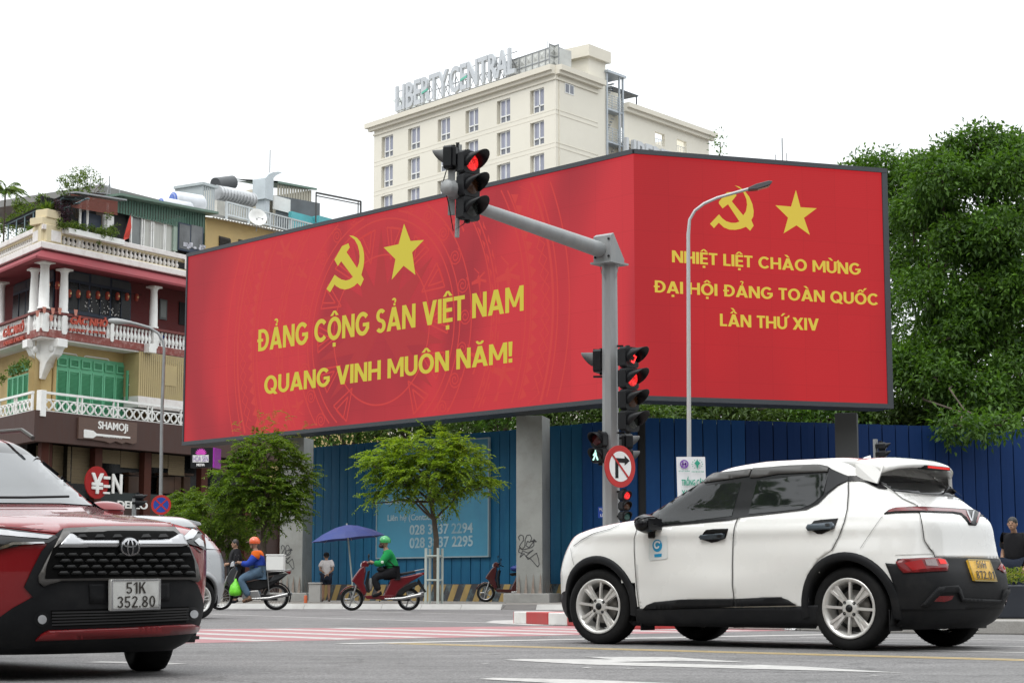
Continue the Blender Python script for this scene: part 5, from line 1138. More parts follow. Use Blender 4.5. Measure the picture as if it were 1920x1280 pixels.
mb.tube([(a, dt, z1), (b, dt, z2)], .05, 6); mb.tube([(a, dt, z1 - .15), (b, dt, z2 - .15)], .03, 6); mb.tube([(b, dt, z2), (b, dt, z2 - 2.5)], .05, 6); mb.tube([(c, dt, z2), (c, dt, z2 - 2.5)], .03, 6); mb.tube([(a, dt, z1), (a, dt, z1 - 1.5)], .04, 6); mb.build('pipe_frame', pm('dark_pipe', (.05, .05, .05), .6), ter)
# water drums, dish
for i, (x, y, r) in enumerate(((313, 384, .3), (336, 377, .42))):
 u_, z_ = fA.px(x, y, dt); wd = thing('water_drum', ['smaller white and blue water drum lying left of the larger one', 'larger white and blue water drum on the rooftop'][i], 'tank', fA.at(u_, dt, z_), fA.rz - .3, 'rooftop water drums')
 MB().lathe([(0, -.4), (r * .7, -.38), (r, -.2), (r, 1.1), (r * .7, 1.25), (0, 1.28)], n=16, axis='X').build('drum', pm('drum_white', (.6, .62, .66), .5, var=.1), wd)
 MB().lathe([(0, -.42), (r * .35, -.42), (r * .35, -.4), (r * .6, -.4), (r * .85, -.34), (r * .85, -.3)], n=16, axis='X', cap=False).build('blue_mark', pm('drum_blue', (.06, .12, .4), .5), wd)
u_, z_ = fA.px(483, 408, 1.5); ds = thing('satellite_dish', 'white satellite dish on the corrugated roof edge', 'satellite dish', fA.at(u_, 1.5, z_), fA.rz - .6)
MB(RX(R(-20))).lathe([(0, .14), (.16, .11), (.32, .03), (.42, -.05), (.43, -.05), (.33, .05), (.16, .14), (0, .17)], n=20, axis='Y').build('dish', WHITEP, ds)
MB().tube([(0, -.05, 0), (.1, -.5, -.15)], .015, 5).ball((.1, -.5, -.15), .045).build('feed_arm', STEEL, ds); MB().tube([(0, .1, 0), (0, .2, -.6)], .025, 6).build('mount', STEEL, ds)
# ------------------------------------------------------------------ foliage
def leafmat(name, dark, light, trans=.35):
 m = bpy.data.materials.new(name); m.use_nodes = True; nt = m.node_tree; nt.nodes.clear(); N = nt.nodes.new; L = nt.links.new
 out = N('ShaderNodeOutputMaterial'); ge = N('ShaderNodeNewGeometry'); cr = N('ShaderNodeValToRGB'); L(ge.outputs['Random Per Island'], cr.inputs[0])
 cr.color_ramp.elements[0].color = (*dark, 1); cr.color_ramp.elements[1].color = (*light, 1)
 tc = N('ShaderNodeTexCoord'); n = N('ShaderNodeTexNoise'); n.inputs['Scale'].default_value = .9; n.inputs['Detail'].default_value = 3; L(tc.outputs['Object'], n.inputs[0])
 mr = N('ShaderNodeMapRange'); L(n.outputs[0], mr.inputs[0]); mr.inputs[1].default_value = .3; mr.inputs[2].default_value = .7; mr.inputs[3].default_value = .75; mr.inputs[4].default_value = 1.25
 sc = N('ShaderNodeVectorMath'); sc.operation = 'SCALE'; L(cr.outputs[0], sc.inputs[0]); L(mr.outputs[0], sc.inputs['Scale'])
 d = N('ShaderNodeBsdfPrincipled'); d.inputs['Roughness'].default_value = .5; d.inputs['Specular IOR Level'].default_value = .3; L(sc.outputs[0], d.inputs['Base Color'])
 t = N('ShaderNodeBsdfTranslucent'); s2 = N('ShaderNodeVectorMath'); s2.operation = 'MULTIPLY'; L(sc.outputs[0], s2.inputs[0]); s2.inputs[1].default_value = (1.5, 1.6, .5); L(s2.outputs[0], t.inputs[0])
 x = N('ShaderNodeMixShader'); x.inputs[0].default_value = trans; L(d.outputs[0], x.inputs[1]); L(t.outputs[0], x.inputs[2]); L(x.outputs[0], out.inputs[0]); m.diffuse_color = (*light, 1)
 return m
def leaf_mesh(name, P, D, Nn, ln, wd, m, parent=None, kind=None, fold=.25):
 """P base points, D directions, Nn normals, ln lengths, wd widths: each leaf is a folded rhomb of two triangles-pairs"""
 k = len(P); W_ = np.cross(D, Nn); W_ /= np.linalg.norm(W_, axis=1, keepdims=True) + 1e-9
 U = np.cross(W_, D); ln = ln[:, None]; wd = wd[:, None]
 a = P; b = P + D * ln * .45 + W_ * wd * .5 + U * wd * fold; c = P + D * ln - U * ln * .12; e = P + D * ln * .45 - W_ * wd * .5 + U * wd * fold
 V = np.stack([a, b, c, e], 1).reshape(-1, 3).astype(np.float32)
 me = bpy.data.meshes.new(name); me.vertices.add(4 * k); me.vertices.foreach_set('co', V.ravel())
 idx = np.arange(k)[:, None] * 4 + np.array([0, 1, 2, 0, 2, 3]); me.loops.add(6 * k); me.loops.foreach_set('vertex_index', idx.ravel().astype(np.int32))
 me.polygons.add(2 * k); me.polygons.foreach_set('loop_start', (np.arange(2 * k) * 3).astype(np.int32)); me.polygons.foreach_set('loop_total', np.full(2 * k, 3, np.int32))
 me.update(calc_edges=True); me.materials.append(m); o = bpy.data.objects.new(name, me); COL.objects.link(o); adopt(o, parent)
 if kind: o['kind'] = kind
 return o
def rnd_dir(rg, n, up=0.0):
 v = rg.normal(size=(n, 3)); v[:, 2] += up; return v / (np.linalg.norm(v, axis=1, keepdims=True) + 1e-9)
def crown(name, lobes, ncl, per, ln, wd, m, parent, seed, droop=.3, spread=.35, shell=.55, kind=None, gap=0.0):
 """leaf clusters (whorls) spread through the outer part of a set of ellipsoid lobes ((x,y,z),(rx,ry,rz))"""
 rg = np.random.default_rng(seed); vol = np.array([l[1][0] * l[1][1] + l[1][0] * l[1][2] for l in lobes]); cnt = (vol / vol.sum() * ncl).astype(int)
 C = []
 for (c, r), k in zip(lobes, cnt):
  d = rnd_dir(rg, k, .15); rr = rg.uniform(shell, 1.02, k)[:, None] ** .6
  wob = 1 + .16 * np.sin(d[:, :1] * 7 + seed) * np.cos(d[:, 2:3] * 6 + d[:, 1:2] * 5)
  C.append(np.array(c) + d * np.array(r) * rr * wob)
 C = np.concatenate(C); 
 if gap > 0:
  f = np.sin(C[:, 0] * 1.3 + seed) + np.sin(C[:, 2] * 1.7 + C[:, 0] * .6) + np.sin(C[:, 1] * 1.1 + C[:, 2] * .8); C = C[(f > -3 + gap * 3) | (rg.random(len(C)) < .35)]
 n = len(C); base = np.repeat(C, per, 0); k = n * per
 D = rnd_dir(rg, k, -droop); ax = np.repeat(rnd_dir(rg, n, .3), per, 0)
 D = D * .8 + ax * .35; D[:, 2] -= droop * .4; D /= np.linalg.norm(D, axis=1, keepdims=True)
 P = base + D * rg.uniform(0, spread, k)[:, None] + rg.normal(size=(k, 3)) * spread * .25
 Nn = rnd_dir(rg, k, 1.6); L_ = rg.uniform(.7, 1.2, k) * ln; 
 return leaf_mesh(name, P, D, Nn, L_, rg.uniform(.8, 1.15, k) * wd, m, parent, kind), C
def branch(mb, a, b, r0, r1, rg, bend=.1, n=4):
 a = Vector(a); b = Vector(b); pts = []; rs = []; l = (b - a).length
 for i in range(n + 1):
  t = i / n; p = a.lerp(b, t); w = math.sin(t * math.pi) * bend * l
  p += Vector((rg.uniform(-1, 1), rg.uniform(-1, 1), rg.uniform(-.2, 1))) * w * .5; pts.append(p); rs.append(r0 + (r1 - r0) * t)
 mb.tube(pts, rs, 6, cap=False); return pts
BARK = pm('tree_bark', (.07, .052, .038), .9, var=.3, scale=6, bump=.4, dirt=(.13, .11, .08), damt=.4, dscale=5)
LF1 = leafmat('street_tree_leaf', (.06, .115, .014), (.25, .34, .035), .45)
LFD = leafmat('dark_street_tree_leaf', (.045, .09, .014), (.15, .23, .03), .4)  # darker green for the left street tree and the shrubs
LFN = leafmat('young_leaf', (.13, .15, .03), (.24, .24, .05), .4)
LF2 = leafmat('big_tree_leaf', (.028, .07, .013), (.10, .195, .03), .32)
LF3 = leafmat('background_leaf', (.03, .06, .014), (.10, .16, .04), .3)
# feathery street trees: sprays of small leaflets on arching twigs
def spray_tree(t, trunk_mb, tips, seed, lsz, m, name='crown', nl=13, sl=.5):
 rg = np.random.default_rng(seed); P, D, Nn, L_ = [], [], [], []
 for tip, dr in tips:
  d = np.array(dr) + rg.normal(size=3) * .35; d /= np.linalg.norm(d); p = np.array(tip); L = rg.uniform(.7, 1.2) * sl
  side = np.cross(d, [0, 0, 1]); side /= np.linalg.norm(side) + 1e-6
  for i in range(nl):
   s = i / nl; q = p + d * L * s + np.array([0, 0, -.35 * L * s * s])
   for sg in (-1, 1):
    dd = d * .5 + side * sg + np.array([0, 0, -.25]) + rg.normal(size=3) * .25; dd /= np.linalg.norm(dd); P.append(q); D.append(dd); Nn.append([rg.normal() * .3, rg.normal() * .3, 1]); L_.append(lsz * rg.uniform(.7, 1.2) * (1 - .35 * s))
 P, D, Nn, L_ = map(np.array, (P, D, Nn, L_)); return leaf_mesh(name, P, D, Nn, L_, L_ * .36, m, t)
def street_tree(loc, label, lobes, trunk, seed, ntip, sprig=None, lsz=.1, lm=None):
 t = thing('street_tree', label, 'tree', loc, group='young street trees'); rg = random.Random(seed); ng = np.random.default_rng(seed)
 tb = MB(); pts = [Vector(p) for p in trunk]; tb.tube(pts, [.085 - .04 * i / len(pts) for i in range(len(pts))], 8, cap=False); tips = []; top = pts[-1]
 vol = [l[1][0] * l[1][2] for l in lobes]; tw = MB()
 for (c, r), v in zip(lobes, vol):
  k = int(ntip * 1.2 * v / sum(vol)); hub = Vector(c) + Vector((0, 0, -r[2] * .3)); branch(tb, top if rg.random() < .6 else pts[-2], hub, .035, .014, rg, .12)
  for i in range(k):
   d = ng.normal(size=3); d[2] = d[2] * .8 + .1; d /= np.linalg.norm(d); rr = ng.uniform(.3, 1) ** .5; p = np.array(c) + d * np.array(r) * rr * (1 + .15 * math.sin(d[0] * 9 + d[2] * 7)); o = d * np.array([1, 1, .35]); o[2] += .05
   tips.append((p, o)); 
   if i % 9 == 0: branch(tw, hub, p, .012, .004, rg, .08, 3)
 tb.build('trunk', BARK, t, recalc=False); tw.build('twigs', BARK, t, recalc=False, kind='stuff'); spray_tree(t, tb, tips, seed, lsz * 1.6, lm or LF1)
 if sprig:
  tips = []
  for x0, z0, x1, z1 in sprig:
   for i in range(9): s = i / 9; tips.append(((x0 + (x1 - x0) * s, rg.uniform(-.1, .1), z0 + (z1 - z0) * s + .25 * math.sin(s * 3)), ((x1 - x0) * .5 + rg.uniform(-.5, .5), rg.uniform(-.4, .4), .35)))
  spray_tree(t, tb, tips, seed + 5, .065, LFN, 'new_shoots', 9, .3)
 return t
def rel(px, py, Y, o): p = at(px, py, Y); return (p.x - o[0], p.y - o[1], p.z - o[2])
def lobes_px(lst, Y, o, k=1.0): s = FPX / Y; return [(tuple(Vector(rel(x, y, Y + dy, o))), (rx * k / s, ry_ * k / s, rz * (k + 1) / 2 / s)) for x, y, rx, ry_, rz, dy in lst]
o1 = at(498, 1124, 52.5); o1.z = .116
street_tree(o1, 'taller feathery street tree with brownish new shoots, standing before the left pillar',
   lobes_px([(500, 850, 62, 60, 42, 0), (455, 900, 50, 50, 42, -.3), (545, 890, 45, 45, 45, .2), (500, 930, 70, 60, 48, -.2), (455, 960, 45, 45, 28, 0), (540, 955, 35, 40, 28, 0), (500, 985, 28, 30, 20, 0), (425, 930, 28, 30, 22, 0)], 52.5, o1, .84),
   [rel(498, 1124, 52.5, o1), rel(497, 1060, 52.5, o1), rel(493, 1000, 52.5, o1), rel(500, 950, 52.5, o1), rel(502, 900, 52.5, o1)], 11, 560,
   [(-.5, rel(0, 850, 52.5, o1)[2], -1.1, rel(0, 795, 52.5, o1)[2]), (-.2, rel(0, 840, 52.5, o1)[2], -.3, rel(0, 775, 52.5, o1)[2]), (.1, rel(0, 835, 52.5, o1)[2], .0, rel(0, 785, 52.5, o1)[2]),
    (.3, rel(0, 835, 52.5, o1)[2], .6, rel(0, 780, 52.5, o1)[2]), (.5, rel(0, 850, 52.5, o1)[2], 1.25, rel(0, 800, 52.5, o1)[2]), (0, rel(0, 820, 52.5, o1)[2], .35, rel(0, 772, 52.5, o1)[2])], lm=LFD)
o2 = at(820, 1126, 47.5); o2.z = .116
street_tree(o2, 'lime green feathery street tree inside a pale metal guard in front of the notice board',
   lobes_px([(800, 838, 80, 70, 36, 0), (735, 862, 48, 50, 34, -.2), (860, 862, 58, 55, 38, 0), (800, 885, 85, 70, 40, -.3), (875, 905, 48, 45, 28, .1), (740, 905, 42, 40, 28, 0), (700, 868, 22, 24, 20, 0), (812, 925, 55, 45, 22, 0), (912, 905, 16, 18, 22, 0), (700, 935, 9, 9, 28, 0)], 47.5, o2, .86),
   [rel(820, 1126, 47.5, o2), rel(817, 1060, 47.5, o2), rel(818, 1010, 47.5, o2), rel(814, 975, 47.5, o2), rel(808, 940, 47.5, o2)], 23, 620, None, .085)
# tree guard
tg = thing('tree_guard', 'pale metal stake frame guarding the thin trunk of the lime green tree', 'tree guard', o2); PG = pm('pale_green_metal', (.42, .47, .44), .55, var=.08, dirt=(.3, .25, .2), damt=.3)
qs = [(rel(798, 1126, 47.2, o2)[0], -.25), (rel(820.5, 1126, 46.9, o2)[0], -.45), (rel(828, 1126, 47.4, o2)[0], .15), (rel(806, 1126, 47.9, o2)[0], .35)]; h_ = rel(798, 1027, 47.3, o2)[2]
for x, y in qs: MB().tube([(x, y, 0), (x, y, h_)], .04, 6).build('stake', PG, tg)
for z in (h_ - .2, h_ * .42):
 for i in range(4): a, b = qs[i], qs[(i + 1) % 4]; MB().tube([(*a, z), (*b, z)], .025, 5).build('crossbar', PG, tg)
# low shrubs behind the silver car
for i, (x, y, rx, rz, lab) in enumerate(((385, 958, 55, 34, 'feathery green shrub just right of the round no stopping sign'), (425, 1000, 38, 30, 'low shrub behind the silver car, below the taller street tree'), (350, 945, 30, 20, 'smallest shrub peeking over the red car bonnet'))):
 o = at(x, 1120, 54 + i * .7); o.z = .116; t = thing('shrub', lab, 'shrub', o, group='shrubs by the corner building'); rg = random.Random(i); ng = np.random.default_rng(i); tips = []
 c = rel(x, y, 54 + i * .7, o); s_ = FPX / 54
 for k in range(190): d = ng.normal(size=3); d /= np.linalg.norm(d); rr = ng.uniform(.3, 1) ** .5; tips.append((np.array(c) + d * np.array([rx / s_, rx / s_, rz / s_]) * rr, d * np.array([1, 1, .3])))
 tb = MB(); 
 for k in range(5): branch(tb, (rg.uniform(-.1, .1), 0, 0), (c[0] + rg.uniform(-.5, .5), rg.uniform(-.3, .3), c[2]), .03, .008, rg)
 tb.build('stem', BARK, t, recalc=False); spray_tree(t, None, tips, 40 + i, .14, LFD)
# the big tree at the right
def big_tree(loc, label, lobes, seed, ncl, per, ln, wd, m, trunks, name='broadleaf_tree', group=None, gap=0, spread=.35, shell=.4):
 t = thing(name, label, 'tree', loc, group=group); rg = random.Random(seed); tb = MB()
 for pts, r0, r1 in trunks: pts = [Vector(p) for p in pts]; tb.tube(pts, [r0 + (r1 - r0) * i / (len(pts) - 1) for i in range(len(pts))], 8, cap=False)
 hub = Vector(trunks[0][0][-1])
 for c, r in lobes: branch(tb, hub, c, .13 * min(1, r[0] ** 2), .04 * min(1, r[0] ** 2), rg, .15)
 for c, r in lobes:
  for k in range(4): branch(tb, c, Vector(c) + Vector((rg.uniform(-1, 1) * r[0], rg.uniform(-1, 1) * r[1], rg.uniform(-.7, 1) * r[2])) * .8, .05, .015, rg, .12)
 tb.build('trunk', BARK, t, recalc=False); crown('crown', lobes, ncl, per, ln, wd, m, t, seed, gap=gap, spread=spread, shell=shell); return t
o3 = at(1760, 1100, 62); o3.z = 0
rg_ = random.Random(21); L3 = []
def top3(x): return np.interp(x, [1690, 1730, 1780, 1840, 1900, 2000], [330, 290, 262, 232, 250, 262])
for k in range(54):
 x = 1700 + 300 * rg_.random() ** .9; y = top3(x) + 40 + (rg_.random() ** .9) * (790 - top3(x) - 70); r = rg_.uniform(30, 52); L3.append((x, y, r * 1.15, r, r * .8, rg_.uniform(-2.6, 1.2) - (1 if y > 680 else 0)))
L3 += [(x, top3(x) + 38, 46, 46, 34, rg_.uniform(-1, 1)) for x in (1740, 1790, 1840, 1885, 1940)] + [(1790, 790, 50, 50, 30, -2.6), (1850, 785, 50, 50, 30, -2.4), (1900, 760, 60, 60, 40, -1.5), (1800, 800, 36, 30, 17, -8.6), (1868, 798, 34, 30, 16, -8.4)]
big_tree(o3, 'huge dark green broadleaf tree towering over the fence at the right edge', lobes_px(L3, 60.5, o3), 31, 8800, 9, .21, .09, LF2, [([(0, 0, 0), (.1, 0, 3), (.3, .1, 6), (.2, 0, 7.5)], .45, .3), ([(.3, .1, 6), (-1, -.5, 7.6), (-2, -.8, 8.0)], .16, .07), ([(.2, 0, 5), (1.6, -.4, 7.5), (2.8, -.6, 9)], .2, .08)], spread=.34, shell=.72)
o4 = at(1630, 1100, 66); o4.z = 0
big_tree(o4, 'smaller bright green tree top rising behind the right end of the screen', lobes_px([(1645, 320, 52, 60, 38, 0), (1700, 340, 60, 70, 50, 0), (1600, 330, 30, 40, 26, 0), (1690, 450, 60, 70, 80, 0), (1650, 620, 60, 60, 100, 0), (1640, 400, 60, 60, 60, 0)], 66, o4),
   37, 1500, 8, .22, .085, leafmat('bright_leaf', (.035, .08, .015), (.10, .20, .03), .35), [([(0, 0, 0), (.1, 0, 4), (.2, 0, 9)], .3, .15)], gap=.1)
# tree row behind the hoarding, seen under the screens
random.seed(12)
bt = [(640, 800, 95, 56, 66), (760, 790, 80, 52, 64), (870, 800, 75, 48, 67), (960, 770, 85, 60, 65), (1080, 775, 80, 60, 63), (1190, 790, 70, 48, 62), (1270, 775, 80, 60, 64), (1370, 782, 75, 56, 62), (1470, 790, 70, 50, 63), (1560, 785, 75, 56, 61), (1655, 790, 60, 60, 60), (1740, 800, 60, 50, 60)]
wh = ['dark tree behind the left pillar under the screen', 'dark tree over the hoarding above the notice board', 'tree behind the hoarding right of the lime green tree', 'tree just left of the centre pillar behind the hoarding', 'tree right of the centre pillar behind the hoarding', 'yellowish tree behind the traffic signal pole',
      'tree behind the four-lamp signal over the hoarding', 'tree behind the tall lamp post over the hoarding', 'green tree over the hoarding above the white car roof front', 'green tree left of the dark steel pillar', 'light green tree right of the dark steel pillar', 'dark tree low under the big tree']
for i, (x, y, rx, rz, Y) in enumerate(bt):
 o = at(x, 1100, Y); o.z = 0; m = LF3 if i % 3 else LF2
 big_tree(o, wh[i], lobes_px([(x, y, rx, rx, rz, 0), (x - rx * .5, y - 15, rx * .6, rx * .6, rz * .8, .5), (x + rx * .5, y - 8, rx * .6, rx * .6, rz * .7, -.5)], Y, o), 60 + i, 330, 8, .24, .09, m, [([(0, 0, 0), (.1, 0, 3), (random.uniform(-.6, .6), 0, 5)], .2, .12)], 'tree_behind_hoarding', 'trees behind the hoarding', spread=.4)
# roof plants on the corner building
LFR = leafmat('roof_plant_leaf', (.03, .07, .015), (.16, .22, .04), .35); LFP = leafmat('purple_leaf', (.025, .012, .02), (.07, .03, .05), .2)
def clump(par, f, items, m, seed, per=9, ln=.14, wd=.05, name='foliage', droop=.1):
 rg = np.random.default_rng(seed); Ps = []
 for px, py, r, d, k in items:
  u, z = f.px(px, py, d); c = np.array(f.at(u, d, z)) - np.array(par.location) if par else np.array(f.at(u, d, z)); s = r / FPX * 71
  Ps.append(c + rg.normal(size=(k, 3)) * s * .5)
 C = np.repeat(np.concatenate(Ps), per, 0); k = len(C); D = rnd_dir(rg, k, -droop)
 return leaf_mesh(name, C + D * .03, D, rnd_dir(rg, k, 1.2), rg.uniform(.6, 1.2, k) * ln, rg.uniform(.7, 1.1, k) * wd, m, par)
t = thing('roof_creeper', 'wild creeper with sparse twigs rising above the veranda roof', 'climbing plant', (CC.x, CC.y, 0), group=None)
clump(t, fA, [(145, 335, 22, 1.2, 50), (160, 330, 18, 1.2, 40), (128, 340, 14, 1.2, 25), (115, 338, 10, 1.2, 10), (140, 355, 20, 1.2, 40), (165, 350, 12, 1.2, 18), (190, 348, 8, 1.2, 8), (185, 338, 10, 1.2, 7), (118, 365, 14, 1.2, 22), (140, 370, 12, 1, 18)], LFR, 3, 7, .11, .05)
tb = MB(); rg = random.Random(2); A0 = Vector(fA.at(uA(135, 1.2), 1.2, zc_(375))) - t.location
for x, y in ((145, 325), (165, 330), (120, 335), (190, 345), (110, 345), (155, 345), (200, 340)): u, z = fA.px(x, y, 1.2); branch(tb, A0, Vector(fA.at(u, 1.2, z)) - t.location, .03, .008, rg, .15)
tb.build('stem', BARK, t, recalc=False)
t = thing('trellis_poles', 'thin crossed metal poles sticking up beside the roof creeper', 'frame', (CC.x, CC.y, 0)); tb = MB(MA)
for a, b in (((163, 360), (206, 364)), ((205, 330), (207, 366)), ((205, 345), (200, 366)), ((188, 330), (188, 362)), ((170, 335), (166, 360)), ((183, 345), (207, 350)), ((225, 357), (223, 370)), ((250, 368), (246, 376))): p, q = fA.px(*a, 1.3), fA.px(*b, 1.3); tb.tube([(p[0], 1.3, p[1]), (q[0], 1.3, q[1])], .02, 5)
tb.build('pole', STEEL, t, kind='stuff')
def agave(loc, n, l, m, label, seed, wid=.05):
 t = thing('spiky_plant', label, 'plant', loc); rg = np.random.default_rng(seed); a = rg.uniform(0, 6.28, n); e = rg.uniform(.25, 1.3, n); D = np.stack([np.cos(a) * np.cos(e), np.sin(a) * np.cos(e), np.sin(e)], 1)
 leaf_mesh('leaf_blades', np.zeros((n, 3)), D, rnd_dir(rg, n, 2), rg.uniform(.7, 1.1, n) * l, np.full(n, wid), m, t); return t
agave(fA.at(.45, .3, Z['btop'] + .8), 90, .55, LFR, 'bright spiky plant in the urn on the parapet corner', 1, .06)
agave(fB.at(LB - 2.2, .5, Z['btop'] + .15), 90, .7, LFR, 'yellow green palm-like plant behind the left parapet', 2, .07)
agave(fB.at(LB - 3.4, .5, Z['btop'] + .1), 90, .7, LFR, 'green spiky plant at the left edge behind the parapet', 5, .07)
t = thing('purple_creeper', 'dark purple creeper hanging beside the corner planter', 'climbing plant', (CC.x, CC.y, 0)); clump(t, fA, [(115, 395, 14, .0, 45), (120, 410, 12, 0, 40), (108, 385, 10, 0, 25), (112, 425, 8, 0, 20), (125, 380, 12, .3, 25)], LFP, 8, 8, .10, .05)
clump(fb, fA, [(x, 421 + (x - 116) * .14 + (4 if x > 180 else 0), 7, -.3, 12) for x in range(112, 224, 7)] + [(190, 440, 7, -.3, 16), (195, 430, 8, -.3, 14), (210, 428, 9, -.3, 20), (186, 455, 3, -.3, 6), (205, 405, 8, .2, 10), (142, 420, 6, -.2, 10)], LFR, 9, 8, .09, .045, 'trailing_plants')
t = thing('trellis_greenery', 'dark greenery under the trellis roof at the left edge', 'plant', (CC.x, CC.y, 0)); clump(t, fB, [(60, 395, 16, 1.5, 40), (45, 405, 16, 1.5, 40), (25, 415, 18, 1.5, 40), (5, 425, 18, 1.5, 40), (80, 378, 12, 1, 30), (35, 385, 16, 2, 40)], LFR, 10, 8, .14, .06)
o = at(10, 358, 76); t = thing('far_palm', 'small palm crown rising beyond the roof at the far left', 'palm tree', (o.x, o.y, 0)); rg = np.random.default_rng(4); MB().tube([(0, 0, 0), (0, 0, o.z)], .035, 6).build('trunk', BARK, t)
P = []; D = []
for i in range(14):
 a = rg.uniform(0, 6.28); e = rg.uniform(-.1, 1.1)
 for k in range(16): s = k / 16 * 1.1; p = np.array([math.cos(a) * s * math.cos(e), math.sin(a) * s * math.cos(e), o.z + s * math.sin(e) - .5 * s * s]); P += [p, p]; D += [[math.cos(a + 1.2), math.sin(a + 1.2), -.5], [math.cos(a - 1.2), math.sin(a - 1.2), -.5]]
P, D = np.array(P), np.array(D); D /= np.linalg.norm(D, axis=1, keepdims=True); leaf_mesh('fronds', P, D, rnd_dir(rg, len(P), 2), np.full(len(P), .3), np.full(len(P), .05), LFR, t)
t = thing('thin_sapling', 'thin leafy twig beside the green shutters at the left edge', 'plant', (CC.x, CC.y, 0)); clump(t, fB, [(35, 685, 14, -.4, 30), (20, 695, 10, -.4, 14), (50, 680, 8, -.4, 12), (3, 710, 8, -.4, 12)], LFR, 12, 8, .13, .05)
o = at(1348, 275, 120); t = thing('distant_sapling', 'tiny bare sapling poking above the billboard top', 'plant', o); MB().tube([(0, 0, -2), (.1, 0, .3)], .03, 4).build('stem', BARK, t); crown('leaves', [((0, 0, .2), (.4, .3, .8))], 30, 2, .25, .12, LF2, t, 3)
o = at(1467, 285, 130); MBm = MB(); MBm.tube([(0, 0, -4), (0, 0, 1)], .05, 5); MBm.tube([(-.5, 0, -4), (-.5, 0, -.2)], .03, 4); MBm.tube([(.3, 0, -4), (.3, 0, -.1)], .03, 4); om = MBm.build('distant_antenna', STEEL); om.location = o; tag(om, 'thin distant antenna above the right screen', 'antenna')
# ------------------------------------------------------------------ traffic signals, lamps and signs
SGB = pm('signal_black', (.006, .0065, .008), .42, var=.2, scale=6, spec=.3)
SGG = pm('signal_hood_weathered', (.05, .05, .05), .5, var=.3, scale=5)
def lens(name, rgb, est, base):
 m = pm(name, base, .25, spec=.6); nt = m.node_tree; N = nt.nodes.new; L = nt.links.new; b = nt.nodes['Principled BSDF']
 if est:
  tc = N('ShaderNodeTexCoord'); v = N('ShaderNodeTexVoronoi'); v.inputs['Scale'].default_value = 42; v.inputs['Randomness'].default_value = .35; L(tc.outputs['Object'], v.inputs[0])
  r = N('ShaderNodeMapRange'); L(v.outputs['Distance'], r.inputs[0]); r.inputs[1].default_value = .3; r.inputs[2].default_value = .5; r.inputs[3].default_value = est; r.inputs[4].default_value = est * .35
  L(r.outputs[0], b.inputs['Emission Strength']); b.inputs['Emission Color'].default_value = (*rgb, 1)
 return m
LRED = lens('red_lens_lit', (1, .03, .03), 1.6, (.2, .01, .01)); LAMB = lens('amber_lens_off', 0, 0, (.06, .022, .008)); LOFF = lens('dark_lens_off', 0, 0, (.022, .026, .024)); LREDO = lens('red_lens_off', 0, 0, (.06, .006, .006))
LTEAL = lens('green_lens_off', 0, 0, (.02, .08, .07)); LGRN = lens('green_lens_lit', (.1, 1, .55), 1.6, (.01, .2, .1)); LGW = pm('green_white_figure', (.2, .5, .4), .4, emis=(.55, 1, .85), est=1.4)
def signal(label, loc, rz, lamps, s=.33, hood=.3, hmat=SGB, name='traffic_light', group='traffic lights', figure=None):
 t = thing(name, label, 'traffic light', loc, rz, group); n = len(lamps); w = s * .96
 for i, lm in enumerate(lamps):
  z = -i * s; h = MB(); c = .03
  h.plate([(-w / 2, z - s + .006 + c), (-w / 2 + c, z - s + .006), (w / 2 - c, z - s + .006), (w / 2, z - s + .006 + c), (w / 2, z - c), (w / 2 - c, z), (-w / 2 + c, z), (-w / 2, z - c)], 0, .13)
  h.plate([(-w / 2 + .03, z - s + .04), (w / 2 - .03, z - s + .04), (w / 2 - .03, z - .03), (-w / 2 + .03, z - .03)], .13, .19); r = s * .4
  o = h.build('housing', SGB, t, bev=.006)
  l = MB(); l.lathe([(0, -.03), (r * .6, -.022), (r * .92, -.004)], (0, 0, z - s / 2), 20, 'Y', cap=False); l.build('lens', lm, o, recalc=False)
  v = MB(); k = 14; R1, R2 = r * 1.04, r * 1.1; vs = []
  for j in range(k + 1):
   a = R(-30) + R(240) * j / k; ln = hood * (.12 + .88 * max(0, math.sin(a) * .67 + .33) ** .8)
   vs += [(R1 * math.cos(a), 0, z - s / 2 + R1 * math.sin(a)), (R2 * math.cos(a), -ln, z - s / 2 + R2 * math.sin(a)), (R1 * .95 * math.cos(a), 0, z - s / 2 + R1 * .95 * math.sin(a)), (R2 * .95 * math.cos(a), -ln, z - s / 2 + R2 * .95 * math.sin(a))]
  fs = []
  for j in range(k): b = j * 4; fs += [(b, b + 4, b + 5, b + 1), (b + 2, b + 3, b + 7, b + 6), (b + 1, b + 5, b + 7, b + 3)]
  v.add(vs, fs, True); v.build('hood', hmat, o, recalc=False)
  if figure and figure[0] == i:
   g_ = MB()
   for P in figure[1]: g_.plate([(x * r, z - s / 2 + y * r) for x, y in P], -.04, -.034)
   g_.build('lamp_figure', figure[2], o)
 br = MB(); br.box(-.02, .02, .06, .12, -n * s - .03, -n * s + .006); br.box(-.02, .02, .06, .12, -.006, .03); br.build('bracket', SGB, t); return t
WALK = [[(-.12, .55), (.05, .6), (.12, .75), (0, .85), (-.12, .75)], [(-.15, .5), (.15, .5), (.2, -.05), (-.2, -.05)], [(-.2, -.05), (.02, -.05), (-.35, -.8), (-.6, -.75)], [(0, -.05), (.22, -.05), (.55, -.75), (.3, -.8)], [(-.15, .5), (-.5, .0), (-.4, -.1), (-.1, .25)]]
TURN = [[(-.1, .8), (.1, .8), (.1, .3), (-.1, .3)], [(-.1, .35), (.45, .1), (.35, -.05), (-.1, .15)], [(.35, .1), (.5, .1), (.0, -.7), (-.15, -.6)], [(-.5, -.6), (.0, -.75), (-.05, -.55), (-.45, -.4)]]
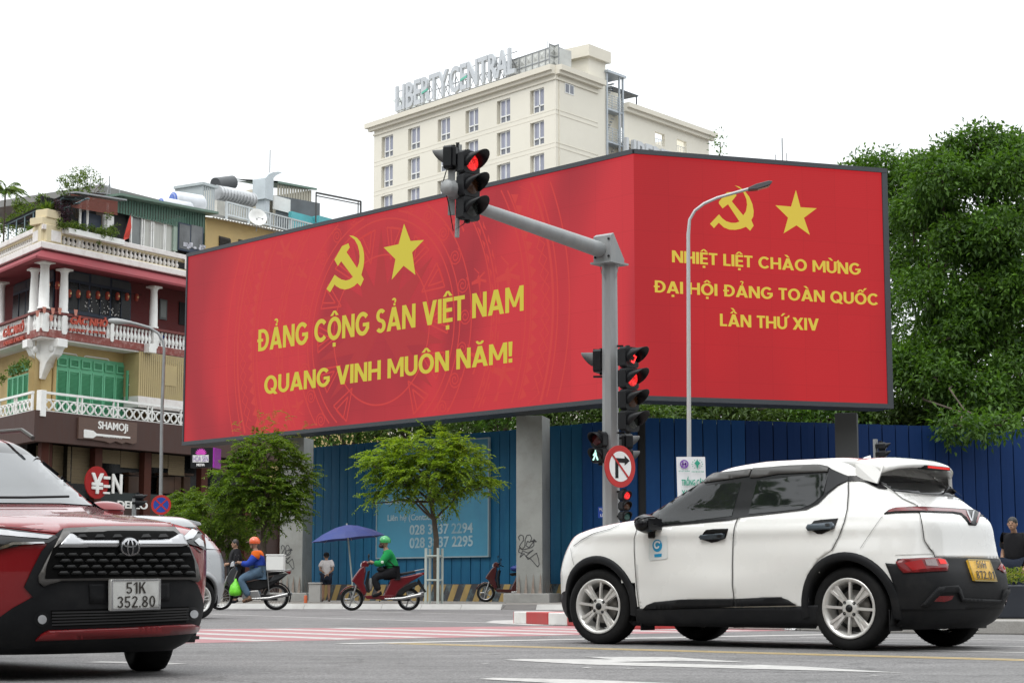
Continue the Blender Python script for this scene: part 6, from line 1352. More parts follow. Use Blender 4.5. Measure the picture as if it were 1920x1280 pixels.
mY = 28.4; mb0 = at(1147, 1095, mY); MX = mb0.x; top = at(1163, 488, mY)
PGY = pm('signal_pole_grey', (.25, .26, .265), .5, var=.12, scale=2, metal=.15, dirt=(.3, .29, .27), damt=.5, dscale=3, stretch=(3, 3, .6), bump=.04)
mast = thing('traffic_signal_mast', 'grey steel traffic signal mast with a long cantilever arm beside the white car', 'signal mast', (MX, mY, .13))
mz = top.z - .13
MB().lathe([(.135, 0), (.13, mz * .4), (.118, mz)], n=8, smooth=False).build('pole', PGY, mast)
MB().lathe([(.30, 0), (.30, .03), (.2, .035), (.14, .2)], n=16).build('base_flange', PGY, mast)
jx, jy = 0, 0; tip = at(905, 392, 26.1); tipl = Vector((tip.x - MX, tip.y - mY, tip.z - .13)); arm0 = Vector((-.1, -.05, mz + .14)); ad = (tipl - arm0).normalized()
MB().tube([arm0, tipl + ad * .35], [.125, .085], 14).build('arm', PGY, mast)
ra_ = math.atan2(ad.y, ad.x)
J = RZ(ra_) 
jb = MB(J @ T(0, 0, mz)); jb.plate([(-.16, -.05), (.19, -.05), (.19, .36), (.12, .40), (-.16, .02)], -.17, .17); jb.build('junction_box', PGY, mast, bev=.006)
jp = MB(J @ T(0, 0, mz)); jp.box(-.23, .23, -.2, .2, -.075, -.045)
for sx in (-1, 1): jp.add([(sx * .2, -.01, -.075), (sx * .2, .01, -.075), (sx * .12, .01, -.32), (sx * .12, -.01, -.32)], [(0, 1, 2, 3)])
for sy in (-1, 1): jp.add([(-.01, sy * .18, -.075), (.01, sy * .18, -.075), (.01, sy * .12, -.3), (-.01, sy * .12, -.3)], [(0, 1, 2, 3)])
jp.build('cap_plate', PGY, mast, recalc=False)
bl = MB(J @ T(0, 0, mz))
for y in (-.13, .13):
 for z in (.03, .3): bl.lathe([(.018, .19), (.018, .21), (.01, .215)], (0, y, z), 6, 'X')
bl.build('bolt', BLACK, mast)
# hanger pipe at the arm tip
tp = Vector((at(857, 360, 25.9).x, 25.95, 0)); zt_ = at(860, 272, 25.95).z; zb_ = at(851, 445, 25.95).z
hp = thing('hanger_pipe', 'vertical pipe at the tip of the signal arm carrying two signals and a round sounder', 'pipe', (tp.x, tp.y, zb_))
MB().tube([(0, 0, 0), (.035, 0, zt_ - zb_)], .034, 10).build('pipe', PGY, hp)
MB().box(-.02, .16, -.02, .02, (zt_ - zb_) * .86, (zt_ - zb_) * .88).box(-.02, .22, -.02, .02, .42, .445).box(-.19, 0, -.02, .02, zt_ - zb_ - .1, zt_ - zb_ - .07).box(-.02, .03, -.03, .03, zt_ - zb_ - .12, zt_ - zb_ + .03).build('clamp', BLACK, hp)
rz_ = at(826, 358, 25.95).z - zb_; MB(RZ(R(60)) @ T(0, 0, rz_)).lathe([(0, -.32), (.09, -.31), (.11, -.28), (.11, -.1), (.14, -.08), (.14, -.06), (.05, -.05), (.05, 0)], (0, 0, 0), 16, 'X').build('round_sounder', PGY, hp)
MB().box(-.13, -.03, -.03, .03, rz_ - .35, rz_ + .3).build('mount_plate', PGY, hp)
cb = MB(); cb.tube([(-.14, -.1, zt_ - zb_ - .35), (-.2, -.1, rz_ + .1), (-.12, -.12, rz_ - .2), (-.05, -.1, rz_ - .6), (.1, -.1, rz_ - .5), (.2, -.1, rz_ - .1)], .008, 5); cb.build('cable', BLACK, hp)
signal('three-lamp traffic signal with glowing red top lamp hanging at the arm tip', at(885, 283, 25.8), R(45), [LRED, LAMB, LOFF], .335)
signal('signal head at the arm tip seen from behind, hood pointing left', at(839, 277, 26.0), R(-112), [LOFF], .34, .22, SGG)
signal('four-lamp signal on the mast with red figure and red lamp lit', at(1185, 650, 28.1), R(45), [LOFF, LRED, LAMB, LOFF], .325, figure=(0, TURN, pm('red_arrow_lamp', (.5, .02, .02), .4, emis=(1, .03, .03), est=2.2)))
signal('single signal head left of the mast seen from behind', at(1118, 657, 28.6), R(-112), [LOFF], .36, .24, SGG)
signal('pedestrian signal with green walking figure left of the round sign', at(1119, 809, 28.2), R(-38), [LREDO, LOFF], .24, .16, figure=(1, WALK, LGW))
t = signal('weathered grey signal pair behind the round no right turn sign', at(1180, 814, 28.8), R(118), [LOFF, LOFF], .235, .17, SGG)
signal('small three-lamp repeater signal low on the mast beside the car windscreen', at(1175, 919, 28.1), R(28), [LRED, LAMB, LTEAL], .155, .08)
def sbk(x0, x1, y0, y1, py, px=1160): z = at(px, py, mY).z - .13; MB().box(x0, x1, y0, y1, z - .015, z + .015).build('side_bracket', BLACK, mast)
for y in (650, 812): sbk(.1, .2, -.1, -.07, y)
for y in (655, 705): sbk(-.26, -.1, .06, .09, y, 1140)
for y in (922, 968): sbk(.08, .2, -.12, -.09, y)
for y in (820, 860): sbk(-.2, -.08, -.1, -.07, y); sbk(.08, .18, .1, .13, y)
# round signs
RS_ = pm('sign_red_enamel', (.42, .02, .018), .45, var=.08); WS_ = pm('sign_white_enamel', (.72, .72, .72), .45, var=.05, dirt=(.5, .48, .45), damt=.25, dscale=3); BS_ = pm('sign_blue_enamel', (.01, .055, .32), .45, var=.08)
def disc(mb, r0, r1, y, n=40):
 for i in range(n):
  a, b = 2 * math.pi * i / n, 2 * math.pi * (i + 1) / n
  if r0 > 0: mb.add([(r * math.cos(t), y, r * math.sin(t)) for r, t in ((r0, a), (r1, a), (r1, b), (r0, b))], [(0, 1, 2, 3)])
  else: mb.add([(0, y, 0), (r1 * math.cos(a), y, r1 * math.sin(a)), (r1 * math.cos(b), y, r1 * math.sin(b))], [(0, 1, 2)])
sr = 39.5 / FPX * 28.0; st = thing('no_right_turn_sign', 'round red bordered sign with a struck-out right turn arrow on the mast', 'road sign', at(1163, 874, 28.0), R(41))
MB().lathe([(sr, 0), (sr, .02), (sr * .9, .03)], n=40, axis='Y').build('sign_plate', RS_, st)
m_ = MB(); disc(m_, 0, sr * .72, -.002); m_.build('white_field', WS_, st, recalc=False)
m_ = MB(); m_.plate([(-.34 * sr, -.56 * sr), (-.14 * sr, -.56 * sr), (-.14 * sr, .18 * sr), (.28 * sr, .18 * sr), (.28 * sr, .06 * sr), (.62 * sr, .29 * sr), (.28 * sr, .52 * sr), (.28 * sr, .39 * sr), (-.34 * sr, .39 * sr)], -.006, -.003); m_.build('black_arrow', BLACK, st)
m_ = MB(RY(R(45))); m_.box(-.74 * sr, .74 * sr, -.009, -.0065, -.05 * sr, .05 * sr); m_.build('red_slash', RS_, st)
st = thing('no_stopping_sign', 'round blue sign with red border and red cross above the red car bonnet', 'road sign', at(302, 946, 36), R(6)); sr = 18.5 / FPX * 36
MB().lathe([(sr, 0), (sr, .02), (sr * .9, .03)], n=36, axis='Y').build('sign_plate', RS_, st); m_ = MB(); disc(m_, 0, sr * .76, -.002); m_.build('blue_field', BS_, st, recalc=False)
for a in (45, -45): m_ = MB(RY(R(a))); m_.box(-.78 * sr, .78 * sr, -.005 - a * 1e-5, -.003, -.075 * sr, .075 * sr); m_.build('red_bar', RS_, st)
MB().tube([(0, .05, sr), (0, .05, -at(302, 946, 36).z)], .03, 8).build('sign_post', GALV, st)
ss = thing('street_name_plate', 'small blue street name plate half hidden behind the signal mast', 'sign', at(1130, 960, 28.7), R(0)); h_ = .085
MB().box(-.07, .12, 0, .01, -h_, h_).build('plate', BS_, ss); m_ = MB(); text_on(m_, 'ĐƯỜNG', -.055, .11, .02, .06, -.004, .003, .03); text_on(m_, 'LÊ LỢI', -.035, .11, -.065, -.025, -.004, .003, .03); m_.build('lettering', WS_, ss)
# lamp posts
def lamp_post(label, px, Y, base_y, path, r0, r1, head, hrz, wear=None):
 g0 = at(px, base_y, Y); t = thing('street_lamp', label, 'street lamp', (g0.x, Y, .116)); pts = [(0, 0, 0)] + [(at(x, y, Y).x - g0.x, 0, at(x, y, Y).z - .116) for x, y in path]
 k = len(pts); MB().tube(pts, [r0 + (r1 - r0) * min(1, i / 3) for i in range(k)], 10).build('lamp_pole', wear or GALV, t)
 hx, hy = head; h = at(hx, hy, Y); d = Vector(pts[-1]) - Vector(pts[-2]); M_ = T(h.x - g0.x, 0, h.z - .116) @ RY(-math.atan2(d.z, d.x))
 return t, M_
HDK = pm('led_head_dark', (.06, .06, .065), .45); HGR = pm('lamp_head_grey', (.30, .31, .31), .45, var=.08)
lt, M_ = lamp_post('tall thin street lamp with a flat LED head curving right over the right screen', 1293, 43, 1100, [(1292, 860), (1290.5, 440), (1293, 412), (1303, 395), (1320, 382), (1345, 371), (1405, 354)], .062, .036, (1425, 348.5), 0, pm('galvanised_pole_stained', (.42, .43, .43), .5, metal=.3, dirt=(.32, .2, .1), damt=.5, dscale=2, stretch=(1, 1, .4)))
h = MB(M_); h.plate([(-.30, -.035), (-.1, -.075), (.22, -.06), (.30, 0), (.22, .045), (-.1, .05), (-.3, .02)], -.13, .13); o = h.build('lamp_head', HDK, lt, bev=.015)
h = MB(M_); h.box(-.08, .2, -.09, .09, -.083, -.076); h.build('lamp_lens', pm('lamp_glass_warm', (.35, .33, .28), .2), o)
lt, M_ = lamp_post('older grey street lamp curving left in front of the cafe balcony', 301.5, 53, 1100, [(301.5, 940), (303.5, 780), (308, 655), (306, 640), (297, 625), (280, 614), (255, 607), (240, 604)], .06, .042, (222, 602.5), 0)
h = MB(M_ @ RY(R(180)) @ RX(0)); h = MB(T(M_.translation.x, 0, M_.translation.z) @ RY(R(5))); h.lathe([(.0, -.30), (.04, -.29), (.075, -.2), (.09, -.05), (.075, .12), (.05, .28), (.04, .4)], n=14, axis='X'); h.build('lamp_head', HGR, lt)
# banner on the right lamp post
bn = thing('street_banner', 'white banner with purple and green emblems hung on the tall lamp post', 'banner', (at(1295, 900, 42.8).x, 42.8, 0)); x0, x1 = at(1268, 857, 42.8).x - bn.location.x, at(1322, 857, 42.8).x - bn.location.x; z1 = at(1295, 856, 42.8).z; z0 = z1 - 1.5
mb = MB(); n = 8
for i in range(n):
 for j in range(10):
  P = lambda a, b: (x0 + (x1 - x0) * a / n + .03 * b / 10, .025 * math.sin(a * 1.7 + b * .5) * b / 10, z1 - 1.5 * b / 10); mb.add([P(i, j), P(i + 1, j), P(i + 1, j + 1), P(i, j + 1)], [(0, 1, 2, 3)], True)
mb.build('cloth', pm('white_banner_cloth', (.66, .66, .68), .8, var=.05), bn, recalc=False)
PUR = pm('purple_print', (.16, .05, .32), .7); GRP = pm('green_print', (.02, .3, .2), .7); sx_ = (x1 - x0) / 54
m_ = MB(T(x0 + 14.5 * sx_, -.035, z1 - .17)); disc(m_, .07, .1, 0, 24); m_.box(-.05, -.015, -.001, .001, -.06, .06); m_.box(.015, .05, -.001, .001, -.06, .04); m_.box(-.05, .05, -.001, .001, -.01, .015); m_.build('purple_emblem', PUR, bn, recalc=False)
m_ = MB(T(x0 + 39 * sx_, -.035, z1 - .17)); m_.plate([(0, .1), (.07, .02), (.02, -.03), (.02, -.08), (-.02, -.08), (-.02, -.03), (-.07, .02)], 0, .002)
for k in range(12): a = k * math.pi / 6; m_.cbox(.12 * math.cos(a), 0, .1 * math.sin(a), .02, .002, .02)
m_.build('green_emblem', GRP, bn, recalc=False)
m_ = MB(); text_on(m_, 'TRỒNG CÂY', x0 + 9 * sx_, x0 + 52 * sx_, z1 - .66, z1 - .53, -.045, .003, .04); text_on(m_, 'XANH', x0 + 9 * sx_, x0 + 34 * sx_, z1 - .9, z1 - .77, -.045, .003, .04); text_on(m_, 'SỞ XÂY DỰNG', x0 + 4 * sx_, x0 + 25 * sx_, z1 - .345, z1 - .32, -.045, .003, .03); text_on(m_, 'CÔNG VIÊN CÂY XANH', x0 + 28 * sx_, x0 + 51 * sx_, z1 - .36, z1 - .33, -.045, .003, .03); m_.build('banner_lettering', GRP, bn)
# small dark sign under the left end of the screen
hs = thing('hanging_box_sign', 'small black box sign with a pink lotus under the left end of the screen', 'sign', (at(380, 860, 59).x, 59, 0), R(-8)); f = Fr((hs.location.x, 59, 0), R(-8))
a, zt_ = f.px(358, 839); b, zb_ = f.px(399, 876); MB().box(a, b, 0, .12, zb_, zt_).build('sign_box', SGB, hs); MB().box(b + .002, b + .05, -.02, .7, zb_, zt_).build('magenta_side', pm('magenta_neon', (.18, .01, .2), .5, emis=(.5, .02, .6), est=.2), hs)
MB().box(a + .07, b - .14, -.012, -.002, zb_ + .17, zb_ + .4).build('white_band', WS_, hs); m_ = MB(); text_on(m_, 'HOA SEN', a + .09, b - .16, zb_ + .2, zb_ + .37, -.02, .005, .0); m_.build('sign_lettering', pm('lilac_print', (.3, .2, .45), .6), hs)
m_ = MB(); text_on(m_, 'MEDIA', a + .2, b - .26, zb_ + .05, zb_ + .13, -.015, .01, .06); m_.build('sign_lettering', WS_, hs)
m_ = MB(); cxx, czz = (a + b) / 2 - .03, zb_ + .42
for k in range(-4, 5): t_a = k * .33; m_.plate([(cxx, czz), (cxx + .1 * math.sin(t_a) - .04 * math.cos(t_a), czz + .1 * math.cos(t_a) + .04 * math.sin(t_a)), (cxx + .21 * math.sin(t_a), czz + .21 * math.cos(t_a)), (cxx + .1 * math.sin(t_a) + .04 * math.cos(t_a), czz + .1 * math.cos(t_a) - .04 * math.sin(t_a))], -.012 - abs(k) * .001, -.004)
m_.build('lotus', pm('lotus_pink', (.45, .05, .35), .6, emis=(.5, .03, .4), est=.25), hs)
# distant signals just above the cars
t = signal('small black signal head on a grey post just above the white car roof', at(1660, 829, 35), R(75), [LOFF, LOFF], .15, .1); MB().box(-.03, .0, .1, .13, 0, .02).build('post_arm', SGB, t)
o = MB(); p = at(1641, 823, 35.1); o.tube([(0, 0, 0), (0, 0, p.z)], .045, 8); o = o.build('signal_post', GALV); o.location = (p.x, 35.1, 0); tag(o, 'short grey post beside the small signal above the white car roof', 'post')
t = signal('small black signal seen over the red car bonnet near the shop letters', at(268, 926, 34), R(100), [LOFF, LOFF], .11, .09); o = MB(); p = at(252, 934, 34); o.tube([(0, 0, 0), (0, 0, p.z)], .04, 8); o = o.build('signal_post', GALV); o.location = (p.x, 34, 0); tag(o, 'short grey post left of the round no stopping sign', 'post')
# ------------------------------------------------------------------ the street behind and beside the photographer (seen in glass and paint)
def block_mat(name, wall, win):
 m = pm(name, wall, .8, var=.1, scale=.3); nt = m.node_tree; b = nt.nodes['Principled BSDF']; old = b.inputs['Base Color'].links[0].from_socket
 tc = nt.nodes.new('ShaderNodeTexCoord'); sx = nt.nodes.new('ShaderNodeSeparateXYZ'); ad = nt.nodes.new('ShaderNodeMath'); cb = nt.nodes.new('ShaderNodeCombineXYZ'); br = nt.nodes.new('ShaderNodeTexBrick'); x = nt.nodes.new('ShaderNodeMix'); x.data_type = 'RGBA'
 L = nt.links.new; L(tc.outputs['Object'], sx.inputs[0]); L(sx.outputs[0], ad.inputs[0]); L(sx.outputs[1], ad.inputs[1]); L(ad.outputs[0], cb.inputs[0]); L(sx.outputs[2], cb.inputs[1]); L(cb.outputs[0], br.inputs[0])
 br.offset = 0; br.inputs['Scale'].default_value = 1; br.inputs['Brick Width'].default_value = 2.6; br.inputs['Row Height'].default_value = 3.4; br.inputs['Mortar Size'].default_value = .6; br.inputs['Mortar Smooth'].default_value = 0
 L(br.outputs['Fac'], x.inputs[0]); x.inputs[6].default_value = (*win, 1); L(old, x.inputs[7]); L(x.outputs[2], b.inputs['Base Color']); return m
BM = [block_mat('street_block_%s' % n, c, w) for n, c, w in (('cream', (.42, .37, .28), (.04, .045, .05)), ('grey', (.25, .25, .24), (.03, .035, .04)), ('ochre', (.35, .26, .14), (.05, .045, .04)))]
for i, (x, y, w, d, h, lab) in enumerate(((-46, -30, 20, 14, 17, 'cream shop house row behind the photographer, far left'), (-24, -32, 18, 14, 24, 'grey office block behind the photographer, left'), (-4, -31, 19, 14, 15, 'ochre shop houses straight behind the photographer'), (17, -32, 20, 14, 27, 'cream apartment block behind the photographer, right'),
  (40, -30, 22, 14, 19, 'grey block behind the photographer, far right'), (-58, 2, 14, 30, 20, 'ochre building along the street left of the frame'), (-62, 34, 14, 26, 15, 'cream building along the street left of the frame'), (52, 10, 14, 34, 18, 'grey building along the street right of the frame'))):
 t = thing('street_building', lab, 'building', (x, y, 0)); MB().box(-w / 2, w / 2, -d / 2, d / 2, 0, h).build('wall', BM[i % 3], t); MB().box(-w / 2 - .4, w / 2 + .4, -d / 2 - .4, d / 2 + .4, h, h + .7).build('parapet', TRIM, t); MB().box(-w / 2 - .05, w / 2 + .05, -d / 2 - .05, d / 2 + .05, 0, 3.6).build('shop_front', BRN, t)
for i, (x, y, h) in enumerate(((-30, 4, 9), (-36, 11, 10), (-27, -6, 8), (12, -17, 9), (-8, -18, 8), (-9.6, 14.5, 11), (-11.5, 20.5, 12))):
 big_tree(Vector((x, y, 0)), ['tree left of the frame nearest the kerb', 'taller tree left of the frame', 'tree left behind the photographer', 'tree right behind the photographer', 'tree straight behind the photographer', 'tall tree just left of the frame beside the red car', 'tall tree left of the frame beyond the red car'][i], [((0, 0, h * .75), (3.4, 3.4, 2.4)), ((1.8, .5, h * .62), (2.2, 2.2, 1.6)), ((-1.9, -.6, h * .66), (2.2, 2.2, 1.7))], 90 + i, 420, 7, .35, .16, LF2, [([(0, 0, 0), (.1, 0, h * .3), (0, 0, h * .6)], .22, .12)], 'street_side_tree', 'street trees outside the frame')
# ------------------------------------------------------------------ vehicles
from mathutils.bvhtree import BVHTree
def pchip(xs, ys):
 xs, ys = list(xs), list(ys); n = len(xs); h = [xs[i + 1] - xs[i] for i in range(n - 1)]; dl = [(ys[i + 1] - ys[i]) / h[i] for i in range(n - 1)]; m = [dl[0]] + [0] * (n - 2) + [dl[-1]]
 for i in range(1, n - 1):
  if dl[i - 1] * dl[i] > 0: w1, w2 = 2 * h[i] + h[i - 1], h[i] + 2 * h[i - 1]; m[i] = (w1 + w2) / (w1 / dl[i - 1] + w2 / dl[i])
 def f(x):
  x = min(max(x, xs[0]), xs[-1]); i = 0
  while i < n - 2 and x > xs[i + 1]: i += 1
  t = (x - xs[i]) / h[i]; return (2 * t ** 3 - 3 * t * t + 1) * ys[i] + (t ** 3 - 2 * t * t + t) * h[i] * m[i] + (-2 * t ** 3 + 3 * t * t) * ys[i + 1] + (t ** 3 - t * t) * h[i] * m[i + 1]
 return f
class Shell:
 """car body as stacked plan outlines; rows (z, rear x, front x, half width)"""
 def __init__(s, rows, af=8, bf=2.6, ar=8, br=3.0, bump=None):
  z = [r[0] for r in rows]; s.z0, s.z1 = z[0], z[-1]; s.R_ = pchip(z, [r[1] for r in rows]); s.F_ = pchip(z, [r[2] for r in rows]); s.W_ = pchip(z, [r[3] for r in rows]); s.e = (af, bf, ar, br); s.bump = bump
 def pt(s, ph, z):
  c, sn = math.cos(ph), math.sin(ph); af, bf, ar, br = s.e; a, b = (af, bf) if c >= 0 else (ar, br)
  xf, xr, w = s.F_(z), s.R_(z), s.W_(z); xm = (xf + xr) / 2; L_ = (xf - xr) / 2
  x = xm + math.copysign(abs(c) ** (2 / a), c) * L_; y = math.copysign(abs(sn) ** (2 / b), sn) * w
  if s.bump: y += math.copysign(s.bump(x, z), y) * min(1, abs(y) / w * 1.5)
  return (x, y, z)
 def mesh(s, nz=110, nphi=160):
  ph = []
  for k in range(nphi):                       # denser near the four corners
   t = 2 * math.pi * k / nphi; ph.append(t - .22 * math.sin(4 * t) * .5)
  vs = []
  for i in range(nz + 1):
   z = s.z0 + (s.z1 - s.z0) * i / nz
   vs += [s.pt(p, z) for p in ph]
  fs = [(i * nphi + j, i * nphi + (j + 1) % nphi, (i + 1) * nphi + (j + 1) % nphi, (i + 1) * nphi + j) for i in range(nz) for j in range(nphi)]
  fs.append(tuple(nz * nphi + j for j in range(nphi))); return vs, fs
class Car:
 def __init__(s, name, label, cat, loc, rz, shell, paint, glass, arches, group=None, zg=(1.1, 1.5), inset=0.0, und=.2, zl=0.0, low=None):
  s.t = thing(name, label, cat, loc, rz, group); s.M = Matrix.Translation(loc) @ RZ(rz); s.I = s.M.inverted(); s.sh = shell
  vs, fs = shell.mesh(); s.bvh = BVHTree.FromPolygons(vs, fs)
  body, gl = MB(), MB(); s.arches = arches
  def hole(c): return any(math.hypot(c.x - ax, c.z - az) < r + .03 and abs(c.y) > .3 for ax, az, r in arches)
  B_, G_, L_ = [], [], []
  for f in fs:
   c = sum((Vector(vs[i]) for i in f), Vector()) / len(f)
   if hole(c): continue
   (L_ if c.z < zl else G_ if (zg[0] < c.z < zg[1]) else B_).append(f)
  body.add(vs, B_, True); o = body.build('body', paint, s.t, smooth=True, recalc=False); s.body = o
  if G_: gl.add(vs, G_, True); gl.build('greenhouse', glass, s.t, smooth=True, recalc=False)
  if L_: lb = MB(); lb.add(vs, L_, True); lb.build('lower_body', low, s.t, smooth=True, recalc=False)
  for x in (o,):
   bm = bmesh.new(); bm.from_mesh(x.data); bmesh.ops.delete(bm, geom=[v for v in bm.verts if not v.link_faces], context='VERTS'); bm.to_mesh(x.data); bm.free()
  w = shell.W_(.4)
  for ax, az, r in arches:                     # wheel wells
   for sg in (1, -1):
    m = MB(); n = 18; y0, y1 = (w - .02) * sg, .35 * sg
    for k in range(n):
     a, b = math.pi * (-.13) + math.pi * 1.26 * k / n, math.pi * (-.13) + math.pi * 1.26 * (k + 1) / n
     m.add([(ax + r * math.cos(a), y0, az + r * math.sin(a)), (ax + r * math.cos(b), y0, az + r * math.sin(b)), (ax + r * math.cos(b), y1, az + r * math.sin(b)), (ax + r * math.cos(a), y1, az + r * math.sin(a)), (ax, y1, az)], [(0, 1, 2, 3), (2, 4, 3)])
    m.build('wheel_well', DARKV, s.t, recalc=False)
  fl = MB(); fl.box(shell.R_(.3) + .25, shell.F_(.3) - .25, -w * .86, w * .86, und, und + .02); fl.build('underbody', DARKV, s.t)
 def hit(s, px, py):
  o = s.I @ Vector((0, 0, CH)); d = (s.I.to_3x3() @ ray(px, py)).normalized(); h = s.bvh.ray_cast(o, d)
  return (h[0], h[1]) if h[0] is not None else None
 def surf(s, px, py, cen, off):
  o = s.I @ Vector((0, 0, CH)); d = (s.I.to_3x3() @ ray(px, py)).normalized(); q = n = None; best = 1e9
  for k, (jx, jy) in enumerate(((0, 0), (.3, .2), (-.3, .25), (.1, -.4), (.9, .7), (-1, .8), (-.7, -1.1), (1.2, -.9))):
   if k > 3 and q is not None: break
   h = s.bvh.ray_cast(o, (s.I.to_3x3() @ ray(px + jx, py + jy)).normalized())
   if h[0] is not None and h[3] < best - (.3 if q is not None else 0): q, n, best = h[0], h[1], h[3]
  if q is None:                                 # past the outline: the nearest point of the body
   t = getattr(s, 'lt', -o.dot(d))
   for k in range(12): h = s.bvh.find_nearest(o + d * t); q, n = h[0], h[1]; t = (q - o).dot(d)
  s.lt = (q - o).length
  if n.dot(o - q) < 0: n = -n
  return q + n * off
 def patch(s, name, poly, m, off=.004, parent=None, step=7, mirror=False, depth=0.0, label=None, smooth=True):
  cen = (sum(p[0] for p in poly) / len(poly), sum(p[1] for p in poly) / len(poly)); pts = []
  for a, b in zip(poly, poly[1:] + poly[:1]):
   n = max(1, int(math.hypot(b[0] - a[0], b[1] - a[1]) / step)); pts += [(a[0] + (b[0] - a[0]) * i / n, a[1] + (b[1] - a[1]) * i / n) for i in range(n)]
  nb = len(pts); x0, x1 = min(p[0] for p in pts), max(p[0] for p in pts); y0, y1 = min(p[1] for p in pts), max(p[1] for p in pts)
  def inside(x, y):
   r = False; j = nb - 1
   for i in range(nb):
    if (pts[i][1] > y) != (pts[j][1] > y) and x < (pts[j][0] - pts[i][0]) * (y - pts[i][1]) / (pts[j][1] - pts[i][1]) + pts[i][0]: r = not r
    j = i
   return r
  inn = []; y = y0 + step / 2
  while y < y1:
   x = x0 + step / 2
   while x < x1:
    if inside(x, y) and min((x - p[0]) ** 2 + (y - p[1]) ** 2 for p in pts) > (step * .4) ** 2: inn.append((x, y))
    x += step
   y += step
  V = [Vector(p) for p in pts + inn]; E_ = [(i, (i + 1) % nb) for i in range(nb)]
  r = geometry.delaunay_2d_cdt(V, E_, [list(range(nb))], 1, 1e-4)
  P3 = []; cy = sum(p[0] for p in poly) / len(poly)
  last = None
  for v in r[0]:
   q = s.surf(v.x, v.y, cen, off)
   if q is None: q = last or Vector((0, 0, 0))
   P3.append(q); last = q
  F_ = [tuple(f) for f in r[2]]
  n = len(P3); V3 = list(P3); FF = list(F_); sm = [smooth] * len(F_)
  if depth:
   from collections import Counter
   ec = Counter(frozenset((f[i], f[(i + 1) % 3])) for f in F_ for i in range(3)); ext = {}
   for f in F_:
    for i in range(3):
     a, b = f[i], f[(i + 1) % 3]
     if ec[frozenset((a, b))] == 1:
      for q in (a, b):
       if q not in ext: h = s.surf(r[0][q].x, r[0][q].y, cen, off - depth); ext[q] = len(V3); V3.append(h or P3[q])
      FF.append((b, a, ext[a], ext[b])); sm.append(False)
  outs = []
  for sg in ((1, -1) if mirror else (1,)):
   mb = MB(); mb.add([(v[0], v[1] * sg, v[2]) for v in V3], FF if sg == 1 else [tuple(reversed(f)) for f in FF]); mb.sm = list(sm); o = mb.build(name, m, parent or s.t, recalc=False, label=label if sg == 1 else None); outs.append(o)
  return outs[0]
 def line(s, name, pts, w, m=None, off=.006, mirror=False, parent=None, step=6):
  """thin strip on the body: panel gaps, creases, wires"""
  P = []
  for a, b in zip(pts, pts[1:]):
   n = max(1, int(math.hypot(b[0] - a[0], b[1] - a[1]) / step)); P += [(a[0] + (b[0] - a[0]) * i / n, a[1] + (b[1] - a[1]) * i / n) for i in range(n)]
  P.append(pts[-1]); Q = [s.surf(x, y, P[len(P) // 2], off) for x, y in P]; Q = [q for q in Q if q is not None]; vs = []
  for i, q in enumerate(Q):
   t = (Q[min(i + 1, len(Q) - 1)] - Q[max(i - 1, 0)]).normalized(); h = s.bvh.find_nearest(q); n = h[1] if h[1] is not None else Vector((0, 1, 0)); c = t.cross(n).normalized() * w / 2; vs += [q - c, q + c]
  for sg in ((1, -1) if mirror else (1,)):
   mb = MB(); mb.add([(v.x, v.y * sg, v.z) for v in vs], [(2 * i, 2 * i + 1, 2 * i + 3, 2 * i + 2) for i in range(len(Q) - 1)], True); o = mb.build(name, m or DARKV, parent or s.t, recalc=False)
  return o
 def arch_trim(s, ax, az, r0, r1, m, a0=-12, a1=192, off=.02, sides=(1, -1), name='arch_cladding'):
  for sg in sides:
   mb = MB(); n = 30; vs = []
   def sy(x, z):
    xf, xr, w = s.sh.F_(z), s.sh.R_(z), s.sh.W_(z); xm = (xf + xr) / 2; L_ = (xf - xr) / 2; t = abs(x - xm) / L_; a, b = (s.sh.e[0], s.sh.e[1]) if x > xm else (s.sh.e[2], s.sh.e[3])
    return w * max(0.0, 1 - min(t, .999) ** a) ** (1 / b) + (s.sh.bump(x, z) if s.sh.bump else 0)
   for k in range(n + 1):
    a = R(a0 + (a1 - a0) * k / n)
    for rr, of in ((r0 - .004, -.05), (r0, off * .6), (r0 + .012, off), (r1 - .012, off), (r1, off * .5), (r1 + .003, -.01)):
     x, z = ax + rr * math.cos(a), max(az + rr * math.sin(a), s.sh.z0); vs.append((x, (sy(x, z) + of) * sg, z))
   fs = [(k * 6 + j, k * 6 + j + 1, (k + 1) * 6 + j + 1, (k + 1) * 6 + j) for k in range(n) for j in range(5)]
   mb.add(vs, fs, True); mb.build(name, m, s.t, recalc=False)
TYRE = pm('tyre_rubber', (.007, .007, .0075), .8, var=.2, scale=4, spec=.2, dirt=(.022, .021, .02), damt=.5, dscale=8, bump=.1)
def rim_mat(name, c=(.68, .67, .65)): return pm(name, c, .35, metal=.55, var=.06, scale=5, dirt=(.25, .23, .2), damt=.25, dscale=9)
RIM = rim_mat('alloy_silver'); DISC = pm('brake_disc', (.22, .21, .2), .4, metal=.8)
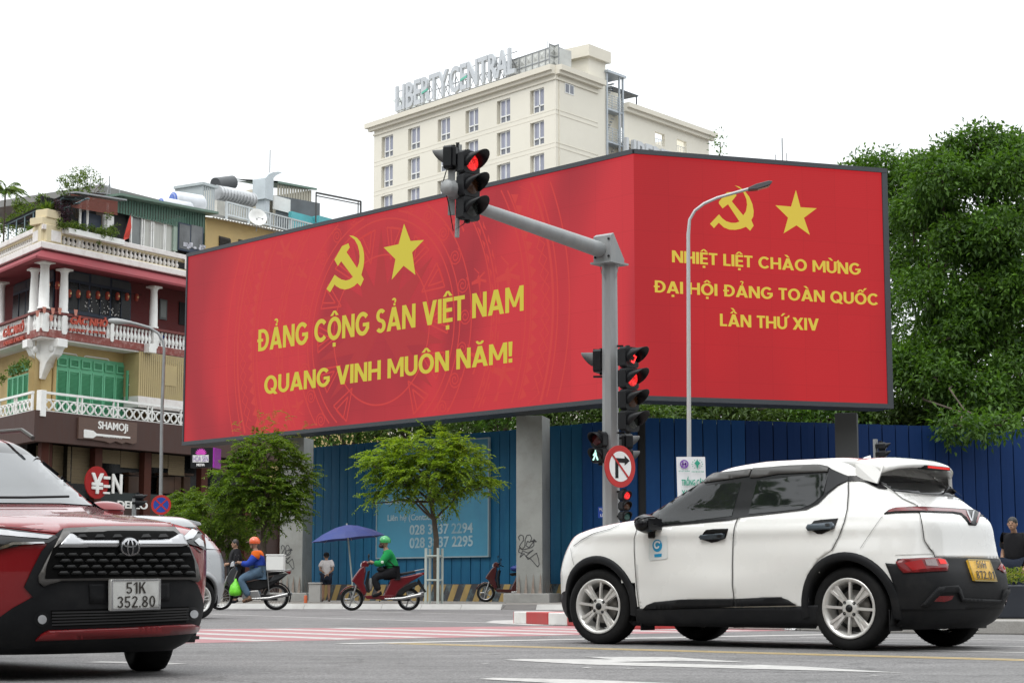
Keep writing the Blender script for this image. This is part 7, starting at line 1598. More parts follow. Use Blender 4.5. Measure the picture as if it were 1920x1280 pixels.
def wheel(par, x, y, z, R_, rr, wd, sg, steer=0.0, style='double', m=RIM, rot=0.0, detail=True):
 """wheel centred on (x,y,z); outer face towards sg*y"""
 o = bpy.data.objects.new('wheel', None); COL.objects.link(o); adopt(o, par); o.location = (x, y, z); o.rotation_euler = (0, 0, steer if sg > 0 else math.pi + steer)
 M_ = MB(); h = wd / 2                                        # local +y = outer
 M_.lathe([(rr * .97, -h * .9), (rr + .02, -h), (R_ - .035, -h), (R_ - .008, -h * .86), (R_, -h * .6), (R_ + .002, 0), (R_, h * .6), (R_ - .008, h * .86), (R_ - .035, h), (rr + .03, h * 1.02), (rr + .008, h * .93), (rr * .97, h * .86)], n=48, axis='Y', cap=False); M_.build('tyre', TYRE, o, recalc=True)
 if detail:
  g_ = MB()
  for i in range(60):
   a = 2 * math.pi * i / 60
   for yy in (-h * .45, h * .45): c, s_ = math.cos(a), math.sin(a); g_.add([((R_ + .0035) * math.cos(a + d), yy + e_, (R_ + .0035) * math.sin(a + d)) for d, e_ in ((-.012, -h * .3), (.012, -h * .3), (.02, h * .3), (-.004, h * .3))], [(0, 1, 2, 3)])
  g_.build('tread_block', TYRE, o, kind='stuff')
 r_ = MB(); r_.lathe([(rr + .004, h * .94), (rr + .004, h * 1.0), (rr - .012, h * .98), (rr - .03, h * .8), (rr - .045, -h * .3), (rr - .04, -h * .8)], n=48, axis='Y', cap=False); r_.build('rim', m, o, recalc=False)
 sp = MB()
 def spoke(a, w0, w1, d0, d1, r0=.05, r1=None, th=.022):
  r1 = r1 or rr - .018; c, s_ = math.cos(a), math.sin(a); P = lambda r, w, y: (r * c - w * s_, y, r * s_ + w * c); vs = []
  for r, w, y in ((r0, w0, d0), ((r0 + r1) / 2, (w0 + w1) / 2, (d0 + d1) / 2 + .004), (r1, w1, d1)): vs += [P(r, -w, y - th), P(r, -w * .7, y), P(r, w * .7, y), P(r, w, y - th)]
  sp.add(vs, [(b + j, b + j + 1, b + j + 5, b + j + 4) for b in (0, 4) for j in range(3)] + [(b, b + 4, b + 7, b + 3) for b in (0, 4)] + [(8, 9, 10, 11)])
 if style == 'double':
  for k in range(4):
   a = rot + k * math.pi / 2; spoke(a, .013, .013, h * .78, h * .88)
   b = a + math.pi / 4
   for q in (-1, 1): spoke(b + q * .13, .016, .013, h * .80, h * .9, .06)
   c, s_ = math.cos(b), math.sin(b); P = lambda r, w, y: (r * c - w * s_, y, r * s_ + w * c)
   sp.add([P(.07, -.010, h * .7), P(.07, .010, h * .7), P(rr - .02, .052, h * .80), P(rr - .02, -.052, h * .80)], [(0, 1, 2, 3)])
 elif style == 'multi':
  for k in range(5):
   a = rot + k * 2 * math.pi / 5
   for q in (-1, 1): spoke(a + q * .17, .012, .009, h * .6, h * .9)
 sp.lathe([(.075, h * .5), (.07, h * .8), (.06, h * .86), (0.0, h * .87)], n=24, axis='Y'); sp.build('spokes', m, o, recalc=True)
 cp = MB(); cp.lathe([(.032, h * .87), (.03, h * .93), (0, h * .935)], n=20, axis='Y')
 if detail:
  for k in range(4): a = rot + math.pi / 4 + k * math.pi / 2; cp.lathe([(.014, h * .82), (.014, h * .885), (.006, h * .86)], (.062 * math.cos(a), 0, .062 * math.sin(a)), 8, 'Y')
 cp.build('hub_cap', SGB, o); d_ = MB(); d_.lathe([(.02, h * .1), (rr * .62, h * .1), (rr * .62, 0), (.02, 0)], n=28, axis='Y'); d_.build('brake_disc', DISC, o)
 bk = MB(); bk.lathe([(.0, -h * .25), (rr - .05, -h * .25)], n=24, axis='Y', cap=False); bk.build('back_plate', DARKV, o, recalc=False); return o
def carpaint(name, rgb, metal=0.0, rough=.28): return pm(name, rgb, rough, metal=metal, var=.01, scale=2, coat=.9, spec=.25, dirt=tuple(c * .7 + .03 for c in rgb), damt=.05, dscale=6)
CWHITE = carpaint('white_car_paint', (.73, .725, .705)); CLAD = pm('charcoal_cladding', (.011, .0115, .013), .55, var=.1, scale=4, spec=.15, dirt=(.05, .047, .044), damt=.25, dscale=4)
GLS = bpy.data.materials.new('tinted_car_glass'); GLS.use_nodes = True
nt = GLS.node_tree; b = nt.nodes['Principled BSDF']; b.inputs['Base Color'].default_value = (.008, .009, .010, 1); b.inputs['Roughness'].default_value = .03; b.inputs['Specular IOR Level'].default_value = .6
_n = nt.nodes.new('ShaderNodeTexNoise'); _n.inputs['Scale'].default_value = .7; _b = nt.nodes.new('ShaderNodeBump'); _b.inputs['Strength'].default_value = .06; _b.inputs['Distance'].default_value = .1; nt.links.new(_n.outputs[0], _b.inputs['Height']); nt.links.new(_b.outputs[0], b.inputs['Normal'])
CLRG = bpy.data.materials.new('clear_car_glass'); CLRG.use_nodes = True; nt = CLRG.node_tree; b = nt.nodes['Principled BSDF']; b.inputs['Base Color'].default_value = (.02, .022, .023, 1); b.inputs['Roughness'].default_value = .03; b.inputs['Specular IOR Level'].default_value = .9
_t = nt.nodes.new('ShaderNodeBsdfTransparent'); _t.inputs[0].default_value = (.55, .58, .58, 1); _m = nt.nodes.new('ShaderNodeMixShader'); _m.inputs[0].default_value = .55; nt.links.new(_t.outputs[0], _m.inputs[1]); nt.links.new(b.outputs[0], _m.inputs[2]); nt.links.new(_m.outputs[0], nt.nodes['Material Output'].inputs[0])
_tc = nt.nodes.new('ShaderNodeTexCoord'); _n = nt.nodes.new('ShaderNodeTexNoise'); _n.inputs['Scale'].default_value = 1.2; nt.links.new(_tc.outputs['Object'], _n.inputs[0]); _r = nt.nodes.new('ShaderNodeMapRange'); _r.inputs[3].default_value = .45; _r.inputs[4].default_value = .65; nt.links.new(_n.outputs[0], _r.inputs[0]); nt.links.new(_r.outputs[0], _m.inputs[0])
TAIL = pm('tail_lamp_red', (.11, .003, .005), .2, var=.4, scale=14, coat=.3, spec=.3, emis=(.5, .01, .01), est=.05); TAILON = pm('brake_lamp_glow', (.3, .01, .01), .3, spec=.2, emis=(1, .03, .02), est=.6); TAILC = pm('lamp_clear', (.2, .15, .15), .3, coat=.3)
# ---- the white compact SUV
def bump_w(x, z):
 v = .026 * math.exp(-((x - 1.257) / .5) ** 2 - ((z - .62) / .22) ** 2) + .04 * math.exp(-((x + 1.3) / .55) ** 2 - ((z - .72) / .24) ** 2)
 v -= .03 * math.exp(-((x - .1) / .75) ** 2 - ((z - .52) / .16) ** 2); v += .018 * math.exp(-((z - .98) / .05) ** 2) * math.exp(-((x) / 1.6) ** 4); return v
shW = Shell([(.17, -1.80, 1.86, .79), (.23, -1.90, 1.94, .83), (.34, -1.98, 2.0, .845), (.5, -2.01, 2.015, .855), (.62, -1.99, 2.015, .86), (.70, -1.95, 2.0, .86), (.76, -1.925, 1.98, .86), (.9, -1.90, 1.91, .852), (.98, -1.89, 1.83, .845), (1.04, -1.875, 1.64, .835), (1.08, -1.845, 1.40, .825),
    (1.115, -1.80, 1.08, .805), (1.15, -1.75, .96, .785), (1.22, -1.66, .82, .755), (1.32, -1.54, .63, .712), (1.435, -1.41, .40, .665), (1.505, -1.33, .26, .635), (1.55, -1.27, .10, .60), (1.575, -1.20, -.10, .555), (1.592, -1.09, -.24, .48), (1.60, -.9, -.42, .34)], 9, 3.1, 10, 4.6, bump_w)
wc = (2.30974858, 16.63655742, 0)
AW = [(1.30, .345, .385), (-1.30, .345, .385)]
white = Car('white_suv', 'white compact electric SUV seen from its rear left, crossing right of the signal mast', 'car', wc, R(138.66), shW, CWHITE, CWHITE, AW, zg=(9, 9), zl=.335, low=CLAD)
for ax, az, r in AW: white.arch_trim(ax, az, .378, .445, CLAD, -12, 192)
for x in (1.30, -1.30):
 for sg in (1, -1): wheel(white.t, x, sg * .75, .338, .338, .242, .205, sg, .04 if x > 0 else 0, 'double', RIM, .12 if x > 0 else .05)
P = white.patch
A_ = lambda *l: [(1020 + x / 3.2, 840 + y / 3.2) for x, y in l]; B_ = lambda *l: [(1460 + x / 3.2, 840 + y / 3.2) for x, y in l]
# cladding
P('rocker_cladding', A_((552, 962), (1472, 950)) + B_((240, 940), (240, 1060)) + A_((560, 1060)), CLAD, .010, mirror=True, depth=.02)
P('door_cladding', A_((598, 964), (622, 938), (665, 921), (820, 905), (1143, 901), (1144, 948)), CLAD, .018, mirror=True, depth=.014)
P('door_cladding', A_((1149, 901), (1320, 893), (1430, 890)) + B_((20, 893), (60, 908), (108, 940)) + A_((1149, 948)), CLAD, .018, mirror=True, depth=.014)
P('front_bumper', A_((97, 866), (150, 850), (158, 900), (165, 1045), (120, 1015), (90, 975)), CLAD, .008, mirror=True)
P('rear_bumper', B_((640, 688), (700, 694), (712, 664), (930, 655), (1385, 668), (1409, 770), (1411, 820), (1400, 905), (1345, 955), (1120, 966), (935, 968), (735, 968), (715, 960), (700, 850), (672, 765)), CLAD, .010, depth=.02)
P('bumper_ridge', B_((850, 940), (950, 830), (1060, 822), (1080, 845), (1095, 895), (1325, 905), (1345, 845), (1400, 838), (1408, 862), (1362, 872), (1338, 925), (1085, 918), (1062, 862), (965, 866), (890, 945)), CLAD, .028, depth=.02)
P('lower_reflector', B_((925, 915), (950, 884), (1042, 881), (1030, 905), (990, 918)), TAIL, .014); P('lower_reflector', B_((1330, 890), (1375, 888), (1374, 920), (1330, 920)), TAILC, .014)
# greenhouse trim and glass
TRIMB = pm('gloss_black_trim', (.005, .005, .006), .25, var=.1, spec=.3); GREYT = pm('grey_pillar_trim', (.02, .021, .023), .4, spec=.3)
P('window_surround', A_((538, 432), (640, 357), (800, 252), (957, 158), (1260, 128)) + A_((1472, 108)) + B_((250, 100), (300, 112), (340, 140), (418, 168), (550, 167), (600, 205), (655, 250), (600, 244), (520, 205), (480, 197), (420, 198), (360, 225), (300, 275), (240, 335), (170, 370), (0, 391)) + A_((1180, 418), (1110, 432), (680, 474), (660, 470)), TRIMB, .010, mirror=True)
P('rain_visor', A_((975, 163), (1250, 128), (1237, 170), (965, 212)), pm('smoked_visor', (.06, .058, .056), .45), .020, mirror=True, depth=.008); P('rain_visor', A_((1258, 126), (1472, 110)) + B_((240, 103), (305, 118), (300, 145), (0, 158)) + A_((1290, 180), (1240, 180)), pm('smoked_visor_rear', (.06, .058, .056), .45), .020, mirror=True, depth=.008)
P('front_window', A_((690, 462), (700, 378), (968, 228), (1188, 206), (1130, 410)), CLRG, .014, mirror=True); P('rear_window', A_((1283, 197), (1472, 178)) + B_((0, 180), (303, 153), (270, 282), (205, 338), (130, 368), (0, 383)) + A_((1232, 399)), GLS, .014, mirror=True)
P('quarter_trim', B_((308, 122), (420, 172), (420, 196), (360, 222), (290, 272), (282, 262)), GREYT, .014, mirror=True)
P('rear_glass', B_((552, 166), (700, 166), (900, 190), (1015, 203), (1080, 245), (1168, 308), (1000, 285), (860, 275), (690, 258), (640, 225)), GLS, .006, depth=.01)
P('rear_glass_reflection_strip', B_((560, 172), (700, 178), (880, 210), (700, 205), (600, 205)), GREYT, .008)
# panel gaps
GAP = pm('panel_gap', (.01, .01, .01), .8)
for pts, w, mi in ((A_((578, 442), (560, 490), (545, 540), (545, 620), (550, 720), (560, 840), (575, 960)), .007, True), (A_((1165, 421), (1145, 480), (1139, 540), (1134, 700), (1134, 820), (1144, 905)), .008, True), (B_((420, 197), (422, 270), (415, 370), (395, 450), (365, 530), (322, 615)), .008, True),
     (B_((503, 62), (515, 110), (542, 166), (600, 205), (680, 258), (740, 305), (828, 345), (845, 400), (858, 470), (868, 552), (895, 595), (922, 625), (932, 655)), .009, False), (B_((632, 398), (590, 455), (545, 520), (493, 600)), .003, False), (A_((182, 588), (230, 550), (300, 513), (400, 487), (455, 462), (470, 450)), .007, True),
     (A_((165, 600), (172, 650), (185, 700)), .004, False), (A_((575, 478), (640, 474), (700, 470), (1110, 434), (1180, 424)), .005, True)):
 white.line('panel_gap', pts, w, GAP, .0105, mi)
for x0, pts in (('lower_crease', B_((1385, 655), (1200, 640), (932, 632), (700, 640))),): white.line('tailgate_crease', pts, .006, pm('crease_shadow_line', (.5, .5, .48), .4), .004)
# light bar, lamps, plate, badge
P('light_bar', B_((632, 396), (660, 374), (700, 361), (830, 355), (1000, 362), (1110, 370), (1150, 374), (1200, 378), (1312, 393), (1317, 418), (1205, 410), (1190, 440), (1178, 465), (1135, 462), (1110, 425), (1085, 402), (1040, 394), (830, 387), (700, 390)), SGB, .013, depth=.01)
P('light_bar_lens', B_((650, 389), (680, 368), (720, 363), (830, 361), (1000, 368), (1110, 377), (1128, 384), (1150, 440), (1140, 450), (1120, 420), (1090, 396), (1040, 388), (830, 382), (700, 385)), TAIL, .017); P('light_bar_lens', B_((1175, 452), (1195, 390), (1210, 384), (1312, 398), (1313, 413), (1204, 402), (1185, 450)), TAIL, .017)
P('chrome_emblem', B_((1118, 380), (1130, 384), (1148, 432), (1160, 384), (1170, 382), (1152, 450), (1144, 450)), CHROME, .023, depth=.006, step=3)
P('tail_lamp', B_((702, 682), (740, 664), (960, 660), (992, 672), (1010, 700), (1006, 738), (748, 748), (722, 722)), TAIL, .018, depth=.012); P('reverse_lamp', B_((868, 672), (930, 668), (948, 712), (880, 708)), TAILC, .021); P('lamp_glow', B_((945, 668), (985, 672), (1000, 700), (960, 700)), TAILON, .021)
P('lamp_chevron', B_((750, 690), (850, 672), (880, 725), (800, 735)), TAILON if 0 else pm('lamp_bright_red', (.2, .006, .007), .3, spec=.2, emis=(.6, .01, .01), est=.12), .021)
P('tail_lamp', B_((1340, 705), (1352, 680), (1382, 678), (1392, 730), (1385, 752), (1340, 745)), TAIL, .018, depth=.012); P('lamp_glow', B_((1352, 685), (1370, 683), (1362, 730), (1345, 728)), TAILON, .021)
YP = pm('yellow_number_plate', (.62, .36, .03), .4, var=.05, dirt=(.3, .2, .05), damt=.3, dscale=20); P('number_plate', B_((1118, 676), (1249, 681), (1291, 800), (1158, 796)), YP, .03, depth=.025); white.line('plate_rim', B_((1118, 676), (1249, 681), (1291, 800), (1158, 796), (1118, 676)), .010, pm('plate_rim', (.3, .22, .06), .4), .033)
def text_patch(car, txt, p0, p1, p2, off, m, name, par=None, bold=.03):
 """text lying on the car body: p0 baseline start, p1 baseline end, p2 cap-height point above p0 (photo pixels)"""
 tb = MB()
 if all(glyph(c)[1] for c in txt):
  x = 0; lay = []
  for c in txt: w, g_ = glyph(c); lay.append((x, g_)); x += w + .13
  for i_, (x0, g_) in enumerate(lay):
   for k_, q_ in enumerate(g_): tb.add([((x0 + a) / (x - .13), .002 * (k_ % 4), b) for a, b in q_], [tuple(range(len(q_)))])
 else: text_on(tb, txt, 0, 1, 0, 1, 0, .001, bold)
 cen = ((p0[0] + p1[0]) / 2, (p0[1] + p1[1]) / 2); vs = []
 for v in tb.v: vs.append(car.surf(p0[0] + (p1[0] - p0[0]) * v[0] + (p2[0] - p0[0]) * v[2], p0[1] + (p1[1] - p0[1]) * v[0] + (p2[1] - p0[1]) * v[2], cen, off - v[1] * .2))
 mb = MB(); mb.add(vs, tb.f); return mb.build(name, m, par or car.t, recalc=False)
q = lambda x, y: (1460 + x / 3.2, 840 + y / 3.2); PLK = pm('plate_black_print', (.03, .025, .02), .5)
text_patch(white, '50H', q(1168, 730), q(1224, 733), q(1158, 686), .042, PLK, 'plate_number'); text_patch(white, '872.01', q(1170, 785), q(1278, 789), q(1160, 742), .036, PLK, 'plate_number'); text_patch(white, 'VF5', q(1305, 622), q(1342, 626), q(1305, 604), .008, CHROME, 'model_badge')
# doors and tailgate as panels of their own
fd = P('front_door', A_((583, 446), (563, 490), (549, 540), (549, 620), (554, 720), (564, 840), (579, 964), (604, 968), (626, 950), (668, 935), (820, 920), (1141, 915), (1130, 820), (1130, 700), (1135, 540), (1141, 480), (1160, 425), (1110, 436), (680, 478)), CWHITE, .0065, step=6, mirror=True, depth=.007)
rd = P('rear_door', A_((1170, 421), (1149, 480), (1143, 540), (1138, 700), (1138, 820), (1149, 915), (1320, 907), (1430, 904)) + B_((18, 908), (56, 924), (104, 948), (158, 945), (158, 850), (185, 750), (240, 665), (318, 612), (361, 530), (391, 450), (411, 370), (417, 270), (415, 202), (362, 230), (300, 280), (240, 340), (170, 375), (0, 396)), CWHITE, .0065, step=6, mirror=True, depth=.007)
P('tailgate', B_((690, 266), (745, 309), (833, 348), (849, 400), (863, 470), (873, 552), (899, 595), (926, 625), (936, 650), (1380, 664), (1330, 570), (1317, 440), (1300, 386), (1166, 312), (1000, 290), (860, 280)), CWHITE, .0065, step=6, depth=.007)
# door handles, sticker
HB = pm('handle_dark_chrome', (.07, .085, .10), .25, metal=.6)
for C0, S_ in ((A_, 0), (B_, 1)):
 if S_ == 0: rec = A_((945, 525), (975, 492), (1020, 486), (1110, 484), (1092, 540), (1045, 560), (1010, 566), (980, 556), (948, 545)); bar_ = A_((940, 528), (950, 516), (1080, 510), (1092, 520), (1090, 536), (1075, 543), (950, 546)); key = A_((1050, 518), (1075, 518), (1078, 532), (1052, 533))
 else: rec = B_((180, 480), (215, 438), (260, 430), (361, 422), (340, 478), (300, 498), (262, 514), (235, 512), (205, 495)); bar_ = B_((174, 482), (184, 466), (330, 452), (344, 465), (340, 480), (325, 488), (186, 496)); key = B_((290, 462), (315, 461), (318, 476), (292, 477))
 o = P('door_handle', rec, TRIMB, .011, (fd, rd)[S_], mirror=True, step=4); P('handle_bar', bar_, HB, .032, o, step=4, depth=.02); P('key_cover', key, SGB, .035, o, step=4)
st = P('door_sticker', A_((635, 532), (742, 522), (746, 655), (735, 664), (640, 674), (632, 660)), pm('clear_sticker', (.66, .68, .675), .25), .011)
BLS = pm('sticker_blue', (.01, .28, .52), .4); P('sticker_disc', [(1234 + 9.2 * math.cos(k * .314), 1022.3 + 12 * math.sin(k * .314)) for k in range(20)], BLS, .0125, st, step=4)
WHS = pm('sticker_white', (.75, .78, .78), .4); white.line('sticker_swirl', [(1234 + (6.5 - k * .3) * math.cos(-.6 - k * .45), 1022.3 + (8.5 - k * .4) * math.sin(-.6 - k * .45)) for k in range(13)], .016, WHS, .015, parent=st, step=2); P('sticker_band', A_((666, 636), (711, 631), (710, 651), (668, 654)), BLS, .0125, st, step=4)
# spoiler, antenna fin, wiper, mirror, mudflaps
sp = MB(); prof = [(-1.10, 1.594), (-1.40, 1.592), (-1.56, 1.572), (-1.645, 1.54), (-1.675, 1.508), (-1.64, 1.495), (-1.52, 1.505), (-1.38, 1.50), (-1.25, 1.54)]; ny = 16; vs = []
for j in range(ny + 1):
 y = -.60 + 1.20 * j / ny; k = abs(y) / .60; pull = .20 * k ** 2.5; dz = -.05 * k ** 3; n = len(prof)
 for i, (x, z) in enumerate(prof): tt = min(1, max(0, (-1.2 - x) / .5)); vs.append((x + pull * tt, y, z + dz - (.02 * max(0, k - .8) * 5 * tt if i > 3 else 0)))
n = len(prof); sp.add(vs, [(j * n + i, j * n + (i + 1) % n, (j + 1) * n + (i + 1) % n, (j + 1) * n + i) for j in range(ny) for i in range(n)] + [tuple(range(n)), tuple(ny * n + i for i in range(n - 1, -1, -1))], True); sp.build('roof_spoiler', CWHITE, white.t)
for sg in (1, -1): fn = MB(); fn.add([(-1.27, .645 * sg, 1.52), (-1.50, .575 * sg, 1.50), (-1.47, .64 * sg, 1.35), (-1.30, .655 * sg, 1.40), (-1.27, .59 * sg, 1.52), (-1.48, .54 * sg, 1.50), (-1.46, .60 * sg, 1.35)], [(0, 1, 2, 3), (1, 5, 6, 2), (0, 4, 5, 1)]); fn.build('spoiler_fin', CWHITE, white.t)
bl = MB(); bl.box(-1.69, -1.60, -.20, .20, 1.484, 1.512); bl.build('brake_lamp_housing', SGB, white.t, bev=.004); bl = MB()
for k in range(12): bl.box(-1.694, -1.689, -.18 + k * .031, -.155 + k * .031, 1.489, 1.508)
bl.build('high_brake_lamp', TAILON, white.t)
fn = MB(); fn.add([(-.85, -.02, 1.56), (-.85, .02, 1.56), (-1.05, .025, 1.555), (-1.05, -.025, 1.555), (-1.04, 0, 1.635), (-.98, 0, 1.62)], [(0, 1, 5), (1, 2, 4, 5), (2, 3, 4), (3, 0, 5, 4)], True); fn.build('antenna_fin', CWHITE, white.t)
white.line('rear_wiper', B_((1005, 255), (1050, 262), (1110, 275)), .03, BLACK, .035); P('wiper_cap', B_((985, 280), (1000, 245), (1030, 235), (1060, 250), (1060, 268), (1010, 262)), BLACK, .04, step=4, depth=.035)
mr_ = MB(); hmid = white.surf(1226, 990, (1230, 1000), 0); mx, my, mz_ = .60, .90, 1.06
def mirror(car_t, x, y, z, sg, m, mt=TRIMB, kx=1.0):
 o = MB(); n, k = 10, 8; vs = []
 for i in range(n + 1):
  a = math.pi * i / n
  for j in range(k): b = 2 * math.pi * j / k; vs.append((x + .09 * kx * math.cos(b) * math.sin(a) ** .5 - .01, (y + .10 - .12 * math.cos(a)) * sg, z + .078 * kx * math.sin(b) * math.sin(a) ** .45))
 o.add(vs, [(i * k + j, i * k + (j + 1) % k, (i + 1) * k + (j + 1) % k, (i + 1) * k + j) for i in range(n) for j in range(k)], True); r = o.build('wing_mirror', m, car_t); b = MB(); b.box(x - .03, x + .04, (y - .09) * sg, (y + .03) * sg, z - .12, z - .05); b.build('mirror_stalk', mt, r, bev=.01)
 g_ = MB(); g_.box(x - .098, x - .09, (y + .0) * sg, (y + .19) * sg, z - .05, z + .05); g_.build('mirror_glass', SGB, r); c = MB(); c.add([(vv[0] + .006, vv[1], vv[2] + .012) for vv in vs], [(i * k + j, i * k + (j + 1) % k, (i + 1) * k + (j + 1) % k, (i + 1) * k + j) for i in range(1, n - 1) for j in range(0, 3)], True); c.build('mirror_cap', m, r, recalc=False); return r
mirror(white.t, .66, .86, 1.055, 1, TRIMB); mirror(white.t, .66, .86, 1.055, -1, TRIMB)
for x0, sgs in ((.83, (1, -1)), (-1.66, (1, -1))):
 for sg in sgs: m_ = MB(); m_.box(x0, x0 + .012, .62 * sg, .82 * sg, .13 if x0 > 0 else .16, .33); m_.build('mud_flap', BLACK, white.t, bev=.004)
# cabin seen through the side glass
cab = MB(); cab.box(-1.2, 1.0, -.6, .6, .55, .9); cab.build('cabin_floor', DARKV, white.t); SEAT = pm('grey_seat_fabric', (.07, .07, .072), .8, var=.2)
for y in (-.35, .35): c = MB(); c.plate([(-.35, .8), (.15, .8), (.12, .95), (-.18, .98), (-.38, 1.32), (-.5, 1.3)], y - .24, y + .24); c.plate([(-.42, 1.33), (-.36, 1.33), (-.38, 1.46), (-.48, 1.46)], y - .12, y + .12); c.build('front_seat', SEAT, white.t, bev=.02)
sw_ = MB(RY(R(-25)) @ T(0, 0, 0)); c = MB(T(.52, .36, 1.08) @ RY(R(62))); c.lathe([(.16, -.012), (.185, 0), (.16, .012)], n=24, axis='Z'); c.build('steering_wheel', BLACK, white.t); c = MB(); c.box(.6, 1.0, -.65, .65, .9, 1.06); c.build('dashboard', BLACK, white.t)
WSG = pm('windscreen_glass', (.03, .035, .04), .05, spec=.9, coat=.25, var=.2)
# ---- the red SUV at the left edge
bR = R(43); FwR = Vector((math.sin(bR), -math.cos(bR), 0)); LfR = Vector((math.cos(bR), math.sin(bR), 0)); cpR = gnd(280, 1256)
OR_ = cpR - FwR * 1.32 - LfR * .78; CRED = carpaint('red_car_paint', (.19, .004, .007), .1, .35)
def bump_r(x, z): return .03 * math.exp(-((x - 1.32) / .5) ** 2 - ((z - .6) / .2) ** 2) + .03 * math.exp(-((x + 1.32) / .5) ** 2 - ((z - .6) / .2) ** 2)
shR = Shell([(.14, -2.05, 2.0, .76), (.2, -2.12, 2.08, .84), (.3, -2.17, 2.14, .875), (.45, -2.19, 2.17, .885), (.6, -2.19, 2.18, .885), (.72, -2.19, 2.18, .885), (.79, -2.18, 2.15, .88), (.835, -2.17, 2.08, .872), (.875, -2.16, 1.90, .862), (.92, -2.15, 1.58, .852), (.955, -2.14, 1.2, .845), (.99, -2.13, .98, .838), (1.05, -2.1, .84, .82),
    (1.2, -2.0, .56, .76), (1.35, -1.85, .27, .70), (1.44, -1.72, .08, .655), (1.49, -1.6, -.08, .60), (1.52, -1.4, -.35, .5), (1.53, -1.1, -.6, .35)], 8, 3.3, 8, 3, bump_r)
AR = [(1.32, .335, .40), (-1.32, .335, .40)]
red = Car('red_suv', 'shiny dark red SUV turning towards the camera at the left edge, number 51K', 'car', OR_, R(-47), shR, CRED, GLS, AR, zg=(1.0, 1.46), zl=.30, low=CLAD)
for ax, az, r in AR: red.arch_trim(ax, az, .395, .47, CLAD, -4, 184)
for x in (1.32, -1.32):
 for sg in (1, -1): wheel(red.t, x, sg * .765, .335, .335, .23, .215, sg, -.35 if x > 0 else 0, 'multi', RIM, .3, detail=True)
P = red.patch; D_ = lambda *l: [(x / 2.667, 800 + y / 2.667) for x, y in l]
P('grille_border', D_((270, 545), (312, 518), (345, 530), (262, 640), (212, 760), (230, 800), (170, 858), (118, 800), (145, 740), (205, 620)), CLAD, .010, step=8)
GUN = pm('gunmetal_satin', (.12, .115, .11), .35, metal=.7, var=.05)
P('windscreen', D_((-150, 124), (0, 132), (178, 146), (285, 225), (400, 315), (505, 398), (300, 385), (0, 383), (-150, 383)), WSG, .006, step=12)
P('screen_pillar', D_((185, 128), (215, 150), (330, 235), (450, 325), (560, 402), (548, 404), (500, 370), (415, 300), (300, 213)), TRIMB, .014, step=4)
P('black_bumper', D_((-60, 955), (0, 948), (60, 905), (160, 850), (240, 780), (290, 765), (960, 760), (985, 790), (1010, 860), (1035, 950), (1032, 1020), (985, 1030), (900, 1050), (200, 1090), (0, 1110), (-60, 1110)), CLAD, .006, step=10)
P('grille_surround', D_((312, 522), (500, 513), (700, 512), (868, 516), (905, 556), (940, 610), (975, 690), (988, 760), (975, 775), (940, 762), (600, 765), (300, 768), (240, 785), (215, 796), (190, 775), (188, 745), (235, 650), (290, 560)), GUN, .022, step=10, depth=.02)
GRB = pm('grille_black', (.003, .003, .003), .7, spec=.08)
P('grille_inner_top', D_((300, 580), (345, 540), (600, 534), (860, 536), (900, 560), (925, 604), (258, 606)), GRB, .0245, step=8)
gi = P('grille_mesh', D_((258, 603), (600, 603), (930, 601), (955, 670), (962, 750), (600, 752), (218, 758), (226, 690)), GRB, .026, step=10)
P('upper_grille', D_((352, 548), (600, 543), (852, 545), (828, 572), (600, 577), (412, 578)), GRB, .026, step=10)
P('chrome_bar', D_((283, 602), (338, 548), (352, 550), (405, 579), (580, 579), (582, 603)), CHROME, .034, step=6, depth=.012); P('chrome_bar', D_((678, 578), (830, 575), (880, 550), (897, 550), (922, 600), (680, 603)), CHROME, .034, step=6, depth=.012)
for j, y in enumerate((634, 664, 694, 724)):
 x0 = 262 + (j % 2) * 30 - j * 4
 while x0 < 905:
  P('grille_cell', D_((x0, y + 9), (x0 + 10, y - 3), (x0 + 40, y - 5), (x0 + 52, y + 7), (x0 + 42, y + 11), (x0 + 10, y + 12)), pm('grille_cell_grey', (.012, .012, .012), .4, spec=.25) if 'grille_cell_grey' not in bpy.data.materials else bpy.data.materials['grille_cell_grey'], .04, gi, step=8, depth=.012); x0 += 62
for x0 in (372, 460, 548, 690, 775): P('grille_cell', D_((x0, 566), (x0 + 12, 553), (x0 + 40, 552), (x0 + 52, 564)), bpy.data.materials['grille_cell_grey'], .034, step=8)
lg = [(236.5 + 18 * math.cos(k * .3142), 1028 + 16 * math.sin(k * .3142)) for k in range(20)]; o = P('emblem_badge', lg, SGB, .036, step=5, depth=.012)
def ell(cx, cy, a, b, n=24, r=0): return [(cx + a * math.cos(k * 2 * math.pi / n) * math.cos(r) - b * math.sin(k * 2 * math.pi / n) * math.sin(r), cy + a * math.cos(k * 2 * math.pi / n) * math.sin(r) + b * math.sin(k * 2 * math.pi / n) * math.cos(r)) for k in range(n + 1)]
for e_ in (ell(236.5, 1028, 16.5, 12.5), ell(236.5, 1028.5, 5, 12), ell(236.5, 1022, 12, 4.5)): red.line('emblem_ring', e_, .0075, CHROME, .046, parent=o, step=3)
WPT = pm('white_number_plate', (.60, .60, .58), .4, var=.06, dirt=(.35, .33, .3), damt=.4, dscale=12); pl_ = P('number_plate', D_((532, 760), (778, 757), (776, 902), (533, 911)), WPT, .05, step=8, depth=.03)
red.line('plate_rim', D_((536, 764), (774, 761), (772, 898), (537, 906), (536, 764)), .009, CHROME, .054, parent=pl_)
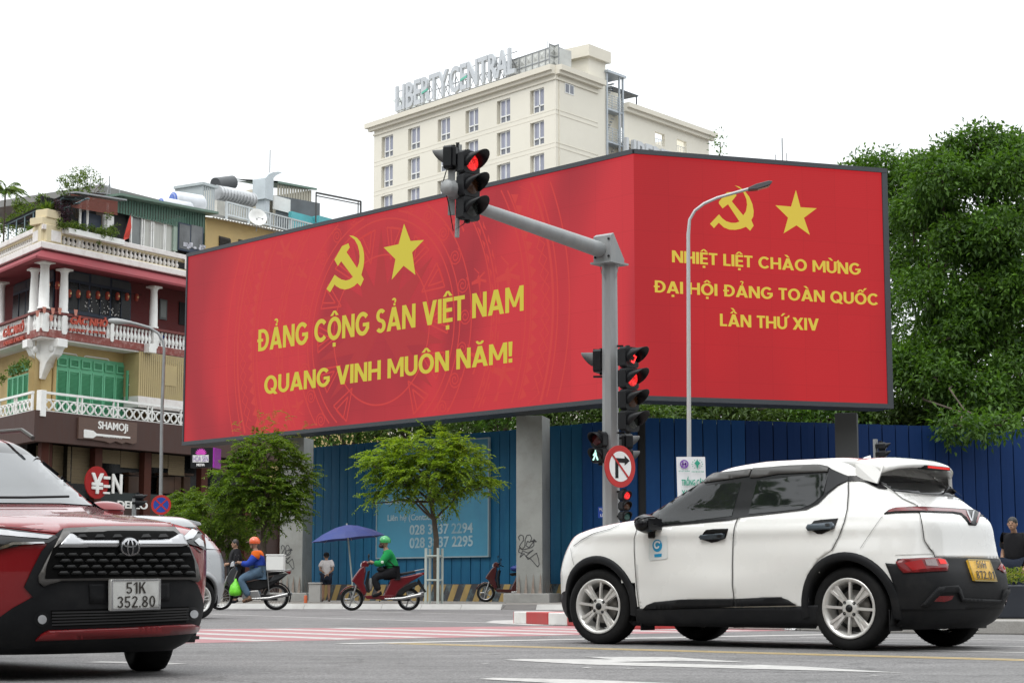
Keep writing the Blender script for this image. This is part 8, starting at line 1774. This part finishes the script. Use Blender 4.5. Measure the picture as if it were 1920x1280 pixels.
q = lambda x, y: (x / 2.667, 800 + y / 2.667); text_patch(red, '51K', q(606, 828), q(703, 826), q(606, 773), .055, PLK, 'plate_number', pl_, .04); text_patch(red, '352.80', q(562, 896), q(749, 891), q(562, 842), .055, PLK, 'plate_number', pl_, .04)
HL = pm('headlight_glass', (.48, .49, .51), .12, coat=1, var=.2, scale=8); HLD = pm('headlight_dark', (.008, .009, .010), .15, spec=.5)
P('headlight', D_((-70, 498), (0, 513), (150, 530), (272, 546), (284, 556), (240, 582), (120, 590), (0, 614), (-70, 620)), HLD, .012, step=8); P('daylight_strip', D_((-70, 505), (0, 522), (150, 538), (262, 550), (235, 565), (120, 556), (0, 546), (-70, 538)), HL, .016, step=8); P('chrome_strip', D_((-70, 612), (0, 600), (60, 580), (215, 578), (220, 586), (70, 590), (0, 614), (-70, 628)), CHROME, .018, step=6)
P('headlight', D_((900, 560), (940, 530), (972, 505), (1000, 522), (1018, 560), (1022, 618), (985, 600), (940, 588)), HLD, .012, step=6); P('daylight_strip', D_((905, 557), (940, 534), (968, 512), (985, 530), (955, 562), (920, 572)), HL, .018, step=5); P('lamp_projector', D_((962, 575), (985, 560), (1005, 575), (1008, 600), (985, 596)), HL, .016, step=5)
P('bumper_insert', D_((175, 1060), (205, 1030), (240, 1013), (600, 1000), (955, 982), (990, 992), (993, 1020), (800, 1036), (500, 1050)), CRED, .018, step=10, depth=.012)
for i in range(5): red.line('intake_slat', D_((255, 925 + i * 15), (600, 918 + i * 14), (935, 905 + i * 13)), .010, pm('intake_slat_%d' % i if 0 else 'intake_slat', (.02, .02, .021), .4) if 'intake_slat' not in bpy.data.materials else bpy.data.materials['intake_slat'], .014, step=20)
P('lower_intake', D_((250, 915), (600, 905), (938, 895), (925, 975), (600, 985), (260, 995)), GRB, .009, step=12)
for cx_, cy_, r in ((206, 957, 22), (957, 931, 20)): c_ = q(cx_, cy_); P('fog_lamp', [(c_[0] + r * 1.7 / 2.667 * math.cos(k * .4), c_[1] + r * 1.7 / 2.667 * math.sin(k * .4)) for k in range(16)], SGB, .010, step=5); P('fog_lamp_lens', [(c_[0] + r / 2.667 * math.cos(k * .4), c_[1] + r / 2.667 * math.sin(k * .4)) for k in range(16)], HL, .02, step=4)
P('tow_cover', D_((440, 785), (445, 882), (525, 880), (525, 782)), CLAD, .012, step=10, depth=.004); P('tow_cover', D_((785, 780), (840, 778), (842, 866), (786, 868)), CLAD, .012, step=10, depth=.004)
for pts in (D_((300, 520), (150, 512), (0, 500)), D_((868, 514), (868, 470), (850, 440), (780, 410), (700, 400)), D_((1000, 630), (960, 590), (930, 585))): red.line('panel_gap', pts, .006, GAP, .005)
P('bonnet', D_((-100, 388), (0, 389), (300, 391), (560, 408), (700, 408), (780, 422), (850, 447), (864, 470), (864, 508), (700, 504), (500, 506), (312, 512), (282, 534), (150, 520), (0, 503), (-100, 490)), CRED, .006, step=14, depth=.006)
mirror(red.t, .50, .84, 1.0, 1, CRED, kx=.72); mirror(red.t, .50, .84, 1.0, -1, CRED, kx=.72)
for sg in (1, -1): r_ = MB(); r_.tube([(.1, .60 * sg, 1.49), (-.05, .60 * sg, 1.55), (-1.3, .58 * sg, 1.58), (-1.5, .57 * sg, 1.53)], .016, 8); r_.build('roof_rail', GUN, red.t)
wp = MB(); wp.tube([(.97, -.5, 1.03), (.93, .1, 1.05), (.86, .45, 1.07)], .008, 5); wp.build('wiper', BLACK, red.t)
# ---- the silver people carrier behind it
CSIL = carpaint('silver_car_paint', (.36, .37, .38), .4, .3); shS = Shell([(.18, -2.05, 2.05, .78), (.3, -2.15, 2.15, .84), (.6, -2.2, 2.2, .87), (.85, -2.19, 2.15, .865), (1.0, -2.15, 1.9, .85), (1.08, -2.1, 1.3, .83), (1.2, -2.0, .95, .78), (1.45, -1.7, .5, .70), (1.6, -1.5, .2, .62), (1.66, -1.38, -.1, .5), (1.68, -1.25, -.5, .35)], 8, 3, 9, 3.2, lambda x, z: .03 * math.exp(-((x + 1.39) / .5) ** 2 - ((z - .6) / .25) ** 2))
fs_ = Vector((math.cos(R(232)), math.sin(R(232)), 0)); ls_ = Vector((-fs_.y, fs_.x, 0)); cs_ = gnd(368, 1159.5); OS_ = cs_ + fs_ * 1.39 - ls_ * .74
silver = Car('silver_people_carrier', 'silver people carrier mostly hidden behind the red car bonnet', 'car', OS_, R(232), shS, CSIL, GLS, [(1.39, .33, .38), (-1.39, .33, .38)], zg=(1.13, 1.5))
for ax in (1.39, -1.39):
 silver.arch_trim(ax, .33, .375, .45, CSIL, off=.012)
 for sg in (1, -1): wheel(silver.t, ax, .755 * sg, .32, .32, .21, .2, sg, 0, 'multi', RIM, .5, False)
silver.patch('tail_lamp', [(405, 993), (412, 998), (424, 1024), (426, 1037), (414, 1035), (408, 1015)], TAIL, .02, step=4); silver.patch('quarter_glass', [(384, 1000), (398, 997), (404, 998), (411, 1014), (411, 1030), (382, 1028)], pm('quarter_glass_reflection', (.5, .52, .54), .2, coat=1), .008, step=5)  # the window's bright reflection is put into its pale colour
sp = MB(); sp.plate([(-1.2, 1.65), (-1.62, 1.59), (-1.65, 1.54), (-1.35, 1.56)], -.55, .55); sp.build('roof_spoiler', CSIL, silver.t, bev=.02)
# ---- dark car behind the man at the right edge
CDK = carpaint('black_car_paint', (.010, .011, .014), 0, .3); shD = Shell([(.2, -2.1, 2.1, .82), (.5, -2.2, 2.2, .88), (.8, -2.2, 2.15, .87), (.95, -2.1, 1.5, .85), (1.05, -2.05, .9, .8), (1.3, -1.85, .4, .7), (1.45, -1.6, 0, .6), (1.5, -1.3, -.4, .4)], 8, 3, 8, 3)
od = at(1876, 1100, 33); dark = Car('black_car', 'black car with a roof rail, standing behind the man at the right edge', 'car', (od.x + 1.7, 33, .14), R(180), shD, CDK, GLS, [(1.3, .33, .38), (-1.3, .33, .38)], zg=(1.0, 1.42))
for ax in (1.3, -1.3):
 dark.arch_trim(ax, .33, .375, .43, CLAD)
 for sg in (1, -1): wheel(dark.t, ax, .78 * sg, .32, .32, .2, .2, sg, 0, 'multi', RIM, 0, False)
r_ = MB(); r_.tube([(.2, .62, 1.42), (.0, .62, 1.53), (-1.4, .6, 1.54)], .02, 6); r_.build('roof_rail', CHROME, dark.t)
# ------------------------------------------------------------------ people and motorbikes
SKIN = pm('skin_tone', (.30, .17, .11), .55, var=.08); HAIR = pm('black_hair', (.010, .009, .008), .5, var=.3)
def cloth(name, c, r=.85): return pm(name, c, r, var=.14, scale=9, bump=.25, bscale=14, spec=.2)
def skin_mesh(name, J, E_, m, par, root=0, sub=2):
 me = bpy.data.meshes.new(name); me.from_pydata([j[0] for j in J], E_, []); me.materials.append(m); o = bpy.data.objects.new(name, me); COL.objects.link(o); adopt(o, par)
 o.modifiers.new('skin', 'SKIN').use_smooth_shade = True; sv = me.skin_vertices[0].data
 for i, j in enumerate(J): r = j[1] if isinstance(j[1], tuple) else (j[1], j[1]); sv[i].radius = r; sv[i].use_root = i == root
 s_ = o.modifiers.new('subdivision', 'SUBSURF'); s_.levels = s_.render_levels = sub; return o
def person(t, pel, chest, neck, head, arms, legs, top, bottom, sleeve=.95, shorts=False, face=(1, 0), hair=HAIR, shoe=None, sw=.17, hw=.085):
 """joints in the thing's frame; arms/legs: [(shoulder, elbow, hand)], [(hip, knee, ankle, toe)]"""
 V = Vector; J = [(V(pel), (.13, .105)), (V(pel).lerp(V(chest), .5), (.125, .10)), (V(chest), (.145, .105)), (V(neck), .058), (V(head) - V((0, 0, .05)), .06)]; E_ = [(0, 1), (1, 2), (2, 3), (3, 4)]
 def chain(st, pts): 
  p = st
  for c, r in pts: J.append((V(c), r)); E_.append((p, len(J) - 1)); p = len(J) - 1
 for s_, e_, h_ in arms: chain(2, [(s_, .055), (e_, .042), (h_, .03)])
 for h_, k_, a_, f_ in legs: chain(0, [(h_, .085), (k_, .058), (a_, .038), (f_, .034)])
 b = skin_mesh('body', J, E_, SKIN, t, 0, 1)
 J, E_ = [(V(pel) - V((0, 0, .02)), (.21, .17)), (V(pel).lerp(V(chest), .5), (.205, .165)), (V(chest) + V((0, 0, .03)), (.22, .165)), (V(neck) - V((0, 0, .03)), .10)], [(0, 1), (1, 2), (2, 3)]
 for s_, e_, h_ in arms: chain(2, [(s_, .105), (e_, .082), (V(e_).lerp(V(h_), sleeve), .06)] if sleeve > .1 else [(s_, .105), (V(s_).lerp(V(e_), .75), .10)])
 skin_mesh('jacket' if sleeve > .1 else 'shirt', J, E_, top, t, 0, 2)
 J, E_ = [(V(pel), (.20, .165))], []
 for h_, k_, a_, f_ in legs: chain(0, [(h_, .13), (V(h_).lerp(V(k_), .8), .12)] if shorts else [(h_, .13), (k_, .10), (V(k_).lerp(V(a_), .92), .075)])
 skin_mesh('shorts' if shorts else 'trousers', J, E_, bottom, t, 0, 2)
 hd = MB(T(*head)); fx, fy = face; hd.ball((0, 0, 0), .082, .078, .112, 16, 12); hd.ball((fx * .035, fy * .035, -.06), .05, .05, .05, 10, 6); hd.ball((fx * .088, fy * .088, -.012), .016, .016, .024, 6, 5)
 for q in (-1, 1): hd.ball((-fy * .08 * q, fx * .08 * q, -.01), .016, .016, .03, 6, 5)
 hd.build('head', SKIN, b, smooth=True)
 ey = MB(T(*head))
 for q in (-1, 1): ey.ball((fx * .074 - fy * .03 * q, fy * .074 + fx * .03 * q, .012), .011, .011, .008, 6, 4); ey.ball((fx * .078 - fy * .0 * q, fy * .078, -.058), .012, .02, .005, 6, 4)
 ey.build('eyes_and_mouth', HAIR, b)
 if hair: h_ = MB(T(*head)); h_.ball((-fx * .012, -fy * .012, .025), .09, .087, .102, 14, 8); h_.v = [v for v in h_.v]; h_.build('hair', hair, b, smooth=True)
 for s_, e_, h_ in arms:                      # hand: palm, four bent fingers and a thumb
  e_, h_ = V(e_), V(h_); d = (h_ - e_).normalized(); sd = d.cross(V((0, 0, 1))).normalized(); up = sd.cross(d)
  m = MB(); c = h_ + d * .045; m.tube([h_, c, h_ + d * .085], [.026, .036, .032], 8)
  for k in range(4): p = h_ + d * .08 + sd * (k - 1.5) * .017; l = (.034, .04, .037, .028)[k]; m.tube([p, p + d * l - up * .008, p + d * l * 1.2 - up * .035], [.0095, .009, .007], 6)
  m.tube([h_ + d * .03 + sd * .03, h_ + d * .06 + sd * .05 - up * .01, h_ + d * .085 + sd * .045 - up * .03], [.011, .010, .008], 6); m.build('hand', SKIN, b, smooth=True)
 if shoe:
  for *_, a_, f_ in legs: a_, f_ = V(a_), V(f_); m = MB(); m.tube([a_ - (f_ - a_).normalized() * .05 + V((0, 0, -.02)), a_.lerp(f_, .5) + V((0, 0, -.012)), f_ + V((0, 0, -.005))], [.04, .046, .034], 8); m.build('shoe', shoe, b, smooth=True)
 return b
def helmet(par, head, c, vis=True, fx=1):
 m = MB(T(*head)); n, k = 18, 9; vs = []
 for i in range(k + 1):
  th = math.pi * .60 * i / k
  for j in range(n): a = 2 * math.pi * j / n; f_ = 1 if th < 1.2 or math.cos(a) * fx < .3 else .93; vs.append((.135 * math.sin(th) * math.cos(a) * f_ - .012 * fx, .125 * math.sin(th) * math.sin(a), .125 * math.cos(th) * f_ + .045))
 m.add(vs, [(i * n + j, (i + 1) * n + j, (i + 1) * n + (j + 1) % n, i * n + (j + 1) % n) for i in range(k) for j in range(n)], True); o = m.build('helmet', c, par)
 v = MB(T(*head)); v.add([(fx * .10, -.10, .06), (fx * .10, .10, .06), (fx * .19, .06, .035), (fx * .19, -.06, .035)], [(0, 1, 2, 3)]); v.build('helmet_peak', c, o, recalc=False)
 s_ = MB(T(*head)); s_.tube([(.02 * fx, -.09, -.02), (.04 * fx, -.05, -.11), (.04 * fx, .05, -.11), (.02 * fx, .09, -.02)], .006, 4); s_.build('chin_strap', BLACK, o)
CHR = pm('bike_silver', (.35, .35, .35), .3, metal=.8)
def bike_wheel(t, x, R_, kind='cast'):
 o = bpy.data.objects.new('wheel', None); COL.objects.link(o); adopt(o, t); o.location = (x, 0, R_)
 MB().lathe([(R_ - .065, -.03), (R_ - .02, -.05), (R_, -.025), (R_, .025), (R_ - .02, .05), (R_ - .065, .03)], n=36, axis='Y', cap=False).build('tyre', TYRE, o); MB().lathe([(R_ - .06, -.03), (R_ - .085, -.022), (R_ - .085, .022), (R_ - .06, .03)], n=36, axis='Y', cap=False).build('rim', CHR, o, recalc=False)
 s_ = MB(); n = 5 if kind == 'cast' else 18
 for k in range(n): a = 2 * math.pi * k / n; b = a + (.25 if k % 2 else -.25) * (kind != 'cast'); s_.tube([(.03 * math.cos(b), .01 * (-1) ** k, .03 * math.sin(b)), ((R_ - .08) * math.cos(a), 0, (R_ - .08) * math.sin(a))], .018 if kind == 'cast' else .0035, 5)
 s_.lathe([(.05, -.04), (.05, .04)], n=16, axis='Y'); s_.build('spokes', CHR, o); return o
def motorbike(name, label, loc, rz, paint, kind='scooter', lean=0.0, group=None, side=True):
 t = thing(name, label, 'motorbike', loc, rz, group); t.rotation_euler = (lean, 0, rz); sc_ = kind == 'scooter'; R_ = .255 if sc_ else .295; xf, xr = .64, -.64
 cast = 'cast' if sc_ else 'wire'; fw = bike_wheel(t, xf, R_, cast); bike_wheel(t, xr, R_, cast)
 def arcp(x, r0, r1, a0, a1, n=10): return [(x + r1 * math.cos(R(a0 + (a1 - a0) * i / n)), R_ + r1 * math.sin(R(a0 + (a1 - a0) * i / n))) for i in range(n + 1)] + [(x + r0 * math.cos(R(a1 - (a1 - a0) * i / n)), R_ + r0 * math.sin(R(a1 - (a1 - a0) * i / n))) for i in range(n + 1)]
 PL = lambda nm, pts, y, m, b=.012: MB().plate(pts, -y, y).build(nm, m, t, bev=b)
 PL('front_fender', arcp(xf, R_ + .015, R_ + .045, 20, 165), .055, paint, .01); MB().tube([(xf, .07, R_), (xf - .17, .06, .78)], .022, 8).tube([(xf, -.07, R_), (xf - .17, -.06, .78)], .022, 8).build('front_fork', CHR, t)
 if sc_:
  PL('front_cover', [(.46, .44), (.57, .60), (.66, .66), (.60, .76), (.48, .92), (.40, 1.0), (.34, .98), (.33, .86), (.37, .62), (.30, .40), (.36, .32)], .12, paint, .03); PL('inner_shield', [(.30, .40), (.35, .62), (.29, .88), (.24, .9), (.28, .62), (.24, .40)], .12, BLACK)
  PL('floor_board', [(.36, .33), (.30, .26), (-.25, .24), (-.30, .34), (.25, .34)], .14, paint); PL('under_seat_body', [(-.05, .28), (-.10, .42), (-.18, .58), (-.22, .70), (-.60, .78), (-.92, .85), (-.97, .80), (-.72, .66), (-.55, .55), (-.42, .44), (-.34, .30)], .13, paint, .035); PL('side_cover', [(-.30, .36), (-.42, .50), (-.62, .60), (-.80, .66), (-.86, .58), (-.60, .44), (-.50, .34)], .12, BLACK, .02)
  PL('tail_lamp', [(-.88, .84), (-.99, .86), (-.98, .80), (-.90, .78)], .09, TAIL); PL('rear_mudguard', [(-.86, .72), (-1.04, .42), (-1.0, .40), (-.82, .62)], .06, BLACK); PL('handlebar_cover', [(.26, .98), (.44, .96), (.43, 1.08), (.34, 1.12), (.26, 1.07)], .12, paint, .03); PL('headlamp', [(.40, .97), (.46, .97), (.45, 1.05), (.41, 1.07)], .09, HL)
 else:
  PL('front_cover', [(.42, .55), (.50, .72), (.40, .92), (.30, 1.0), (.26, .9), (.34, .7), (.22, .42), (.30, .32)], .11, paint); PL('frame_cover', [(.28, .66), (.2, .52), (-.2, .44), (-.5, .52), (-.78, .72), (-.92, .84), (-.7, .80), (-.3, .70), (.1, .62)], .10, BLACK, .03); PL('tail_cover', [(-.45, .62), (-.72, .72), (-.95, .86), (-.6, .80)], .11, paint)
  PL('engine', [(.12, .24), (.15, .42), (-.25, .46), (-.32, .26)], .11, CHR, .03); PL('chain_guard', [(-.2, .28), (-.2, .38), (-.66, .36), (-.68, .28)], .03, CHR); PL('rear_fender', arcp(xr, R_ + .02, R_ + .05, 15, 200), .05, BLACK, .01); PL('tail_lamp', [(-.86, .88), (-.98, .9), (-.96, .82), (-.88, .82)], .07, TAIL); PL('headlamp', [(.32, 1.0), (.42, .98), (.40, 1.08), (.34, 1.12)], .09, HL)
 PL('seat', [(-.05, .74), (-.02, .79), (-.25, .82), (-.45, .84), (-.78, .90), (-.80, .85), (-.4, .76)], .12, BLACK, .03)
 m = MB(); m.tube([(.2, -.33, 1.04), (.27, -.18, 1.05), (.32, 0, 1.02), (.27, .18, 1.05), (.2, .33, 1.04)], .013, 8); m.build('handlebar', BLACK, t); m = MB()
 for q in (-1, 1): m.tube([(.25, .2 * q, 1.06), (.28, .27 * q, 1.2)], .007, 5); m.ball((.27, .29 * q, 1.23), .015, .055, .04, 8, 6)
 m.build('mirror', BLACK, t); m = MB(); m.tube([(-.1, -.12, .26), (-.45, -.15, .26), (-.75, -.17, .34), (-.98, -.17, .38)], [.02, .035, .05, .045], 8).tube([(-.1, .13, .26), (-.5, .15, .27), (-.92, .15, .36)], [.02, .04, .045], 8); m.build('exhaust', CHR, t)
 PL('engine_case', [(-.3, .22), (-.3, .36), (-.62, .34), (-.68, .22)], .1, BLACK, .02); m = MB(); m.tube([(-.55, -.1, .84), (-.98, -.08, .93), (-.98, .08, .93), (-.55, .1, .84)], .012, 6); m.build('grab_rail', CHR, t); m = MB(); m.box(.0, .03, .15, .24, .2, .23); m.box(-.1, .03, -.26, -.15, .24, .26); m.build('footrest', BLACK, t); return t
BRED = carpaint('scooter_red', (.10, .004, .008), .1, .35); BDK = pm('bike_charcoal', (.03, .032, .035), .35, coat=.5); GRJ = cloth('green_jacket', (.010, .20, .055)); ORJ = cloth('orange_jacket', (.62, .12, .015)); BLJ = cloth('blue_jacket', (.02, .05, .30)); JEAN = cloth('blue_jeans', (.08, .13, .19)); BLK = cloth('black_cloth', (.010, .010, .012)); WSH = cloth('white_shirt', (.55, .52, .52)); NVS = cloth('navy_shorts', (.015, .02, .035))
g1 = at(713, 1144, 42.2); g1.z = 0; sc1 = motorbike('red_scooter', 'dark red scooter carrying the rider in green, in front of the hoarding', g1, R(183), BRED); MB().ball((.23, -.06, .58), .06, .08, .15, 10, 8).build('shopping_bag', pm('clear_bag', (.5, .5, .48), .3), sc1)
def rider(label, loc, rz, hx, hz, top, bottom, hel, shx, knee, foot, chest, shoe=None, hand=(.22, 1.07)):
 t = thing('person', label, 'person', loc, rz); x0, z0 = hx, hz; cx, cz = chest; H = (cx + .09, 0, cz + .31)
 arms = [((cx + .0, .17 * q, cz + .07), ((cx + hand[0]) / 2 - .02, .25 * q, (cz + hand[1]) / 2 - .10), (hand[0] - .06, .24 * q, hand[1])) for q in (-1, 1)]
 legs = [((x0 + .03, .10 * q, z0), (knee[0], .17 * q, knee[1]), (foot[0] - .03, .15 * q, foot[1] + .07), (foot[0] + .13, .16 * q, foot[1])) for q in (-1, 1)]
 b = person(t, (x0, 0, z0 + .03), (cx, 0, cz), (cx + .05, 0, cz + .15), H, arms, legs, top, bottom, face=(1, 0), shoe=shoe, hair=None); helmet(b, H, hel); return t, b
t, b = rider('rider in a green jacket and green helmet sitting on the red scooter', g1, R(183), -.30, .86, GRJ, BLK, pm('green_helmet', (.02, .28, .07), .3, coat=.6), 0, (.16, .74), (.05, .33), (-.17, 1.20), BLK)
m = MB(); m.box(-.30, -.06, .12, .2, 1.0, 1.03); MB().tube([(-.05, .13, 1.3), (-.2, .2, 1.1), (-.36, .18, .95)], .012, 5).build('bag_strap', BLACK, b); MB().ball((.0, .20, .92), .09, .05, .06, 8, 6).build('waist_pouch', BLACK, b); m = MB(); m.ball((-.04, .315, 1.08), .035, .01, .035, 10, 6); m.build('sleeve_print', pm('pale_print', (.5, .6, .5), .6), b)
mk = MB(); mk.ball((-.02, 0, 1.45), .075, .075, .055, 10, 6); mk.build('face_mask', pm('dark_mask', (.05, .02, .02), .7), b)
g2 = at(465, 1141, 43); g2.z = 0; sc2 = motorbike('delivery_motorbike', 'charcoal step-through motorbike with wire wheels and a white delivery box', g2, R(181), BDK, 'cub')
t, b = rider('delivery rider in an orange and blue jacket with an orange helmet', g2, R(181), -.28, .88, BLJ, JEAN, pm('orange_helmet', (.62, .09, .02), .3, coat=.6), 0, (.17, .70), (-.02, .2), (-.20, 1.20), pm('brown_sandal', (.12, .06, .03), .7))
skin_mesh('orange_yoke', [(Vector((-.22, 0, 1.13)), (.225, .172)), (Vector((-.19, 0, 1.24)), (.23, .175)), (Vector((-.16, 0, 1.33)), .11), (Vector((-.19, .19, 1.27)), .112), (Vector((-.17, .22, 1.15)), .10), (Vector((-.19, -.19, 1.27)), .112), (Vector((-.17, -.22, 1.15)), .10)], [(0, 1), (1, 2), (1, 3), (3, 4), (1, 5), (5, 6)], ORJ, b)
bx = thing('delivery_box', 'white foam delivery box strapped behind the rider in orange', 'box', g2, R(181)); MB().box(-.82, -.42, -.22, .22, .90, 1.24).build('box', pm('white_foam', (.70, .70, .68), .7, var=.04), bx, bev=.02); MB().box(-.83, -.41, -.23, .23, 1.24, 1.27).build('lid', pm('white_foam_lid', (.74, .74, .72), .7), bx, bev=.01)
MB().tube([(-.84, .2, .88), (-.84, -.2, .88), (-.35, -.2, .88), (-.35, .2, .88), (-.84, .2, .88)], .012, 5).tube([(-.45, .2, .88), (-.5, .14, .35)], .012, 5).build('luggage_rack', CHR, sc2)
gb = thing('green_bag', 'bright green plastic bag hanging below the handlebar of the delivery motorbike', 'bag', g2, R(181)); m = MB(); m.lathe([(.02, .72), (.04, .66), (.12, .56), (.15, .42), (.13, .34), (.0, .32)], (.28, .12, 0), 14); m.build('bag', pm('lime_plastic', (.16, .62, .03), .35, var=.2, scale=8, bump=.5), gb)
t = thing('person', 'person with dark hair in black, half hidden behind the delivery motorbike handlebar', 'person', at(441, 1126, 47.5), R(200)); t.location.z = .116; person(t, (0, 0, .88), (0, 0, 1.18), (0, 0, 1.36), (.03, 0, 1.50), [((0, .18, 1.3), (.05, .24, 1.05), (.2, .15, 1.0)), ((0, -.18, 1.3), (.05, -.24, 1.05), (.2, -.15, 1.0))], [((0, .09, .84), (.02, .1, .46), (0, .1, .08), (.12, .11, .03)), ((0, -.09, .84), (.02, -.1, .46), (0, -.1, .08), (.12, -.11, .03))], BLK, BLK, shoe=BLK)
# the person in the white shirt, hands behind the back
t = thing('person', 'person in a white shirt and dark shorts seen from behind, hands behind the back', 'person', at(611, 1127, 53.5), R(100), scale=.84); t.location.z = .116
b = person(t, (0, 0, .90), (0, 0, 1.20), (0, 0, 1.40), (.03, 0, 1.54), [((0, .14, 1.33), (-.10, .23, 1.08), (-.15, .02, .95)), ((0, -.14, 1.33), (-.10, -.23, 1.08), (-.15, .0, .90))], [((0, .09, .86), (0, .10, .48), (-.01, .10, .09), (.13, .13, .035)), ((0, -.09, .86), (.01, -.10, .48), (0, -.10, .09), (.13, -.13, .035))], WSH, NVS, sleeve=.0, shorts=True, shoe=pm('slipper', (.12, .07, .05), .7))
skin_mesh('shirt_tail', [(Vector((0, 0, 1.1)), (.215, .17)), (Vector((0, 0, .78)), (.225, .18))], [(0, 1)], WSH, b); MB(T(.03, 0, 1.54)).lathe([(.0, .14), (.07, .125), (.1, .07), (.105, .02), (.0, .02)], n=14).box(.08, .19, -.06, .06, .02, .03).build('cap', BLK, b)
# man in black at the right edge
o = at(1907, 1100, 26); t = thing('person', 'man in a black T-shirt looking down at the right edge, behind the planter', 'person', (o.x, 26, .14), R(-125), scale=.80)
b = person(t, (0, 0, .90), (.02, 0, 1.20), (.05, 0, 1.42), (.12, 0, 1.56), [((.02, .15, 1.33), (.02, .23, 1.04), (.14, .2, .82)), ((.02, -.15, 1.33), (.02, -.23, 1.04), (.14, -.2, .82))], [((0, .10, .86), (.02, .11, .48), (0, .11, .09), (.13, .13, .035)), ((0, -.10, .86), (.02, -.11, .48), (0, -.11, .09), (.13, -.13, .035))], BLK, NVS, sleeve=.0, shoe=BLK); MB().box(.135, .14, .04, .09, 1.2, 1.22).build('shirt_print', WHITEP, b)
# parked motorbike, umbrella, box, cone, planter, litter
g3 = at(953, 1126, 52.4); g3.z = .116; motorbike('parked_scooter', 'dark red motorbike parked against the hoarding beside the centre pillar', g3, R(172), carpaint('parked_scooter_red', (.045, .003, .005), .1, .4), 'scooter', .12)
mc = MB(); mc.ball((-.52, 0, .98), .34, .2, .12, 10, 6); mc.ball((-.25, .05, .93), .2, .15, .09, 8, 6); o = mc.build('blue_cover', pm('blue_tarp', (.008, .03, .20), .5, bump=.6, bscale=6), None); o.location = g3; o.rotation_euler = (0, 0, R(172)); tag(o, 'crumpled blue tarp bundle on the parked dark red motorbike seat', 'tarp')
um = thing('parasol', 'large blue market parasol tilted over the pavement left of the rider in green', 'umbrella', at(664, 1126, 49)); um.location.z = .116; um.rotation_euler = (0, R(-6), 0); UB = pm('blue_parasol_cloth', (.025, .045, .19), .7, var=.08, scale=3); n = 8; R0, zt_ = 1.0, 2.05; vs = [(0, 0, zt_)]
for k, (r, dz) in enumerate(((.33, -.07), (.68, -.2), (1.0, -.38))):
 for j in range(16): a = 2 * math.pi * j / 16; f_ = 1 if j % 2 == 0 else (.965, .95, .93)[k]; vs.append((r * R0 * math.cos(a) * f_, r * R0 * math.sin(a) * f_, zt_ + dz + (0 if j % 2 == 0 else .015)))
MB().add(vs, [(0, 1 + j, 1 + (j + 1) % 16) for j in range(16)] + [(1 + k * 16 + j, 17 + k * 16 + j, 17 + k * 16 + (j + 1) % 16, 1 + k * 16 + (j + 1) % 16) for k in range(2) for j in range(16)]).build('canopy', UB, um, recalc=False)
MB().tube([(0, 0, 0), (0, 0, zt_ + .04)], .02, 8).build('pole', PG, um)
for j in range(8): a = 2 * math.pi * j / 8; MB().tube([(0, 0, zt_ - .03), (.68 * math.cos(a), .68 * math.sin(a), zt_ - .22), (.98 * math.cos(a), .98 * math.sin(a), zt_ - .39)], .006, 4).build('rib', STEEL, um)
o = at(590, 1126, 51.5); t = thing('concrete_box', 'pale weathered concrete box on the pavement beside the person in white', 'box', (o.x, 51.5, .116)); MB().box(-.17, .15, 0, .4, 0, .50).build('box', KERB, t, bev=.01); MB().box(-.19, .17, -.02, .42, .50, .54).build('lid', KERB, t, bev=.01)
o = at(573, 1128, 49); t = thing('marker_post', 'short orange marker stub on the kerb edge', 'bollard', (o.x, 49, .116)); MB().lathe([(.045, 0), (.045, .18), (.03, .2)], n=10).build('stub', pm('orange_plastic', (.5, .10, .03), .6), t)
o = at(1908, 1158, 22.5); t = thing('planter_box', 'dark planter box with a clipped green shrub at the right edge behind the white car', 'planter', (o.x, 22.6, .14)); MB().box(-.30, 2.6, -.3, .5, 0, .40).build('box', pm('planter_dark_blue', (.018, .022, .032), .5), t, bev=.02)
ng = np.random.default_rng(8); k = 3400; P_ = np.stack([ng.uniform(-.28, 2.5, k), ng.uniform(-.35, .5, k), .40 + ng.uniform(0, 1, k) ** .6 * (.17 + .05 * np.sin(np.arange(k) * .37))], 1); leaf_mesh('hedge_leaves', P_, rnd_dir(ng, k, .6), rnd_dir(ng, k, 1), np.full(k, .045), np.full(k, .024), leafmat('hedge_leaf', (.06, .11, .015), (.24, .24, .05), .4), t)
o = gnd(1487, 1181); m = MB(); rg = random.Random(5)
for k in range(14): c = (rg.uniform(-.12, .12), rg.uniform(-.05, .05), rg.uniform(.01, .05)); m.add([(c[0] + rg.uniform(-.07, .07), c[1] + rg.uniform(-.04, .04), max(.004, c[2] + rg.uniform(-.04, .04))) for _ in range(3)], [(0, 1, 2)])
m = m.build('plastic_bag', pm('clear_white_plastic', (.6, .6, .6), .3), None, recalc=False); m.location = (o.x, o.y - .1, 0); tag(m, 'crumpled white plastic bag lying by the granite kerb under the white car', 'litter')
